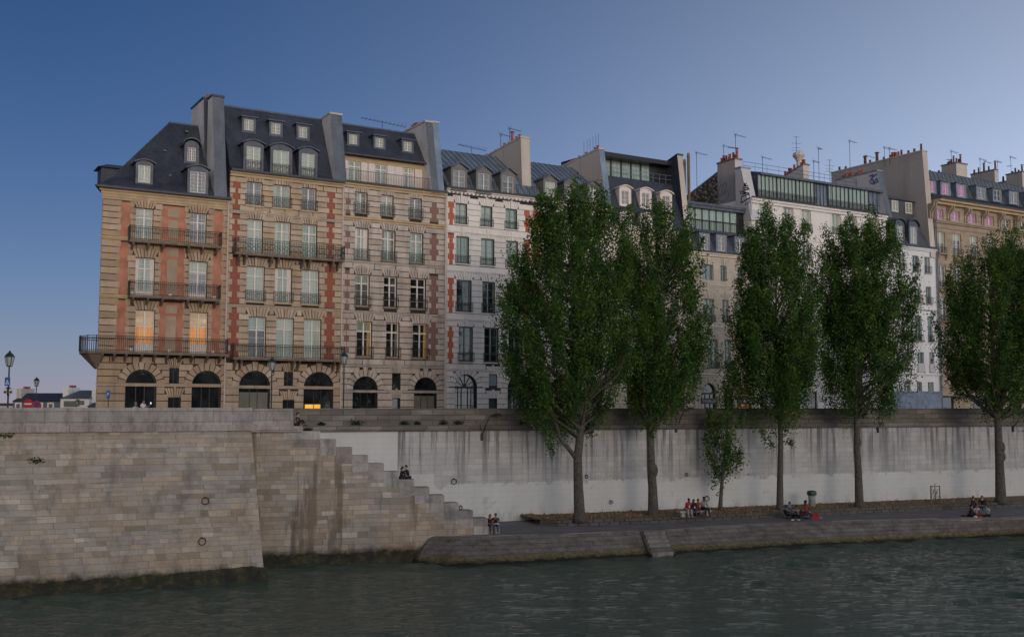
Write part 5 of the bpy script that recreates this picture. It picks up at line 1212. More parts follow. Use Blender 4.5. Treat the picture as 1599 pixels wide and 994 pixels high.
M['slope'] = slope_mat()
o = m.build('embankment', M['slope']); tag(o, kind='structure')
m = MB()
backs = [FC.W(FC.uz(p, 700)[0] + 0, .1, PZ) for p in [proj(t)[0] for t in tops[:-1]]]; backs.append(backs[-1] + FC.d * 90)
for i in range(len(tops) - 1): m.quad(tops[i], tops[i + 1], backs[i + 1], backs[i])
o = m.build('path', M['asphalt']); tag(o, kind='structure')
m = MB()                                              # stone edging along the top of the slope
for i in range(1, len(tops) - 1):
    a, c = tops[i], tops[i + 1]; L = (c - a).length; n = max(1, int(L / 1.4)); d = (c - a).normalized(); nn = Vector((-d.y, d.x, 0))
    for k in range(n):
        p, q = a + d * (L * k / n + .015), a + d * (L * (k + 1) / n - .015)
        m.hexa([p - nn * .05 - Vector((0, 0, .2)), q - nn * .05 - Vector((0, 0, .2)), q + nn * .45 - Vector((0, 0, .2)), p + nn * .45 - Vector((0, 0, .2))], [p + Vector((0, 0, .03)) + nn * .02, q + Vector((0, 0, .03)) + nn * .02, q + nn * .45 + Vector((0, 0, .03)), p + nn * .45 + Vector((0, 0, .03))])
M['edging'] = blocks_mat('edging_stone', [(.16, .15, .135), (.27, .25, .225), (.36, .34, .31)], .8)
o = m.build('edging', M['edging']); tag(o, 'low stone edging along the river side of the path', 'kerb')
# planted strip behind a two-course stone kerb
kp = [onz(x, y, PZ) for x, y in ((842, 820), (870, 821.5), (1000, 817.5), (1100, 812.5), (1200, 808), (1300, 802.6), (1450, 796), (1599, 790))]
kp = [FC.W(FC.uz(833, 815)[0], -.05, PZ)] + kp; kd = (kp[-1] - kp[-3]).normalized(); kp.append(kp[-1] + kd * 90)
m = MB(); KH = .42
for i in range(len(kp) - 1):
    a, c = kp[i], kp[i + 1]; L = (c - a).length; n = max(1, int(L / .8)); d = (c - a).normalized(); nn = Vector((-d.y, d.x, 0))
    for row_ in range(2):
        for k in range(n):
            o_ = .5 if row_ else 0; s0 = max(0, (k - o_) / n) * L + .03; s1 = ((k + 1 - o_) / n) * L - .03 if k < n - 1 else L - .005
            p, q = a + d * s0 + nn * .12 * row_, a + d * s1 + nn * .12 * row_; z0, z1 = row_ * KH / 2 + (.005 if row_ else -.1), (row_ + 1) * KH / 2 - .012
            V = lambda w, z: Vector((w.x, w.y, PZ + z))
            m.hexa([V(p, z0), V(q, z0), V(q + nn * .4, z0), V(p + nn * .4, z0)], [V(p, z1), V(q, z1), V(q + nn * .4, z1), V(p + nn * .4, z1)])
M['kerb'] = blocks_mat('kerb_stone', [(.10, .095, .08), (.15, .14, .12), (.12, .115, .095)], .5)
o = m.build('kerb', M['kerb']); tag(o, 'two-course stone kerb in front of the poplar bed', 'kerb')
m = MB(); kb = [FC.W((k - FC.p).dot(FC.d), .05, 0) for k in kp]
for i in range(len(kp) - 1):
    d = (kp[i + 1] - kp[i]).normalized(); nn = Vector((-d.y, d.x, 0)) * .3
    a, c = kp[i] + nn, kp[i + 1] + nn
    m.quad((a.x, a.y, PZ + KH - .03), (c.x, c.y, PZ + KH - .03), (kb[i + 1].x, kb[i + 1].y, PZ + KH - .03), (kb[i].x, kb[i].y, PZ + KH - .03))
def soil():
    t = NT('dry_grass_soil'); n1 = t.noise(t.obj(), 1.4, 6, .7); n2 = t.noise(t.obj(), 12, 3); c = t.ramp(n1, [(.35, (.08, .07, .045)), (.5, (.17, .12, .07)), (.7, (.23, .18, .11))]); t.bump(n2, 1, .05); return t.out(c, .95)
M['soil'] = soil()
o = m.build('planting_bed', M['soil']); tag(o, kind='structure')
rnd = random.Random(5); V_, F_ = [], []             # dry tufts of grass and fallen leaves on the bed
for i in range(9000):
    k = rnd.choice(range(len(kp) - 2)); t = rnd.random(); a = kp[k].lerp(kp[k + 1], t); c = kb[k].lerp(kb[k + 1], t); w = a.lerp(c, rnd.uniform(.08, .97) ** .7); h = rnd.uniform(.03, .14) * (1.8 if rnd.random() < .05 else 1); s_ = rnd.uniform(.03, .09); an = rnd.random() * 6.3
    bb_ = len(V_); dx, dy = math.cos(an) * s_, math.sin(an) * s_; V_ += [(w.x - dx, w.y - dy, PZ + KH - .04), (w.x + dx, w.y + dy, PZ + KH - .04), (w.x + dy * .6, w.y - dx * .6, PZ + KH - .04 + h)]; F_.append((bb_, bb_ + 1, bb_ + 2))
me = bpy.data.meshes.new('dry_grass'); me.from_pydata(V_, [], F_); me.materials.append(plain('dry_grass', (.22, .15, .08), .9, .5, 2)); o = bpy.data.objects.new('dry_grass', me); COL.objects.link(o); tag(o, 'dry brown grass and fallen leaves along the foot of the wall', 'grass', kind='stuff')
# small landing steps notched in the revetment
a = onz(1004, 829.5, PZ); c = onz(1036, 828.5, PZ); d = (c - a).normalized(); nn = Vector((-d.y, d.x, 0)); fs = Frame((a.x, a.y), (d.x, d.y)); L = (c - a).length
r3 = empty('landing_steps', (a.x, a.y, 0), fs.a); tag(r3, 'flight of five worn stone steps cut into the sloping river embankment', 'steps')
m = MB()
for k in range(6): m.box(.0, L, .02 - .29 * (k + 1), .5, -.3, PZ + .035 - .25 * k)
m.build('steps', M['edging'], r3)
m = MB(); m.hexa([(-.14, -1.9, -.3), (-.02, -1.9, -.3), (-.02, .4, -.3), (-.14, .4, -.3)], [(-.14, -1.8, .1), (-.02, -1.8, .1), (-.02, .2, PZ + .05), (-.14, .2, PZ + .05)])
m.hexa([(L + .02, -1.9, -.3), (L + .14, -1.9, -.3), (L + .14, .4, -.3), (L + .02, .4, -.3)], [(L + .02, -1.8, .1), (L + .14, -1.8, .1), (L + .14, .2, PZ + .05), (L + .02, .2, PZ + .05)]); m.build('side_stone', M['slope'], r3)

# land behind the walls, road, water
A0, A1 = FA.W(aL, .5, LZ), FA.W(aR, .5, LZ); C0, C1 = FC.W(uL, .4, LZ), FC.W(uR, .4, LZ)
Bp = FB.W(uLb, .3, LZ); Bq = FB.W(ptop, .3, LZ); Bq2 = FC.W(FC.uz(457, 640)[0], .4, LZ)
m = MB(); FAR = 2600
far_l = A0 + Vector((-1500, -620, 0)); far_r = C1 + FC.d * 1500
m.quad(far_l, A0, A1, Bp, Bq, Bq2, C1, far_r, Vector((FAR, FAR, LZ)), Vector((-FAR, FAR, LZ)), Vector((-FAR, far_l.y, LZ)))
o = m.build('ground', M['ground']); tag(o, kind='structure')
m = MB(); m.quad(C0 + FC.n * 4 + Vector((0, 0, .006)), C1 + FC.n * 4 + Vector((0, 0, .006)), C1 + FC.n * 12 + Vector((0, 0, .006)), FC.W(uL, 9, LZ + .006)); o = m.build('road', M['asphalt']); tag(o, kind='structure')
def water():
    t = NT('river_water'); g = t.n('ShaderNodeNewGeometry').outputs['Position']
    mp = t.n('ShaderNodeMapping', i={'Vector': g, 'Rotation': (0, 0, R(-18)), 'Scale': (.55, 1.5, 1)}).outputs[0]
    n1 = t.n('ShaderNodeTexNoise', i={'Vector': mp, 'Scale': 1.5, 'Detail': 5, 'Roughness': .6, 'Distortion': .6}).outputs['Fac']
    n2 = t.n('ShaderNodeTexNoise', i={'Vector': mp, 'Scale': .22, 'Detail': 3, 'Roughness': .5}).outputs['Fac']
    n3 = t.n('ShaderNodeTexNoise', i={'Vector': g, 'Scale': .045, 'Detail': 3}).outputs['Fac']
    h = n1
    bp = t.bump(h, 1.0, .30); t.t.links.new(t.ramp(n3, [(.3, .45), (.7, 1.0)]), bp.inputs['Strength'])
    t.b.inputs['IOR'].default_value = 1.33
    return t.out((.060, .096, .072), .03)
gx = np.concatenate([[-FAR, -600, -200, -90], np.arange(-50, 75, .30), np.arange(75, 130, .8), [180, 400, 900, FAR]]); gy = np.concatenate([[-900, -300, -60, 0, 12], np.arange(20, 62, .25), np.arange(62, 90, .22), np.arange(90, 140, .8), [200, 500, FAR]])
X_, Y_ = np.meshgrid(gx, gy); Zw = np.zeros_like(X_); rw_ = np.random.RandomState(3)
for k in range(70):
    lam = 10 ** rw_.uniform(math.log10(.55), math.log10(3.6)); th = R(78) + rw_.normal() * .65; kk = 2 * math.pi / lam
    amp = .0112 * lam ** .95; ph = rw_.uniform(0, 6.28); Zw += amp * np.sin(kk * (X_ * math.cos(th) + Y_ * math.sin(th)) + ph + .6 * np.sin(X_ * .11 + k) + .5 * np.sin(Y_ * .13 + 2 * k))
Zw *= (.55 + .45 * np.sin(X_ * .045 + 1.0) * np.cos(Y_ * .06 + .4 * np.sin(X_ * .03))) * 1.0
Zw *= np.clip((X_ + 60) / 12, 0, 1) * np.clip((150 - X_) / 20, 0, 1) * np.clip((Y_ - 14) / 6, 0, 1) * np.clip((150 - Y_) / 20, 0, 1)
ny, nx = X_.shape; idx = np.arange(nx * ny).reshape(ny, nx); Q = np.stack([idx[:-1, :-1], idx[:-1, 1:], idx[1:, 1:], idx[1:, :-1]], -1).reshape(-1, 4)
me = bpy.data.meshes.new('water'); me.vertices.add(nx * ny); me.vertices.foreach_set('co', np.stack([X_, Y_, Zw], -1).ravel()); me.loops.add(Q.size); me.loops.foreach_set('vertex_index', Q.ravel().astype(np.int32)); me.polygons.add(len(Q)); me.polygons.foreach_set('loop_start', np.arange(0, Q.size, 4, dtype=np.int32)); me.polygons.foreach_set('loop_total', np.full(len(Q), 4, dtype=np.int32)); me.polygons.foreach_set('use_smooth', [True] * len(Q)); me.update(calc_edges=True); me.materials.append(water())
o = bpy.data.objects.new('water', me); COL.objects.link(o); tag(o, kind='structure')

# floating scraps and wall fittings
def thing(name, label, cat, loc, rz=0, group=None): return tag(empty(name, loc, rz), label, cat, group)
m = MB()
for k in range(9): a = k / 9 * 6.28; m.quad((.12 * math.cos(a) * 3, .12 * math.sin(a), .03), (.2 * math.cos(a + .7) * 3, .2 * math.sin(a + .7), .06), (.05, .02, .12), (-.1, .0, .05))
p = onz(925, 869, 0); o = m.build('plastic_bag', M['white_paint'], loc=p); tag(o, 'crumpled white plastic bag floating at the foot of the embankment', 'bag')
def ring(label, F_, px, py, yo, r=.20, grp='mooring rings on the river walls', tilt=0):
    u, z = F_.uz(px, py, yo); o = thing('mooring_ring', label, 'mooring ring', F_.W(u, yo, z), F_.a, grp)
    m = MB(); m.tube([(r * math.sin(w) + .02, -.10 - tilt * (1 - math.cos(w)), -r + r * math.cos(w)) for w in [2 * math.pi * k / 14 for k in range(15)]], .03, 5); m.build('ring', M['iron'], o)
    m = MB(); m.tube([(0, .15, 0), (0, -.14, 0)], .05, 6); m.build('staple', M['iron'], o)
yA = lambda z: -(8.75 - z) * bt
def ringA(lab, px, py):
    y = -.5
    for _ in range(4): y = yA(FA.uz(px, py, y)[1])
    ring(lab, FA, px, py, y - .02)
ringA('upper of the two iron rings on the left river wall, near its corner', 320, 776); ringA('lower of the two iron rings on the left river wall, hanging askew', 315, 839)
for lab, px, py in (('small iron ring above the couple on the stairs, upper on the pale wall', 708, 747), ('small iron ring low on the pale wall beside the lowest stairs', 718.5, 789), ('round iron ring on the wall beside the people on the bench', 1103, 774), ('small iron ring on the pale wall just right of the first poplar trunk', 915, 741), ('small rusty ring low on the wall between the first two poplars', 953, 781), ('small iron ring on the wall right of the second poplar trunk', 1071, 738)):
    ring(lab, FC, px, py, -.02, .20 if px in (708, 1103) else .12)
def wall_lamp(px, py, label):
    u, z = FC.uz(px, py, 0); o = thing('wall_lamp', label, 'wall lamp', FC.W(u, 0, z), FC.a, 'curved arm lamps on the quay wall')
    m = MB(); m.box(-.09, .09, -.14, 0, -.35, .15); m.build('mount', M['iron'], o)
    m = MB(); m.tube([(0, -.1, .1), (.05, -.45, .45), (.18, -.62, .9), (.35, -.66, 1.35), (.6, -.7, 1.62), (.95, -.75, 1.66)], .04, 6); m.tube([(0, -.1, .1), (-.25, -.45, .7), (-.3, -.5, .95)], .02, 5); m.build('arm', M['iron'], o)
    m = MB(); m.hexa([(.7, -.95, 1.5), (1.35, -.95, 1.5), (1.35, -.55, 1.5), (.7, -.55, 1.5)], [(.85, -.85, 1.72), (1.2, -.85, 1.72), (1.2, -.65, 1.72), (.85, -.65, 1.72)]); m.build('lamp_head', M['iron'], o)
wall_lamp(752, 680, 'curved arm lamp on the quay wall left of the first poplar'); wall_lamp(1055, 668, 'curved arm lamp on the quay wall right of the second poplar trunk')
wall_lamp(1370, 669, 'curved arm lamp on the quay wall right of the fifth trunk'); wall_lamp(1581, 668, 'curved arm lamp on the quay wall at the right edge')

# weeds rooted on the ledge
def leafmat(name, stops, sub=0):
    t = NT(name); g = t.n('ShaderNodeNewGeometry').outputs['Random Per Island']; n = t.noise(t.obj(), .9, 4, .6)
    f = t.math('ADD', t.math('MULTIPLY', g, .42), t.math('MULTIPLY', t.ramp(n, [(.33, 0.0), (.67, 1.0)]), .52)); c = t.ramp(f, stops)
    t.out(c, .65, 0, .25)
    tr = t.n('ShaderNodeBsdfTranslucent'); t.t.links.new(c, tr.inputs[0]); mx = t.n('ShaderNodeMixShader', i={0: .34}); out = t.t.nodes['Material Output']
    t.t.links.new(t.b.outputs[0], mx.inputs[1]); t.t.links.new(tr.outputs[0], mx.inputs[2]); t.t.links.new(mx.outputs[0], out.inputs[0]); return t.m
M['leaf'] = leafmat('poplar_leaves', [(.10, (.010, .032, .010)), (.36, (.032, .088, .018)), (.60, (.075, .160, .025)), (.86, (.17, .25, .038))])
M['leaf_weed'] = leafmat('weed_leaves', [(.2, (.02, .05, .012)), (.8, (.06, .10, .03))])
def leaf_mesh(name, P, size, mat, parent, rs, flat=.5):
    n = len(P); P = np.asarray(P); A = rs.normal(size=(n, 3)); A /= np.linalg.norm(A, axis=1)[:, None]
    Bv = rs.normal(size=(n, 3)); Bv -= (Bv * A).sum(1)[:, None] * A; Bv /= np.linalg.norm(Bv, axis=1)[:, None]
    s = size * rs.uniform(.6, 1.35, (n, 1)); A *= s * .5; Bv *= s * .42
    v = np.empty((n * 4, 3)); v[0::4] = P - A; v[1::4] = P + Bv; v[2::4] = P + A; v[3::4] = P - Bv
    me = bpy.data.meshes.new(name); me.vertices.add(n * 4); me.vertices.foreach_set('co', v.ravel()); me.loops.add(n * 4); me.loops.foreach_set('vertex_index', np.arange(n * 4, dtype=np.int32))
    me.polygons.add(n); me.polygons.foreach_set('loop_start', np.arange(0, n * 4, 4, dtype=np.int32)); me.polygons.foreach_set('loop_total', np.full(n, 4, dtype=np.int32)); me.update(calc_edges=True); me.materials.append(mat)
    o = bpy.data.objects.new(name, me); COL.objects.link(o); o.parent = parent; return o
for i, (px, py, w, lab) in enumerate([(557, 662, .45, 'largest weed tuft on the ledge above the top of the stairs'), (631, 658, .3, 'weed tuft on the ledge right of the largest tuft'), (652, 659, .2, 'tiny weed tuft on the ledge left of the first wall lamp'), (692, 657, .28, 'weed tuft on the ledge above the streaked wall'), (716, 658, .3, 'broad low weed tuft on the ledge left of the first wall lamp'), (816, 656, .25, 'weed tuft on the ledge near the first poplar'), (502, 663, .2, 'small dry weed tuft on the ledge beside the seated figure')]):
    u, z = FC.uz(px, py, -.12); rs = np.random.RandomState(i + 50); P = rs.normal(size=(160, 3)) * np.array([w * .5, .07, w * .3]) + np.array([0, 0, .12])
    r_ = thing('weed', lab, 'weed', FC.W(u, -.12, 8.86), FC.a, 'weeds on the quay ledge'); leaf_mesh('foliage', P, .12, M['leaf_weed'], r_, rs)
for i, (px, py, F_, lab) in enumerate([(8, 679, FA, 'weed tuft under the ledge at the far left of the river wall'), (58, 719, FA, 'small weed tuft growing from a joint of the left river wall')]):
    y = -.3 if py > 700 else -.05
    u, z = F_.uz(px, py, y); rs = np.random.RandomState(i + 90); P = rs.normal(size=(120, 3)) * np.array([.22, .05, .09]); r_ = thing('weed', lab, 'weed', F_.W(u, yA(z) - .04, z), F_.a, 'weeds on the river wall'); leaf_mesh('foliage', P, .1, M['leaf_weed'], r_, rs)

# ================================================================== TREES
def tree(name, label, base, prof, tr, nclump, seed, zb=PZ + KH - .05, trunk=None, forks=(), nl=110, leaf=.145, bare=.0, group='poplars along the river path', tip=1.0, sig=.31, skirt=(), dens=1.25, knots=()):
    rs = np.random.RandomState(seed); rnd = random.Random(seed)
    p = onz(base[0], base[1], zb); root = thing(name, label, 'tree', p, 0, group)
    D = p.y
    env = []
    for (y, xl, xr) in prof:
        a = onY(xl, y, D); c = onY(xr, y, D); env.append((a.z - p.z, (a.x + c.x) / 2 - p.x, (c.x - a.x) / 2))
    env.sort(); Z = np.array([e[0] for e in env]); CXs = np.array([e[1] for e in env]); RR = np.array([e[2] for e in env]) * 1.02
    zt = Z[-1]; ze = Z[0]
    cx = lambda z: float(np.interp(z, Z, CXs)); rr = lambda z: float(np.interp(z, Z, RR))
    tpts = [(onY(x, y, D).x - p.x, 0, onY(x, y, D).z - p.z) for x, y in (trunk or [])] or [(0, 0, 0)]
    tpts[0] = (0, 0, -.1)
    last = tpts[-1]
    for k in range(1, 7):
        z = last[2] + (zt * .93 - last[2]) * k / 6; t = k / 6; tpts.append((last[0] * (1 - t) + cx(z) * t + rnd.uniform(-.15, .15), rnd.uniform(-.2, .2), z))
    Hh = tpts[-1][2]; rads = [tr * (1.0 - .93 * max(0, q[2]) / Hh) for q in tpts]
    m = MB()
    fl = [tpts[0], (0, 0, .35)] ; pp = [tpts[0], (tpts[0][0], 0, .4)] + tpts[1:]; rd = [tr * 1.55, tr * 1.08] + rads[1:]
    m.tube(pp, rd, 10)
    def tp(z):
        for (a, b_) in zip(tpts[:-1], tpts[1:]):
            if a[2] <= z <= b_[2]: t = (z - a[2]) / max(1e-6, b_[2] - a[2]); return Vector(a).lerp(Vector(b_), t)
        return Vector(tpts[-1])
    C = []; SG = {}
    nb = int(nclump * .24)
    for k in range(nb):
        zs_ = ze * .9 + (Hh * .9 - ze * .9) * rnd.random() ** 1.15; s0 = tp(max(.5, zs_ - .5)); an = rnd.random() * 2 * math.pi
        ln = rnd.uniform(2.0, 5.5) * tip; z1 = min(zt * .99, s0.z + ln); f = rnd.uniform(.55, .98); r1 = rr(z1) * f
        e = Vector((cx(z1) + math.cos(an) * r1, math.sin(an) * r1 * .9, z1)); mid_ = s0.lerp(e, .5) + Vector((math.cos(an) * r1 * .18, math.sin(an) * r1 * .18, -.35))
        r_0 = tr * .42 * (1 - .75 * s0.z / Hh); m.tube([s0, mid_, e], [r_0, r_0 * .55, .015], 5, False)
        for t in (.62, .82, 1.0): C.append(mid_.lerp(e, (t - .5) * 2) if t > .5 else s0)
    for pts, r0_, r1_ in forks:
        q = [Vector((onY(x, y, D).x - p.x, dy, onY(x, y, D).z - p.z)) for x, y, dy in pts]; m.tube(q, [r0_ + (r1_ - r0_) * i / (len(q) - 1) for i in range(len(q))], 7)
    for (x, y, r_) in knots: w_ = onY(x, y, D) - p; m.ball((w_.x, -.05, w_.z), r_ * .86, 9, 7, (1, .9, 1.5))
    m.build('trunk', M['bark'], root, smooth=True)
    # clumps: plumes of foliage in the crown volume
    nclump = int(nclump * dens); zz = np.linspace(ze, zt, 200); ww = np.interp(zz, Z, RR) ** 1.7 + .03; ww /= ww.sum()
    npl = int(nclump / 7)
    for k in range(npl):
        z = rs.choice(zz, p=ww); an = rs.uniform(0, 2 * math.pi); f = (.15 + .85 * rs.uniform() ** .42) * rs.uniform(.84, 1.0)
        c0 = Vector((cx(z) + math.cos(an) * rr(z) * f, math.sin(an) * rr(z) * f * .9, z - 1.3)); ln = rs.uniform(1.6, 4.2) * tip
        up = Vector((math.cos(an) * .16 * f, math.sin(an) * .16 * f, 1.0)).normalized()
        for q in range(7):
            t = q / 6; w_ = Vector(rs.normal(size=3)) * .32 * (1 - .75 * t) * tip; C.append(c0 + up * ln * t + w_); SG[len(C) - 1] = 1.25 - .85 * t
    for (x, y, s_, dy) in skirt:
        w_ = onY(x, y, D) - p; C.append(Vector((w_.x, dy, w_.z))); SG[len(C) - 1] = s_
    P = []
    for ci, c in enumerate(C):
        g_ = SG.get(ci, 1.0); n = int(nl * rs.uniform(.7, 1.3) * (.35 + .65 * g_)); s = sig * g_ * rs.uniform(.8, 1.2); sz = s * rs.uniform(1.2, 1.7)
        lean = np.array([(c.x - cx(c.z)) * .08, c.y * .08, 1.0]); q = rs.normal(size=(n, 3)) * np.array([s, s, 0]) ; tz = rs.normal(size=(n, 1)) * sz
        q = q + tz * lean; q += np.array([c.x, c.y, c.z]); P.append(q)
    P = np.concatenate(P)
    # keep stray leaves near the crown outline
    R_p = np.interp(P[:, 2], Z, RR); C_p = np.interp(P[:, 2], Z, CXs); d = np.hypot(P[:, 0] - C_p, P[:, 1]); keep = ((d < R_p * 1.12 + .65) & (P[:, 2] > ze - .5) & (P[:, 2] < zt + 1.2)) | (P[:, 2] < ze + 2.5)
    P = P[keep]
    leaf_mesh('crown', P, leaf, M['leaf'], root, rs); return root
tree('poplar_tree', 'largest leftmost poplar, forked low with a leafy branch hanging left over the wall', (905, 812),
    [(292, 900, 925), (300, 872, 945), (318, 832, 958), (345, 812, 966), (390, 800, 976), (440, 784, 992), (490, 774, 1004), (540, 778, 1006), (580, 784, 992), (620, 800, 962), (645, 830, 940), (662, 860, 925)], .40, 560, 11,
    trunk=[(905, 812), (903, 760), (902, 714), (908, 660)], forks=[([(902, 718, 0), (888, 700, -.2), (874, 684, -.5), (862, 640, -.9), (848, 560, -1.2), (832, 450, -1.2)], .2, .03)], skirt=[(842, 650, .9, -.6), (848, 662, .95, -.8), (855, 672, .9, -.7), (862, 684, .8, -.8), (858, 696, .7, -.8), (862, 706, .5, -.8), (872, 664, .8, -.4), (838, 636, .9, -.3), (885, 655, .7, .2), (850, 676, .8, -1), (925, 652, .8, 0), (935, 640, .8, .3), (820, 640, .7, 0), (885, 672, .5, -.2), (830, 655, .5, -.5)])
b_ = None
tree('poplar_tree', 'second poplar from the left, straight trunk with a swollen knot, crown touching the first', (1020, 804),
    [(318, 1000, 1040), (328, 978, 1066), (350, 962, 1084), (385, 956, 1096), (440, 960, 1104), (500, 985, 1106), (550, 990, 1103), (590, 980, 1096), (622, 982, 1078), (650, 1000, 1050)], .38, 400, 12,
    knots=[(1019.5, 734, .46), (1017, 729, .38)], trunk=[(1020, 804), (1019, 760), (1017, 732), (1016, 690), (1014, 640)], forks=[([(1014, 650, 0), (1005, 610, -.3), (992, 575, -.5), (985, 545, -.5)], .13, .04), ([(1015, 650, 0), (1030, 620, .2), (1055, 590, .3)], .12, .03)], skirt=[(1015, 668, .6, -.3), (1022, 664, .6, .2), (1008, 660, .6, 0), (1018, 678, .4, -.3), (1065, 630, .7, .3), (1080, 622, .7, .4), (1050, 640, .6, .2), (995, 640, .6, 0)])
tree('young_tree', 'slim young tree with sparse small leaves between the second and third poplars', (1125, 797),
    [(528, 1130, 1142), (560, 1118, 1156), (600, 1112, 1160), (640, 1104, 1160), (670, 1103, 1162), (700, 1099, 1160), (725, 1104, 1152), (742, 1112, 1146)], .16, 95, 13,
    trunk=[(1125, 797), (1126, 770), (1129, 735), (1134, 690), (1138, 600)], nl=30, leaf=.15, tip=.45, sig=.24, dens=2.1, skirt=[(1133 + dx, y, 1.5, dy) for y in range(540, 700, 11) for dx, dy in ((-10, .3), (3, -.4), (14, .1)) if (y * 7 + dx) % 5])
tree('poplar_tree', 'third poplar, behind the picnic group, with low leafy twigs on a thin trunk', (1218, 796),
    [(335, 1195, 1215), (345, 1180, 1240), (365, 1165, 1258), (400, 1152, 1270), (450, 1140, 1280), (500, 1134, 1284), (550, 1142, 1280), (590, 1150, 1278), (620, 1160, 1268), (640, 1172, 1250)], .27, 470, 14,
    trunk=[(1218, 796), (1218, 750), (1219, 690), (1218, 640)], skirt=[(1182, 668, .8, -.4), (1190, 676, .75, -.2), (1198, 686, .6, 0), (1205, 695, .5, 0),  (1230, 690, .45, .1), (1237, 692, .35, .1), (1240, 650, .8, .3),  (1222, 655, .8, -.2), (1210, 675, .6, .3), (1225, 672, .5, 0)])
tree('poplar_tree', 'fourth poplar with a clean bare trunk right of the picnic group', (1342, 791),
    [(328, 1345, 1362), (340, 1310, 1375), (360, 1285, 1392), (395, 1275, 1412), (440, 1272, 1426), (490, 1275, 1430), (540, 1285, 1428), (580, 1282, 1424), (610, 1286, 1412), (630, 1305, 1385)], .33, 500, 15,
    knots=[(1340, 690, .33)], trunk=[(1342, 791), (1340, 730), (1338, 700), (1338, 640)], skirt=[(1300, 632, .7, 0), (1290, 622, .7, .3), (1318, 640, .6, -.2), (1362, 636, .7, .2), (1380, 626, .7, -.2), (1350, 646, .5, 0)])
tree('poplar_tree', 'rightmost trunk in view, dark poplar with a trunk dividing above the parapet', (1563, 784),
    [(356, 1570, 1592), (370, 1540, 1602), (395, 1512, 1608), (430, 1490, 1614), (480, 1472, 1622), (530, 1464, 1625), (570, 1470, 1622), (600, 1490, 1612), (635, 1525, 1598)], .42, 480, 16,
    knots=[(1563, 698, .42), (1564, 712, .40)], trunk=[(1563, 784), (1561, 730), (1559, 680), (1558, 648)], forks=[([(1558, 650, 0), (1567, 615, .2), (1573, 580, .3), (1580, 520, .3)], .2, .04), ([(1558, 640, 0), (1545, 618, -.3), (1532, 600, -.4)], .12, .04)])
tree('poplar_tree', 'poplar crown cut by the right edge of the picture, trunk out of view', (1672, 778),
    [(338, 1620, 1650), (355, 1600, 1690), (390, 1585, 1715), (450, 1592, 1740), (520, 1600, 1745), (580, 1610, 1735), (630, 1640, 1700)], .42, 420, 17, trunk=[(1672, 778), (1672, 700), (1672, 650)])

# ================================================================== STREET FURNITURE
M['lantern_glass'] = plain('frosted_lantern_glass', (.42, .44, .46), .3, .05)
def street_lamp(label, px, ytop, D, gz=LZ, grp='lantern street lamps'):
    top = onY(px, ytop, D); H = top.z - gz; o = thing('street_lamp', label, 'street lamp', (top.x, D, gz), R(20), grp)
    m = MB(); m.tube([(0, 0, 0), (0, 0, .3), (0, 0, .32), (0, 0, .9), (0, 0, .95), (0, 0, H - 1.0)], [.16, .15, .09, .08, .055, .045], 8); m.build('pole', M['green_paint'], o)
    z = H - 1.0; l = empty('lantern'); l.parent = o
    bpy.data.objects.remove(l)
    m = MB(); m.tube([(0, 0, z), (0, 0, z + .06)], [.17, .17], 6); m.tube([(0, 0, z + .60), (0, 0, z + .66), (0, 0, z + .84), (0, 0, z + .87), (0, 0, z + .94), (0, 0, z + 1.0)], [.33, .31, .15, .07, .08, .01], 6)
    for k in range(6): w = 2 * math.pi * k / 6; a = Vector((math.cos(w), math.sin(w), 0)); m.tube([a * .16 + Vector((0, 0, z + .05)), a * .28 + Vector((0, 0, z + .6))], .018, 4)
    lo = m.build('lantern', M['green_paint'], o)
    m = MB(); m.tube([(0, 0, z + .06), (0, 0, z + .6)], [.15, .27], 6); m.build('lantern_glass', M['lantern_glass'], lo)
    return o
l1 = street_lamp('tallest street lamp, at the left edge of the picture carrying blue and white signs', 15.5, 547, 66)
street_lamp('smaller street lamp beside the round no-entry signs', 57.5, 588, 112); street_lamp('distant low lantern in front of the white house', 120.5, 622.5, 190)
street_lamp('street lamp in front of the pipe between the corner house and brick house arches', 425, 557, 78); street_lamp('street lamp at the right end of the brick house balcony', 537.5, 548, 79)
blue = plain('sign_blue', (.012, .10, .36), .4, .05); wht = plain('sign_white', (.62, .62, .62), .4, .05); red = plain('sign_red', (.42, .012, .02), .4, .05)
def board(o, x, z, w, h, mat, y=-.06, name='panel'): m = MB(); m.box(x - w / 2, x + w / 2, y - .02, y + .02, z - h / 2, z + h / 2); return m.build(name, mat, o)
def atY(px, py, D): return onY(px, py, D)
D = 65.7; s = D / F
c = atY(12.3, 595.5, D); o = thing('crossing_sign', 'blue pedestrian crossing sign with a white triangle on the tallest lamp', 'road sign', (c.x, D, c.z)); p_ = board(o, 0, 0, 8 * s, 13.5 * s, blue)
m = MB(); m.prism_xz([(-.11, -.17), (.11, -.17), (0, .15)], -.085, -.081); m.build('triangle', wht, p_); m = MB(); m.box(-.015, .015, -.09, -.086, -.1, .02); m.box(-.05, .05, -.09, -.086, -.14, -.11); m.tube([(0, -.088, .05), (0, -.09, .05)], .02, 6); m.build('figure', M['black_paint'], p_)
c = atY(13.5, 611, D); o = thing('direction_signal', 'small white panels with dark symbols behind the tallest lamp pole', 'traffic signal', (c.x, D, c.z)); 
for x in (-.17, .17): q = board(o, x, 0, .24, .32, wht); board(q, x, -.03, .14, .13, M['black_paint'], -.085, 'symbol')
m = MB(); m.prism_xz([(-.2, .17), (.2, .17), (0, .3)], -.1, .0); m.box(-.06, .06, -.1, 0, -.25, .17); m.build('housing', M['black_paint'], o)
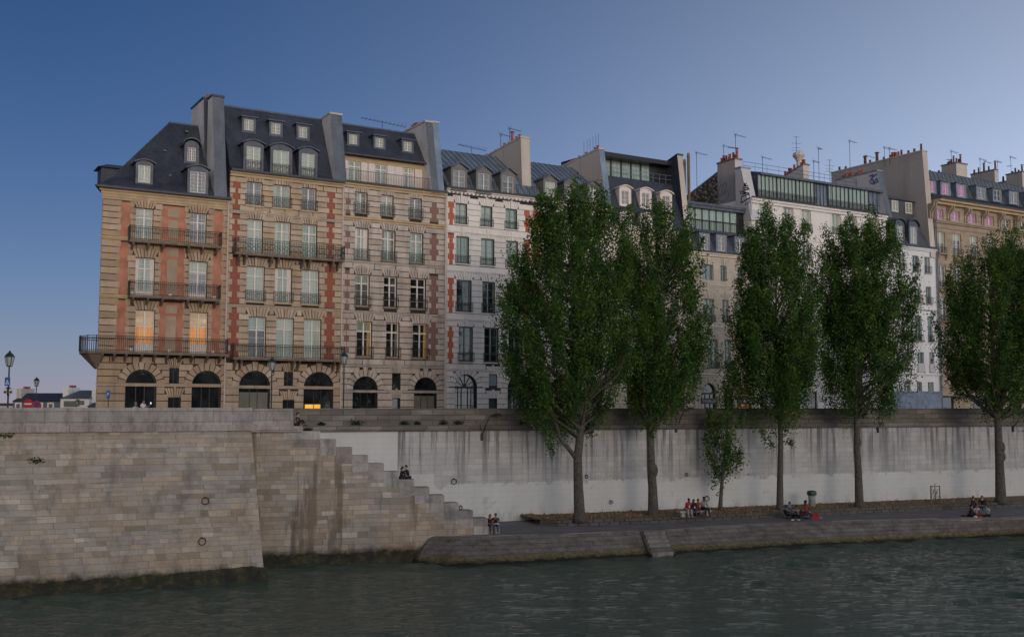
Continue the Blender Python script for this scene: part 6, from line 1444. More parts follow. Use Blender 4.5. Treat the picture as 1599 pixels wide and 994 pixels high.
def round_sign(label, px, py, D, r, kind):
    c = atY(px, py, D); o = thing('round_road_sign', label, 'road sign', (c.x, D, LZ)); z = c.z - LZ
    m = MB(); m.tube([(0, .05, 0), (0, .05, z + r * .6)], .035, 6); m.build('post', M['steel'], o)
    m = MB(); n = 20; P = [(r * math.cos(2 * math.pi * k / n), z + r * math.sin(2 * math.pi * k / n)) for k in range(n)]; m.prism_xz(P, -.03, 0); f = m.build('disc', red, o)
    if kind == 'entry': m = MB(); m.box(-r * .75, r * .75, -.036, -.031, z - r * .16, z + r * .16); m.build('bar', wht, f)
    else:
        m = MB(); P = [(r * .72 * math.cos(2 * math.pi * k / n), z + r * .72 * math.sin(2 * math.pi * k / n)) for k in range(n)]; m.prism_xz(P, -.035, -.031); m.build('field', plain('sign_navy', (.03, .03, .22), .4), f)
        m = MB(); a = r * .6; m.prism_xz([(-a, z + a * .8), (-a * .8, z + a), (a, z - a * .8), (a * .8, z - a)], -.04, -.036); m.build('stripe', red, f)
round_sign('red no-entry sign with a white bar at the left', 44, 630.3, 70, .32, 'entry'); round_sign('small blue and red no-parking sign beside the no-entry sign', 58, 631, 78, .27, 'park')
D = 76; c = atY(169, 615.5, D); o = thing('parking_sign', 'narrow blue parking sign on a post beside the corner house', 'road sign', (c.x, D, LZ)); z = c.z - LZ
m = MB(); m.tube([(0, .05, 0), (0, .05, z + .1)], .03, 6); m.build('post', M['iron'], o); q = board(o, 0, z, .24, .56, blue, 0)
cu = bpy.data.curves.new('t', 'FONT'); cu.body = 'P'; cu.size = .3; cu.extrude = .004; to = bpy.data.objects.new('t', cu); COL.objects.link(to); bpy.context.view_layer.update()
me = bpy.data.meshes.new_from_object(to.evaluated_get(bpy.context.evaluated_depsgraph_get())); bpy.data.objects.remove(to); lo = bpy.data.objects.new('letter', me); me.materials.clear(); me.materials.append(wht); COL.objects.link(lo); lo.parent = q; lo.location = (-.09, -.03, z - .1); lo.rotation_euler = (R(90), 0, 0)

# bin, bench, tree guard, bags, bottles
BZ = PZ + KH - .03
p = onz(1268, 791, BZ); o = thing('litter_bin', 'green lidded litter bin with a translucent bag near the picnic group', 'litter bin', p, R(15))
m = MB(); m.tube([(0, 0, .02), (0, 0, .1), (0, 0, .6), (0, 0, 1.0)], [.2, .27, .28, .3], 12); m.build('bag', plain('translucent_green_bag', (.24, .28, .24), .4, .4, 9), o, smooth=True)
m = MB(); m.tube([(0, 0, 1.0), (0, 0, 1.08), (0, 0, 1.3), (0, 0, 1.36)], [.38, .42, .36, .25], 12); m.build('lid', plain('green_plastic', (.008, .035, .02), .4), o)
m = MB(); m.tube([(0, .32, 0), (0, .32, 1.1)], .03, 6); m.build('post', M['green_paint'], o)
p = onz(1087, 806, BZ); bench = thing('stone_bench', 'grey stone bench under the four people against the quay wall', 'bench', p, FC.a)
m = MB(); m.box(-1.45, 1.3, -.1, .38, .33, .46); m.build('seat', M['plaster_grey'], bench)
for x in (-1.1, .95): m = MB(); m.box(x - .15, x + .15, 0.0, .3, 0, .328); m.build('leg', M['plaster_grey'], bench)
p = onz(1461, 784, BZ); o = thing('tree_guard', 'small wooden tree guard of posts around a sapling by the wall', 'tree guard', p, FC.a)
for x, y in ((-.5, 0), (.5, 0), (0, .5)): m = MB(); m.tube([(x, y, 0), (x, y, 1.45)], .05, 6); m.build('post', plain('pale_wood', (.17, .14, .09), .8), o)
m = MB(); m.tube([(-.5, 0, 1.4), (.5, 0, 1.4)], .03, 5); m.tube([(-.5, 0, .5), (.5, 0, .5)], .025, 5); m.tube([(-.5, 0, 1.1), (.5, 0, 1.1)], .02, 5); m.build('rail', M['bark'], o)
rs = np.random.RandomState(4); o2 = thing('sapling', 'tiny leafy sapling growing inside the wooden guard', 'sapling', (p.x + .05, p.y + .2, p.z)); m = MB(); m.tube([(0, 0, 0), (.05, 0, .6), (0, 0, 1.35)], [.03, .02, .01], 5); m.build('stem', M['bark'], o2)
P = rs.normal(size=(90, 3)) * np.array([.1, .1, .35]) + np.array([0, 0, .85]); leaf_mesh('foliage', P, .1, M['leaf_weed'], o2, rs)

# ================================================================== PEOPLE
SK = {}
def skin_mesh(key, nodes, edges):
    if key in SK: return SK[key]
    names = list(nodes); me = bpy.data.meshes.new('s'); me.from_pydata([nodes[n][:3] for n in names], [(names.index(a), names.index(b_)) for a, b_ in edges], [])
    ob = bpy.data.objects.new('s', me); COL.objects.link(ob); ob.modifiers.new('k', 'SKIN')
    if not me.skin_vertices:
        bm = bmesh.new(); bm.from_mesh(me); bm.verts.layers.skin.verify(); bm.to_mesh(me); bm.free()
    for i, n in enumerate(names):
        r_ = nodes[n][3]; me.skin_vertices[0].data[i].radius = (r_, nodes[n][4] if len(nodes[n]) > 4 else r_); me.skin_vertices[0].data[i].use_root = (i == 0)
    s = ob.modifiers.new('s', 'SUBSURF'); s.levels = 1
    bpy.context.view_layer.update(); out = bpy.data.meshes.new_from_object(ob.evaluated_get(bpy.context.evaluated_depsgraph_get())); bpy.data.objects.remove(ob)
    SK[key] = ([tuple(v.co) for v in out.vertices], [tuple(p_.vertices) for p_ in out.polygons]); return SK[key]
def joints(pose, arms):
    st = pose in ('stand',); J = {}
    z0 = .92 if st else .11
    lean = {'stand': .02, 'sit': .10, 'cross': .16, 'knees': .05, 'lean': .30}[pose]
    J['pelvis'] = (0, 0, z0); J['belly'] = (0, -lean * .25, z0 + .17); J['chest'] = (0, -lean * .7, z0 + .36); J['neck'] = (0, -lean, z0 + .52); J['head'] = (0, -lean - .03, z0 + .64); J['crown'] = (0, -lean - .02, z0 + .75)
    for s, k in ((-1, 'r'), (1, 'l')):
        J['sh' + k] = (s * .18, -lean * .85, z0 + .46)
        if arms == 'hang': e, w = (s * .23, -lean * .8 + .02, z0 + .2), (s * .24, -lean - .08, z0 - .04)
        elif arms == 'lap': e, w = (s * .25, -lean * .8 - .03, z0 + .20), (s * .09, -lean - .30, z0 + .10)
        elif arms == 'eat': e, w = (s * .24, -lean - .12, z0 + .22), (s * .05, -lean - .30, z0 + .42)
        elif arms == 'phone': e, w = ((s * .24, -lean + .02, z0 + .2), (s * .24, -lean - .08, z0 - .04)) if s < 0 else ((.22, -lean - .10, z0 + .22), (.14, -lean - .38, z0 + .40))
        else: e, w = (s * .27, -lean * .6 + .12, z0 + .2), (s * .24, -lean * .5 + .25, z0 - .06)
        J['el' + k] = e; J['wr' + k] = w; J['hi' + k] = (s * .09, 0, z0 - .02)
        if st: kn, an = (s * .10, (-.14 if s > 0 else .06), .50), (s * .10, (-.12 if s > 0 else .26), .09)
        elif pose in ('sit', 'lean'): kn, an = (s * .13, -.44, .10), (s * .13, -.42 - (.06 if s > 0 else 0), -.34)
        elif pose == 'cross': kn, an = (s * .33, -.26, .10), (-s * .08, -.34, .06)
        else: kn, an = (s * .12, -.36, .40), (s * .12, -.52, .07)
        J['kn' + k] = kn; J['an' + k] = an; J['to' + k] = (an[0] + (0 if pose != 'cross' else -s * .12), an[1] - (.15 if pose != 'cross' else .06), an[2] - (.04 if not pose == 'cross' else .02))
    return J
PM = {}
def pmat(n, c, rough=.85):
    if n not in PM: PM[n] = plain(n, c, rough, .15, 6)
    return PM[n]
SKIN = {'pale': (.42, .25, .17), 'tan': (.30, .16, .10), 'brown': (.11, .055, .035), 'dark': (.05, .028, .02)}
def person(label, loc, face, pose, shirt, legs, hair=(.012, .010, .009), skin='pale', arms='lap', long=False, sc=1.0, shoe=(.05, .045, .04), sleeves='short', group=None, held=None, shorts=False):
    # face: heading in degrees, 0 looks towards the camera, positive turns to the right of the picture
    if pose in ('cross', 'knees') and group: sc *= 1.08
    o = thing('person', label, 'person', loc, R(face), group); o.scale = (sc,) * 3
    J = joints(pose, arms); key = (pose, arms)
    nd = {'pelvis': J['pelvis'] + (.125, .10), 'belly': J['belly'] + (.115, .09), 'chest': J['chest'] + (.14, .10), 'neck': J['neck'] + (.052,), 'head': J['head'] + (.082,), 'crown': J['crown'] + (.07,)}
    ed = [('pelvis', 'belly'), ('belly', 'chest'), ('chest', 'neck'), ('neck', 'head'), ('head', 'crown')]
    for k in 'rl':
        nd['sh' + k] = J['sh' + k] + (.055,); nd['el' + k] = J['el' + k] + (.040,); nd['wr' + k] = J['wr' + k] + (.026,); nd['hi' + k] = J['hi' + k] + (.085,); nd['kn' + k] = J['kn' + k] + (.058,); nd['an' + k] = J['an' + k] + (.038,); nd['to' + k] = J['to' + k] + (.032,)
        ed += [('chest', 'sh' + k), ('sh' + k, 'el' + k), ('el' + k, 'wr' + k), ('pelvis', 'hi' + k), ('hi' + k, 'kn' + k), ('kn' + k, 'an' + k), ('an' + k, 'to' + k)]
    v, f = skin_mesh(('body',) + key, nd, ed); m = MB(); m.v = list(v); m.f = list(f); m.m = [0] * len(f)
    for k, s in (('r', -1), ('l', 1)):                  # palm, four fingers and a thumb
        w = Vector(J['wr' + k]); d = (w - Vector(J['el' + k])).normalized(); side = d.cross(Vector((0, 0, 1))); side = side.normalized() if side.length > .1 else Vector((1, 0, 0)); dn = side.cross(d)
        m.tube([w, w + d * .05, w + d * .09], [.024, .033, .03], 6)
        for i, L in enumerate((.058, .068, .064, .05)): b0_ = w + d * .085 + side * (i - 1.5) * .018; m.tube([b0_, b0_ + d * L * .5 - dn * .006, b0_ + d * L * .85 - dn * .028], [.009, .008, .006], 5)
        b0_ = w + d * .035 - side * s * .028; m.tube([b0_, b0_ + d * .03 - side * s * .022, b0_ + d * .055 - side * s * .02 - dn * .012], [.011, .009, .007], 5)
    h = Vector(J['head']); m.tube([h + Vector((0, -.078, .03)), h + Vector((0, -.104, .0)), h + Vector((0, -.085, -.012))], [.008, .016, .012], 5)
    for s in (-1, 1): m.ball(h + Vector((s * .083, .005, .01)), .02, 6, 4, (.5, .8, 1.4))
    m.mi = 1
    for s in (-1, 1): m.ball(h + Vector((s * .03, -.079, .03)), .010, 6, 4)
    m.box(h.x - .022, h.x + .022, h.y - .086, h.y - .07, h.z - .042, h.z - .034)
    m.build('body', [pmat(skin + '_skin', SKIN[skin], .6), pmat('eye_dark', (.015, .008, .008))], o, smooth=True)
    top = {'pelvis': J['pelvis'] + (.14, .115), 'belly': J['belly'] + (.13, .105), 'chest': J['chest'] + (.155, .115), 'base': tuple(Vector(J['neck']) * .8 + Vector(J['chest']) * .2) + (.07,)}
    e2 = [('pelvis', 'belly'), ('belly', 'chest'), ('chest', 'base')]
    for k in 'rl':
        top['sh' + k] = J['sh' + k] + (.068,); e = Vector(J['el' + k]); s0 = Vector(J['sh' + k])
        top['ae' + k] = tuple(s0.lerp(e, .75)) + (.056,); e2 += [('chest', 'sh' + k), ('sh' + k, 'ae' + k)]
        if sleeves == 'long': top['el' + k] = J['el' + k] + (.052,); top['cf' + k] = tuple(e.lerp(Vector(J['wr' + k]), .9)) + (.038,); e2 += [('ae' + k, 'el' + k), ('el' + k, 'cf' + k)]
    v, f = skin_mesh(('top', sleeves) + key, top, e2); m = MB(); m.v = list(v); m.f = list(f); m.m = [0] * len(f); m.build('shirt', pmat('cloth_%02d_%02d_%02d' % tuple(int(c * 99) for c in shirt), shirt), o, smooth=True)
    bt_ = {'pelvis': tuple(Vector(J['pelvis']) + Vector((0, 0, -.01))) + (.135, .125)}; e3 = []
    for k in 'rl':
        kn, an = Vector(J['kn' + k]), Vector(J['an' + k]); bt_['hi' + k] = J['hi' + k] + (.10,); bt_['kn' + k] = tuple(kn) + (.075,); e3 += [('pelvis', 'hi' + k), ('hi' + k, 'kn' + k)]
        if not shorts: bt_['an' + k] = tuple(kn.lerp(an, .93)) + (.055,); e3.append(('kn' + k, 'an' + k))
    v, f = skin_mesh(('leg', shorts) + key, bt_, e3); m = MB(); m.v = list(v); m.f = list(f); m.m = [0] * len(f); m.build('trousers', pmat('cloth_%02d_%02d_%02d' % tuple(int(c * 99) for c in legs), legs), o, smooth=True)
    m = MB()
    for k in 'rl': a, t = Vector(J['an' + k]), Vector(J['to' + k]); m.tube([a + (a - t) * .35 + Vector((0, 0, -.02)), a + Vector((0, 0, -.02)), a.lerp(t, .6), t + (t - a) * .2], [.03, .045, .045, .02], 8)
    m.build('shoe', pmat('shoe_%02d' % int(shoe[0] * 99), shoe), o, smooth=True)
    m = MB(); m.ball(h + Vector((0, .018, .055)), .098, 12, 8, (.92, 1.02, 1.0))
    for i, q in enumerate(m.v):                          # open the face
        if q[1] < h.y - .045 and q[2] < h.z + .085: m.v[i] = (q[0], h.y - .045, q[2])
    if long: m.tube([h + Vector((0, .05, .06)), h + Vector((0, .085, -.03)), h + Vector((0, .085, -.16)), h + Vector((0, .07, -.30))], [.08, .095, .09, .03], 8)
    m.build('hair', pmat('hair_%02d' % int(hair[0] * 99), hair), o, smooth=True)
    return o
# on the pavement behind the left parapet
q = onY(211, 636, 67); person('grey-haired person in a pale shirt walking behind the parapet', (q.x, 67, LZ - .10), 75, 'stand', (.45, .50, .48), (.05, .05, .06), hair=(.22, .19, .17), skin='tan', arms='hang', sc=.93)
q = onY(223, 636, 66.4); wm = person('dark-haired man in a white shirt holding up a lit phone', (q.x, 66.4, LZ - .02), 80, 'stand', (.66, .66, .76), (.03, .03, .04), skin='tan', arms='phone', sleeves='short', sc=1.0)
q = Vector((q.x + .47, 66.45, LZ + 1.41)); m = MB(); m.box(-.035, .035, -.006, .006, -.06, .06); o = m.build('phone', M['e_white'], loc=(q.x, q.y, q.z)); tag(o, 'small bright phone held up by the man in white', 'phone')
# seated at the top of the stairs
u, z = FB.uz(463.5, 663); person('person in dark clothes sitting against the parapet end above the stairs', FB.W(u, -.05, 8.94), 80, 'knees', (.035, .02, .035), (.02, .018, .022), skin='pale', sleeves='long', arms='lap')
u, z = FB.uz(481, 671); m = MB(); m.ball((0, 0, .1), .3, 10, 6, (1, .6, .4)); o = m.build('bag', pmat('cloth_black', (.012, .012, .014)), loc=FB.W(u, .1, zs[0])); tag(o, 'small black bag lying on the top stair', 'bag')
k5 = 6
sz = zs[6]
u1_, _ = FB.uz(626.5, 740); u2_, _ = FB.uz(639, 740)
person('long-haired woman in black sitting halfway down the stairs', FB.W(u1_, .25, sz), 70, 'cross', (.014, .012, .016), (.03, .035, .05), long=True, sleeves='long', arms='lap', sc=.96)
person('man in a dark jacket sitting halfway down the stairs, leaning to the woman', FB.W(u2_, .2, sz), -65, 'cross', (.018, .018, .035), (.012, .012, .018), sleeves='long', arms='eat', sc=1.06)
uu, _ = FB.uz(764, 815); u2_, _ = FB.uz(773, 820)
szb = zs[-1]
m = MB(); m.box(uend + .2, FB.uz(778, 822)[0], yb_(2) + .1, .85, PZ - .1, PZ + .46); m.build('bottom_block', M['step_block'], r2)
person('long-haired woman in dark red at the foot of the stairs', FB.W(uu, yb_(2) + .35, PZ + .47), 25, 'sit', (.045, .012, .02), (.03, .012, .016), long=True, skin='tan', arms='lap', sc=.98, shorts=False)
person('man in a dark tee and blue jeans eating at the foot of the stairs', FB.W(u2_, yb_(2) + .3, PZ + .47), 5, 'sit', (.03, .012, .018), (.03, .06, .13), skin='tan', arms='eat', sc=1.05)
m = MB(); w_ = FB.W(u2_, yb_(2) - .02, PZ + .66)
for k in range(7): a = k * .9; m.quad((.2 * math.cos(a), .14 * math.sin(a), 0), (.24 * math.cos(a + .8), .14 * math.sin(a + .8), .03), (.05 * math.cos(a), .05, .09), (0, 0, .02))
o = m.build('food_wrapper', wht, loc=w_); tag(o, 'crumpled white food wrapper on the lap of the man in jeans', 'wrapper')
for px, lab in ((754, 'plastic water bottle with a blue base on the last stair block'), (757.5, 'clear plastic bottle nearest the woman on the last stair block')):
    u, _ = FB.uz(px, 805); ob = thing('water_bottle', lab, 'bottle', FB.W(min(u, uend + .1), yb_(2) + .3, zs[-1]), 0, 'bottles on the stair'); m = MB(); m.tube([(0, 0, 0), (0, 0, .2), (0, 0, .26), (0, 0, .29)], [.045, .045, .02, .018], 8); m.build('bottle', plain('clear_plastic', (.40, .48, .52), .2, .05), ob); m = MB(); m.tube([(0, 0, .29), (0, 0, .31)], .02, 8); m.build('cap', blue, ob)
# bench group
bp_ = lambda x, y=-.02: (lambda u: FC.W(u, 0, 0))(0)
def on_bench(px): 
    w = onz(px, 790, BZ + .46); fb = Frame((bench.location.x, bench.location.y), FC.d); u = fb.uz(px, 795)[0]; return fb.W(u, .12, BZ + .47)
person('heavy man in a bright red shirt and pale trousers on the bench', on_bench(1073), 25, 'lean', (.50, .012, .025), (.36, .30, .26), skin='dark', hair=(.01, .008, .008), sc=1.08, shoe=(.5, .5, .5))
person('woman in black with blue jeans on the bench beside the man in red', on_bench(1082), 15, 'lean', (.014, .012, .014), (.03, .07, .14), skin='brown', long=True, sleeves='long', sc=.98)
person('person in an orange dress on the bench, third from the left', on_bench(1091), -5, 'lean', (.30, .085, .02), (.30, .08, .02), skin='brown', hair=(.08, .05, .06), sc=1.0, shorts=True)
person('person in a striped top and dark trousers at the right end of the bench', on_bench(1099), 30, 'sit', (.24, .25, .22), (.014, .014, .022), skin='brown', sc=1.14)
m = MB(); m.ball((0, 0, .22), .26, 10, 7, (1, .7, .9)); q = onz(1088, 805, BZ); o = m.build('backpack', pmat('cloth_black', (.012, .012, .014)), loc=q); tag(o, 'dark backpack on the ground in front of the bench', 'backpack')
# picnic group under the third poplar
def sit(px, py, *a, **k): return person(k.pop('label'), onz(px, py, k.pop('z', PZ)), *a, **k)
g = 'picnickers under the third poplar'
sit(1226, 809, 60, 'knees', (.014, .012, .016), (.10, .12, .15), skin='tan', sleeves='long', label='person in black with grey-blue jeans at the left of the picnic', group=g, sc=1.08)
sit(1231, 802, 20, 'cross', (.05, .12, .28), (.03, .03, .05), skin='tan', label='person in blue seated behind the one in black jeans', group=g, z=PZ + KH)
sit(1239, 809.5, 10, 'knees', (.012, .012, .014), (.012, .012, .014), skin='tan', sleeves='long', label='person all in black, head low, second in the picnic front row', group=g, sc=.95)
sit(1245.5, 808, -30, 'cross', (.50, .48, .52), (.02, .02, .03), skin='tan', long=True, label='long-haired picnicker with a white scarf', group=g, sc=1.02)
sit(1252.5, 809, 15, 'cross', (.03, .03, .07), (.05, .08, .14), skin='pale', long=True, label='long-haired picnicker in navy in the middle right of the group', group=g, sc=1.02)
sit(1258.5, 804, -20, 'cross', (.28, .06, .05), (.04, .04, .05), skin='dark', sc=1.22, label='tallest picnicker, in a reddish tee at the back', group=g, z=PZ + KH)
sit(1262, 810, 180, 'cross', (.24, .20, .15), (.02, .04, .12), skin='tan', sc=.95, label='picnicker in beige seen from behind at the right front', group=g)
p = onz(1272.5, 809, PZ); o = thing('duffel_bag', 'red duffel bag beside the picnic group', 'bag', p, .1); m = MB(); m.hexa([(-.33, -.17, 0), (.33, -.17, 0), (.33, .17, 0), (-.33, .17, 0)], [(-.28, -.12, .36), (.28, -.12, .36), (.28, .12, .36), (-.28, .12, .36)]); m.build('bag', pmat('cloth_red', (.34, .008, .02)), o)
m = MB(); m.tube([(-.15, -.14, .3), (-.1, -.16, .48), (.1, -.16, .48), (.15, -.14, .3)], .015, 5); m.build('handle', pmat('cloth_black', (.012, .012, .014)), o)
for px, py, c, lab in ((1237.5, 812, (.6, .6, .62), 'white picnic wrapper in front of the jeans wearer'), (1242, 811, (.02, .2, .1), 'green picnic packet in front of the group'), (1247, 812, (.55, .5, .55), 'pale picnic wrapper in the middle foreground'), (1281, 809, (.30, .30, .45), 'small coloured picnic heap right of the red bag')):
    m = MB(); m.ball((0, 0, .05), .12, 7, 5, (1.3, .9, .5)); o = m.build('food_packet', plain('packet_%d' % px, c, .5), loc=onz(px, py, PZ)); tag(o, lab, 'food packet', 'picnic packets')
# group on the right
g = 'friends seated near the right trunk'
sit(1518, 792, 40, 'sit', (.012, .012, .03), (.02, .03, .05), skin='tan', label='person in black and navy sitting on the kerb, left of two', group=g, z=PZ + KH, sleeves='long', sc=1.08)
sit(1534.5, 792, -35, 'sit', (.014, .012, .014), (.02, .05, .16), skin='pale', label='person in a black jacket sitting on the kerb, right of two', group=g, z=PZ + KH, sleeves='long', sc=1.1)
sit(1514, 806, 60, 'cross', (.012, .014, .014), (.012, .012, .014), skin='tan', label='person in black sitting on the path at the left of the group', group=g, sleeves='long', sc=1.05)
sit(1524, 805, 5, 'cross', (.42, .38, .44), (.03, .03, .04), skin='tan', hair=(.10, .04, .015), label='auburn-haired person in a pale top facing the river', group=g, sc=1.02)
sit(1543, 806, -60, 'cross', (.34, .50, .52), (.015, .03, .035), skin='tan', label='person in a pale blue tee leaning inward at the right of the group', group=g, sc=1.05, arms='lap')
for px, py, c, lab in ((1523.5, 808, (.6, .5, .5), 'pale food packet in front of the seated group'), (1530.5, 808, (.5, .03, .03), 'red food packet in front of the seated group')):
    m = MB(); m.ball((0, 0, .08), .14, 7, 5, (1.2, .9, .7)); o = m.build('food_packet', plain('packet_%d' % px, c, .5), loc=onz(px, py, PZ)); tag(o, lab, 'food packet', 'packets by the seated group')
m = MB(); m.ball((0, 0, .06), .25, 8, 5, (1.3, .6, .35)); o = m.build('bag', pmat('cloth_plum', (.06, .015, .05)), loc=onz(1506, 806, PZ)); tag(o, 'dark plum bag on the path left of the seated group', 'bag')

# ================================================================== ANTENNAS (stand on the roofs)
def antenna(label, bld, px, ytop, ybase, yo, kind, sc=1.0):
    u, z0 = bld.L(px, ybase, yo); _, z1 = bld.L(px, ytop, yo)
    o = thing('tv_antenna', label, 'antenna', FD.W(bld.U0 + u, yo, z0 + GZ - .6), FD.a, 'television antennas on the roofs'); h = z1 - z0 + .6
    m = MB(); m.tube([(0, 0, 0), (0, 0, h)], .03, 5); m.build('mast', M['steel'], o)
    m = MB(); L = 1.7 * sc
    if kind == 'yagi' or kind == 'double':
        for q, zz_ in enumerate([h - .1] + ([h * .55] if kind == 'double' else [])):
            s = 1 if q == 0 else -.7; m.tube([(-.2 * s, 0, zz_), (L * s, 0, zz_ - .12)], .018, 4)
            for k in range(7): x = L * s * k / 7; m.tube([(x, -.22, zz_ - .12 * k / 7), (x, .22, zz_ - .12 * k / 7)], .012, 4)
        m.tube([(-.1, 0, h - .4), (-.25, 0, h + .25)], .012, 4); m.tube([(.05, 0, h - .4), (.2, 0, h + .2)], .012, 4)
    elif kind == 'wide':
        m.tube([(-L * 1.2, 0, h), (L * 1.4, 0, h - .25)], .022, 4)
        for k in range(12): x = -L * 1.2 + L * 2.6 * k / 11; m.tube([(x, -.3, h), (x, .3, h - .25 * k / 11)], .012, 4); m.tube([(x, 0, h - .02 * k - .1), (x, 0, h - .02 * k + .14)], .012, 4)
    else:
        for zz_, w in ((h - .1, .5), (h * .75, .8), (h * .6, .6), (h * .5, .9)): m.tube([(-w, 0, zz_ - .05), (w, 0, zz_ + .05)], .018, 4)
    m.build('aerial', M['steel'], o)
antenna('wide flat antenna on the shuttered house roof', B3, 597, 189, 203, 4.5, 'wide')
antenna('short antenna beside a flue on the zinc roof at its left', b4, 736, 228.5, 240, 6, 'wide', .7)
antenna('antenna left of the tall flue on the first plastered chimney wall', b4, 782, 208, 224, 5, 'yagi', .8)
antenna('taller antenna at the top of the first plastered chimney wall', b4, 796, 199, 215, 3.5, 'yagi', .8)
antenna('antenna standing before the rubble gable', B7, 1088.5, 237, 300, 6, 'yagi')
antenna('left antenna over the terracotta pots of the graffiti chimney', B8, 1130.5, 226, 262, 8, 'yagi', 1.2)
antenna('tall leaning antenna at the front of the graffiti chimney', B8, 1149, 209, 250, 4.5, 'double', 1.0)
antenna('antenna over the left end of the studio roof', B8, 1191, 244, 268, 5, 'yagi', .9)
antenna('tall stacked antenna above the domed cowl', B8, 1244, 213, 250, 8, 'stack', 1.3)
antenna('slim antenna mast right of the domed cowl', B8, 1279, 230, 275, 6, 'yagi', .4)
antenna('short antenna just left of the slim mast', B8, 1271, 250, 276, 5, 'yagi', .6)
antenna('stacked antenna in the middle of the studio roof', B8, 1296, 249, 280, 6, 'stack', 1.0)
antenna('tallest bare mast above the right studio', B8, 1328, 219, 280, 6, 'yagi', .8)
antenna('antenna on the tall gable behind the right studio', B8, 1353, 242, 266, 10, 'yagi', 1.1)
antenna('left antenna of the pair on top of the tall grey gable', B9, 1381.5, 229, 252, 6, 'yagi', .9)
antenna('right antenna of the pair on top of the tall grey gable', B9, 1389, 230, 250, 5, 'yagi', .9)
antenna('antenna above the nearest blocky chimney stack', B10, 1486, 235, 260, 7, 'double', .9)
antenna('left antenna between the first two blocky stacks', B10, 1531, 247, 272, 9, 'yagi', .9)
antenna('right antenna above the second blocky stack', B10, 1538, 251, 270, 7, 'yagi', 1.0)
antenna('thin stacked antenna behind the second blocky stack', B10, 1559, 251, 285, 9, 'double', .6)
antenna('antenna above the third blocky stack near the picture edge', B10, 1579, 244, 272, 7, 'double', .8)

# ================================================================== DISTANT HOUSES at the left
def far_box(name, label, D, x0, x1, ye, yr, wallm, roofm, inset, wins, cat='house', depth=14, pots=()):
    a, c = onY(x0, HOR, D), onY(x1, HOR, D); ze = onY(x0, ye, D).z - LZ; zr = onY(x0, yr, D).z - LZ; w = c.x - a.x
    o = thing(name, label, cat, (a.x, D, LZ)); m = MB(); m.box(0, w, 0, depth, -.05, ze); m.build('wall', wallm, o)
    m = MB(); m.hexa([(-.2, -.4, ze), (w + .2, -.4, ze), (w + .2, depth, ze), (-.2, depth, ze)], [(inset, depth * .3, zr), (w - inset * .2, depth * .3, zr), (w - inset * .2, depth * .7, zr), (inset, depth * .7, zr)]); rf_ = m.build('roof', roofm, o)
    for (wx0, wx1, wy0, wy1, mt) in wins:
        p0_, p1_ = onY(wx0, wy0, D), onY(wx1, wy1, D); m = MB(); m.box(p0_.x - a.x - .35, p1_.x - a.x + .35, -.14, -.03, p1_.z - LZ - .3, p0_.z - LZ + .3); f = m.build('window', M['white_paint'] if mt != 'g' else M['lead'], o)
        m = MB(); m.box(p0_.x - a.x, p1_.x - a.x, -.2, -.141, p1_.z - LZ, p0_.z - LZ); m.build('pane', M['g_dark'], f)
    for (cx0, cx1, cy, mt) in pots:
        p0_, p1_ = onY(cx0, cy, D), onY(cx1, cy, D); m = MB(); m.box(p0_.x - a.x, p1_.x - a.x, depth * .1, depth * .6, ze - 1, p0_.z - LZ); f = m.build('chimney', mt, o)
        for k in range(3): m = MB(); m.box(p0_.x - a.x + .3 + k * (p1_.x - p0_.x) / 3.2, p0_.x - a.x + .9 + k * (p1_.x - p0_.x) / 3.2, depth * .3, depth * .36, p0_.z - LZ + .01, p0_.z - LZ + .5); m.build('chimney_pot', M['pot'], f)
    return o
DD = 260
far_box('slate_house', 'distant dark slate house behind the no-entry sign', DD, 20, 95, 626.5, 613, M['zinc_dark'], M['slate'], 1.2, [(26, 31.5, 630, 637, 'w'), (60, 65, 630, 637, 'w'), (76.5, 82, 630, 637, 'w')], pots=[(22, 30, 606, M['plaster_gable'])])
far_box('white_house', 'distant white house with a wide dark window and grey zinc roof', DD - 6, 94, 139, 622, 608.5, M['white_blue'], M['zinc_dark'], 3.0, [(100, 122, 625.5, 635, 'w'), (125, 132, 625, 632, 'w')], pots=[(94.5, 103, 604, M['white_wall']), (140, 153, 606, M['white_blue'])])
far_box('dark_roofed_house', 'distant low dark roof against the corner house', DD - 14, 137, 160, 634, 618, M['zinc_dark'], M['slate_grey'], 3.0, [])
far_box('far_terrace_house', 'faint low building at the extreme left horizon', DD + 60, -60, 17, 633, 629, M['plaster_light'], M['pot_dark'], 1.0, [])

# ================================================================== OPPOSITE BANK, behind the viewer: it shades the lower storeys and shows in the panes
o = thing('riverside_terrace', 'dark riverside terrace on the opposite bank, reflected in the lower windows', 'building', (-60, -78, 0), R(6))
m = MB(); m.box(-160, 230, -16, 0, -1, 17.5); m.build('wall', plain('shaded_facade_stone', (.22, .19, .15), .9, .3, .1), o)
m = MB(); m.prism_yz([(.5, 17.5), (-3, 21), (-13, 21), (-16.5, 17.5)], -160, 230); rr_ = m.build('roof', M['slate'], o)
for k in range(14): m = MB(); x = -150 + k * 28; m.box(x, x + 1.2, -11, -4, 20.9, 23.0 + (k % 3)); m.build('chimney', M['plaster_grey'], rr_)
m = MB(); 
for k in range(95):
    for z in (6, 10, 14): m.box(-157 + k * 4, -155.7 + k * 4, .02, .06, z, z + 2.4)
m.build('windows', M['g_dark'], o)['kind'] = 'stuff'
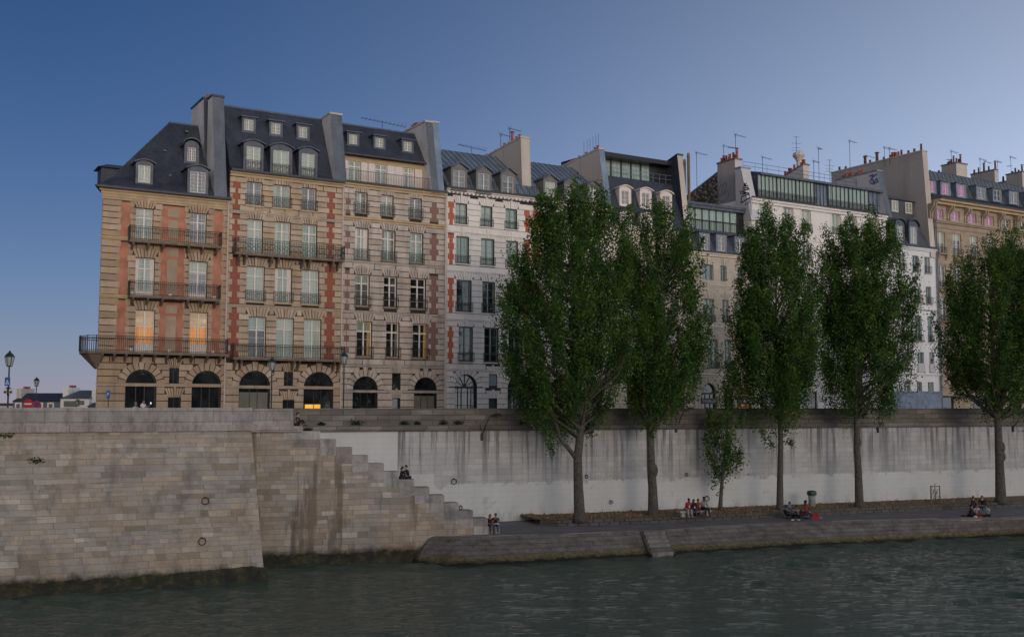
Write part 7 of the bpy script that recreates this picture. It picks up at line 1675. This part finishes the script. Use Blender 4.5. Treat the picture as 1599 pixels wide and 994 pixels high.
# ================================================================== LIGHT, SKY, CAMERA
SUN_AZ, SUN_EL = 158.0, 5.5                       # clockwise from the view direction, degrees
w = bpy.data.worlds.new('World'); S.world = w; w.use_nodes = True; nt = w.node_tree
sky = nt.nodes.new('ShaderNodeTexSky'); sky.sky_type = 'NISHITA'; sky.sun_disc = False; sky.sun_elevation = R(SUN_EL); sky.sun_rotation = R(SUN_AZ)
sky.altitude = 0; sky.air_density = 1.0; sky.dust_density = .3; sky.ozone_density = 4.0
KS = .06                                         # dusk glow: lavender along the horizon, paler sky towards the right
def wm(op, a, c=0.0, clamp=False):
    x = nt.nodes.new('ShaderNodeMath'); x.operation = op; x.use_clamp = clamp
    for k, v in ((0, a), (1, c)):
        if isinstance(v, bpy.types.NodeSocket): nt.links.new(v, x.inputs[k])
        else: x.inputs[k].default_value = v
    return x.outputs[0]
def wv(op, a, c):
    x = nt.nodes.new('ShaderNodeVectorMath'); x.operation = op
    for k, v in ((0, a), (1, c)):
        if op == 'SCALE' and k == 1: nt.links.new(v, x.inputs['Scale']); continue
        if isinstance(v, bpy.types.NodeSocket): nt.links.new(v, x.inputs[k])
        else: x.inputs[k].default_value = v
    return x.outputs[0]
tcw = nt.nodes.new('ShaderNodeTexCoord'); sx = nt.nodes.new('ShaderNodeSeparateXYZ'); nt.links.new(tcw.outputs['Generated'], sx.inputs[0])
zc = wm('MAXIMUM', sx.outputs[2], 0.0)
e1 = wm('EXPONENT', wm('MULTIPLY', zc, -8.0)); e2 = wm('EXPONENT', wm('MULTIPLY', zc, -3.0))
tx = wm('MINIMUM', wm('MAXIMUM', wm('MULTIPLY', wm('ADD', sx.outputs[0], .42), 1.19), 0.0), 1.3); ax = wm('POWER', tx, 1.8)
base = wv('MULTIPLY', sky.outputs[0], (.60, .81, 1.04))
g1 = wv('SCALE', (.20 / KS, .155 / KS, .26 / KS), e1); g2 = wv('SCALE', (.56 / KS, .63 / KS, .73 / KS), wm('MULTIPLY', e2, ax))
bk = wm('MULTIPLY', wm('MAXIMUM', wm('MULTIPLY', sx.outputs[1], -1.0), 0.0), wm('EXPONENT', wm('MULTIPLY', zc, -1.6)))
g3 = wv('SCALE', (.88 / KS, .77 / KS, .64 / KS), bk)    # soft fill added to the sky behind the viewer, in sunset tones
nt.links.new(wv('ADD', wv('ADD', wv('ADD', base, g1), g2), g3), nt.nodes['Background'].inputs[0]); nt.nodes['Background'].inputs[1].default_value = KS
sd = bpy.data.lights.new('sun', 'SUN'); sd.energy = 1.0; sd.angle = R(22); sd.color = (1.0, .77, .60)
so = bpy.data.objects.new('sun', sd); COL.objects.link(so)
az = R(SUN_AZ); dirv = Vector((math.sin(az) * math.cos(R(SUN_EL)), math.cos(az) * math.cos(R(SUN_EL)), math.sin(R(SUN_EL))))
so.rotation_euler = dirv.to_track_quat('Z', 'Y').to_euler(); so.location = dirv * 200
cd = bpy.data.cameras.new('camera'); cam = bpy.data.objects.new('camera', cd); COL.objects.link(cam); S.camera = cam
cam.location = (0, 0, EYE); cam.rotation_euler = (R(90) + TH, 0, 0); cd.sensor_width = 36; cd.lens = F / 1599 * 36; cd.clip_end = 9000; cd.clip_start = .5
S.view_settings.view_transform = 'Standard'; S.view_settings.look = 'None'; S.view_settings.gamma = 1; S.view_settings.use_curve_mapping = False; S.view_settings.exposure = 0.22
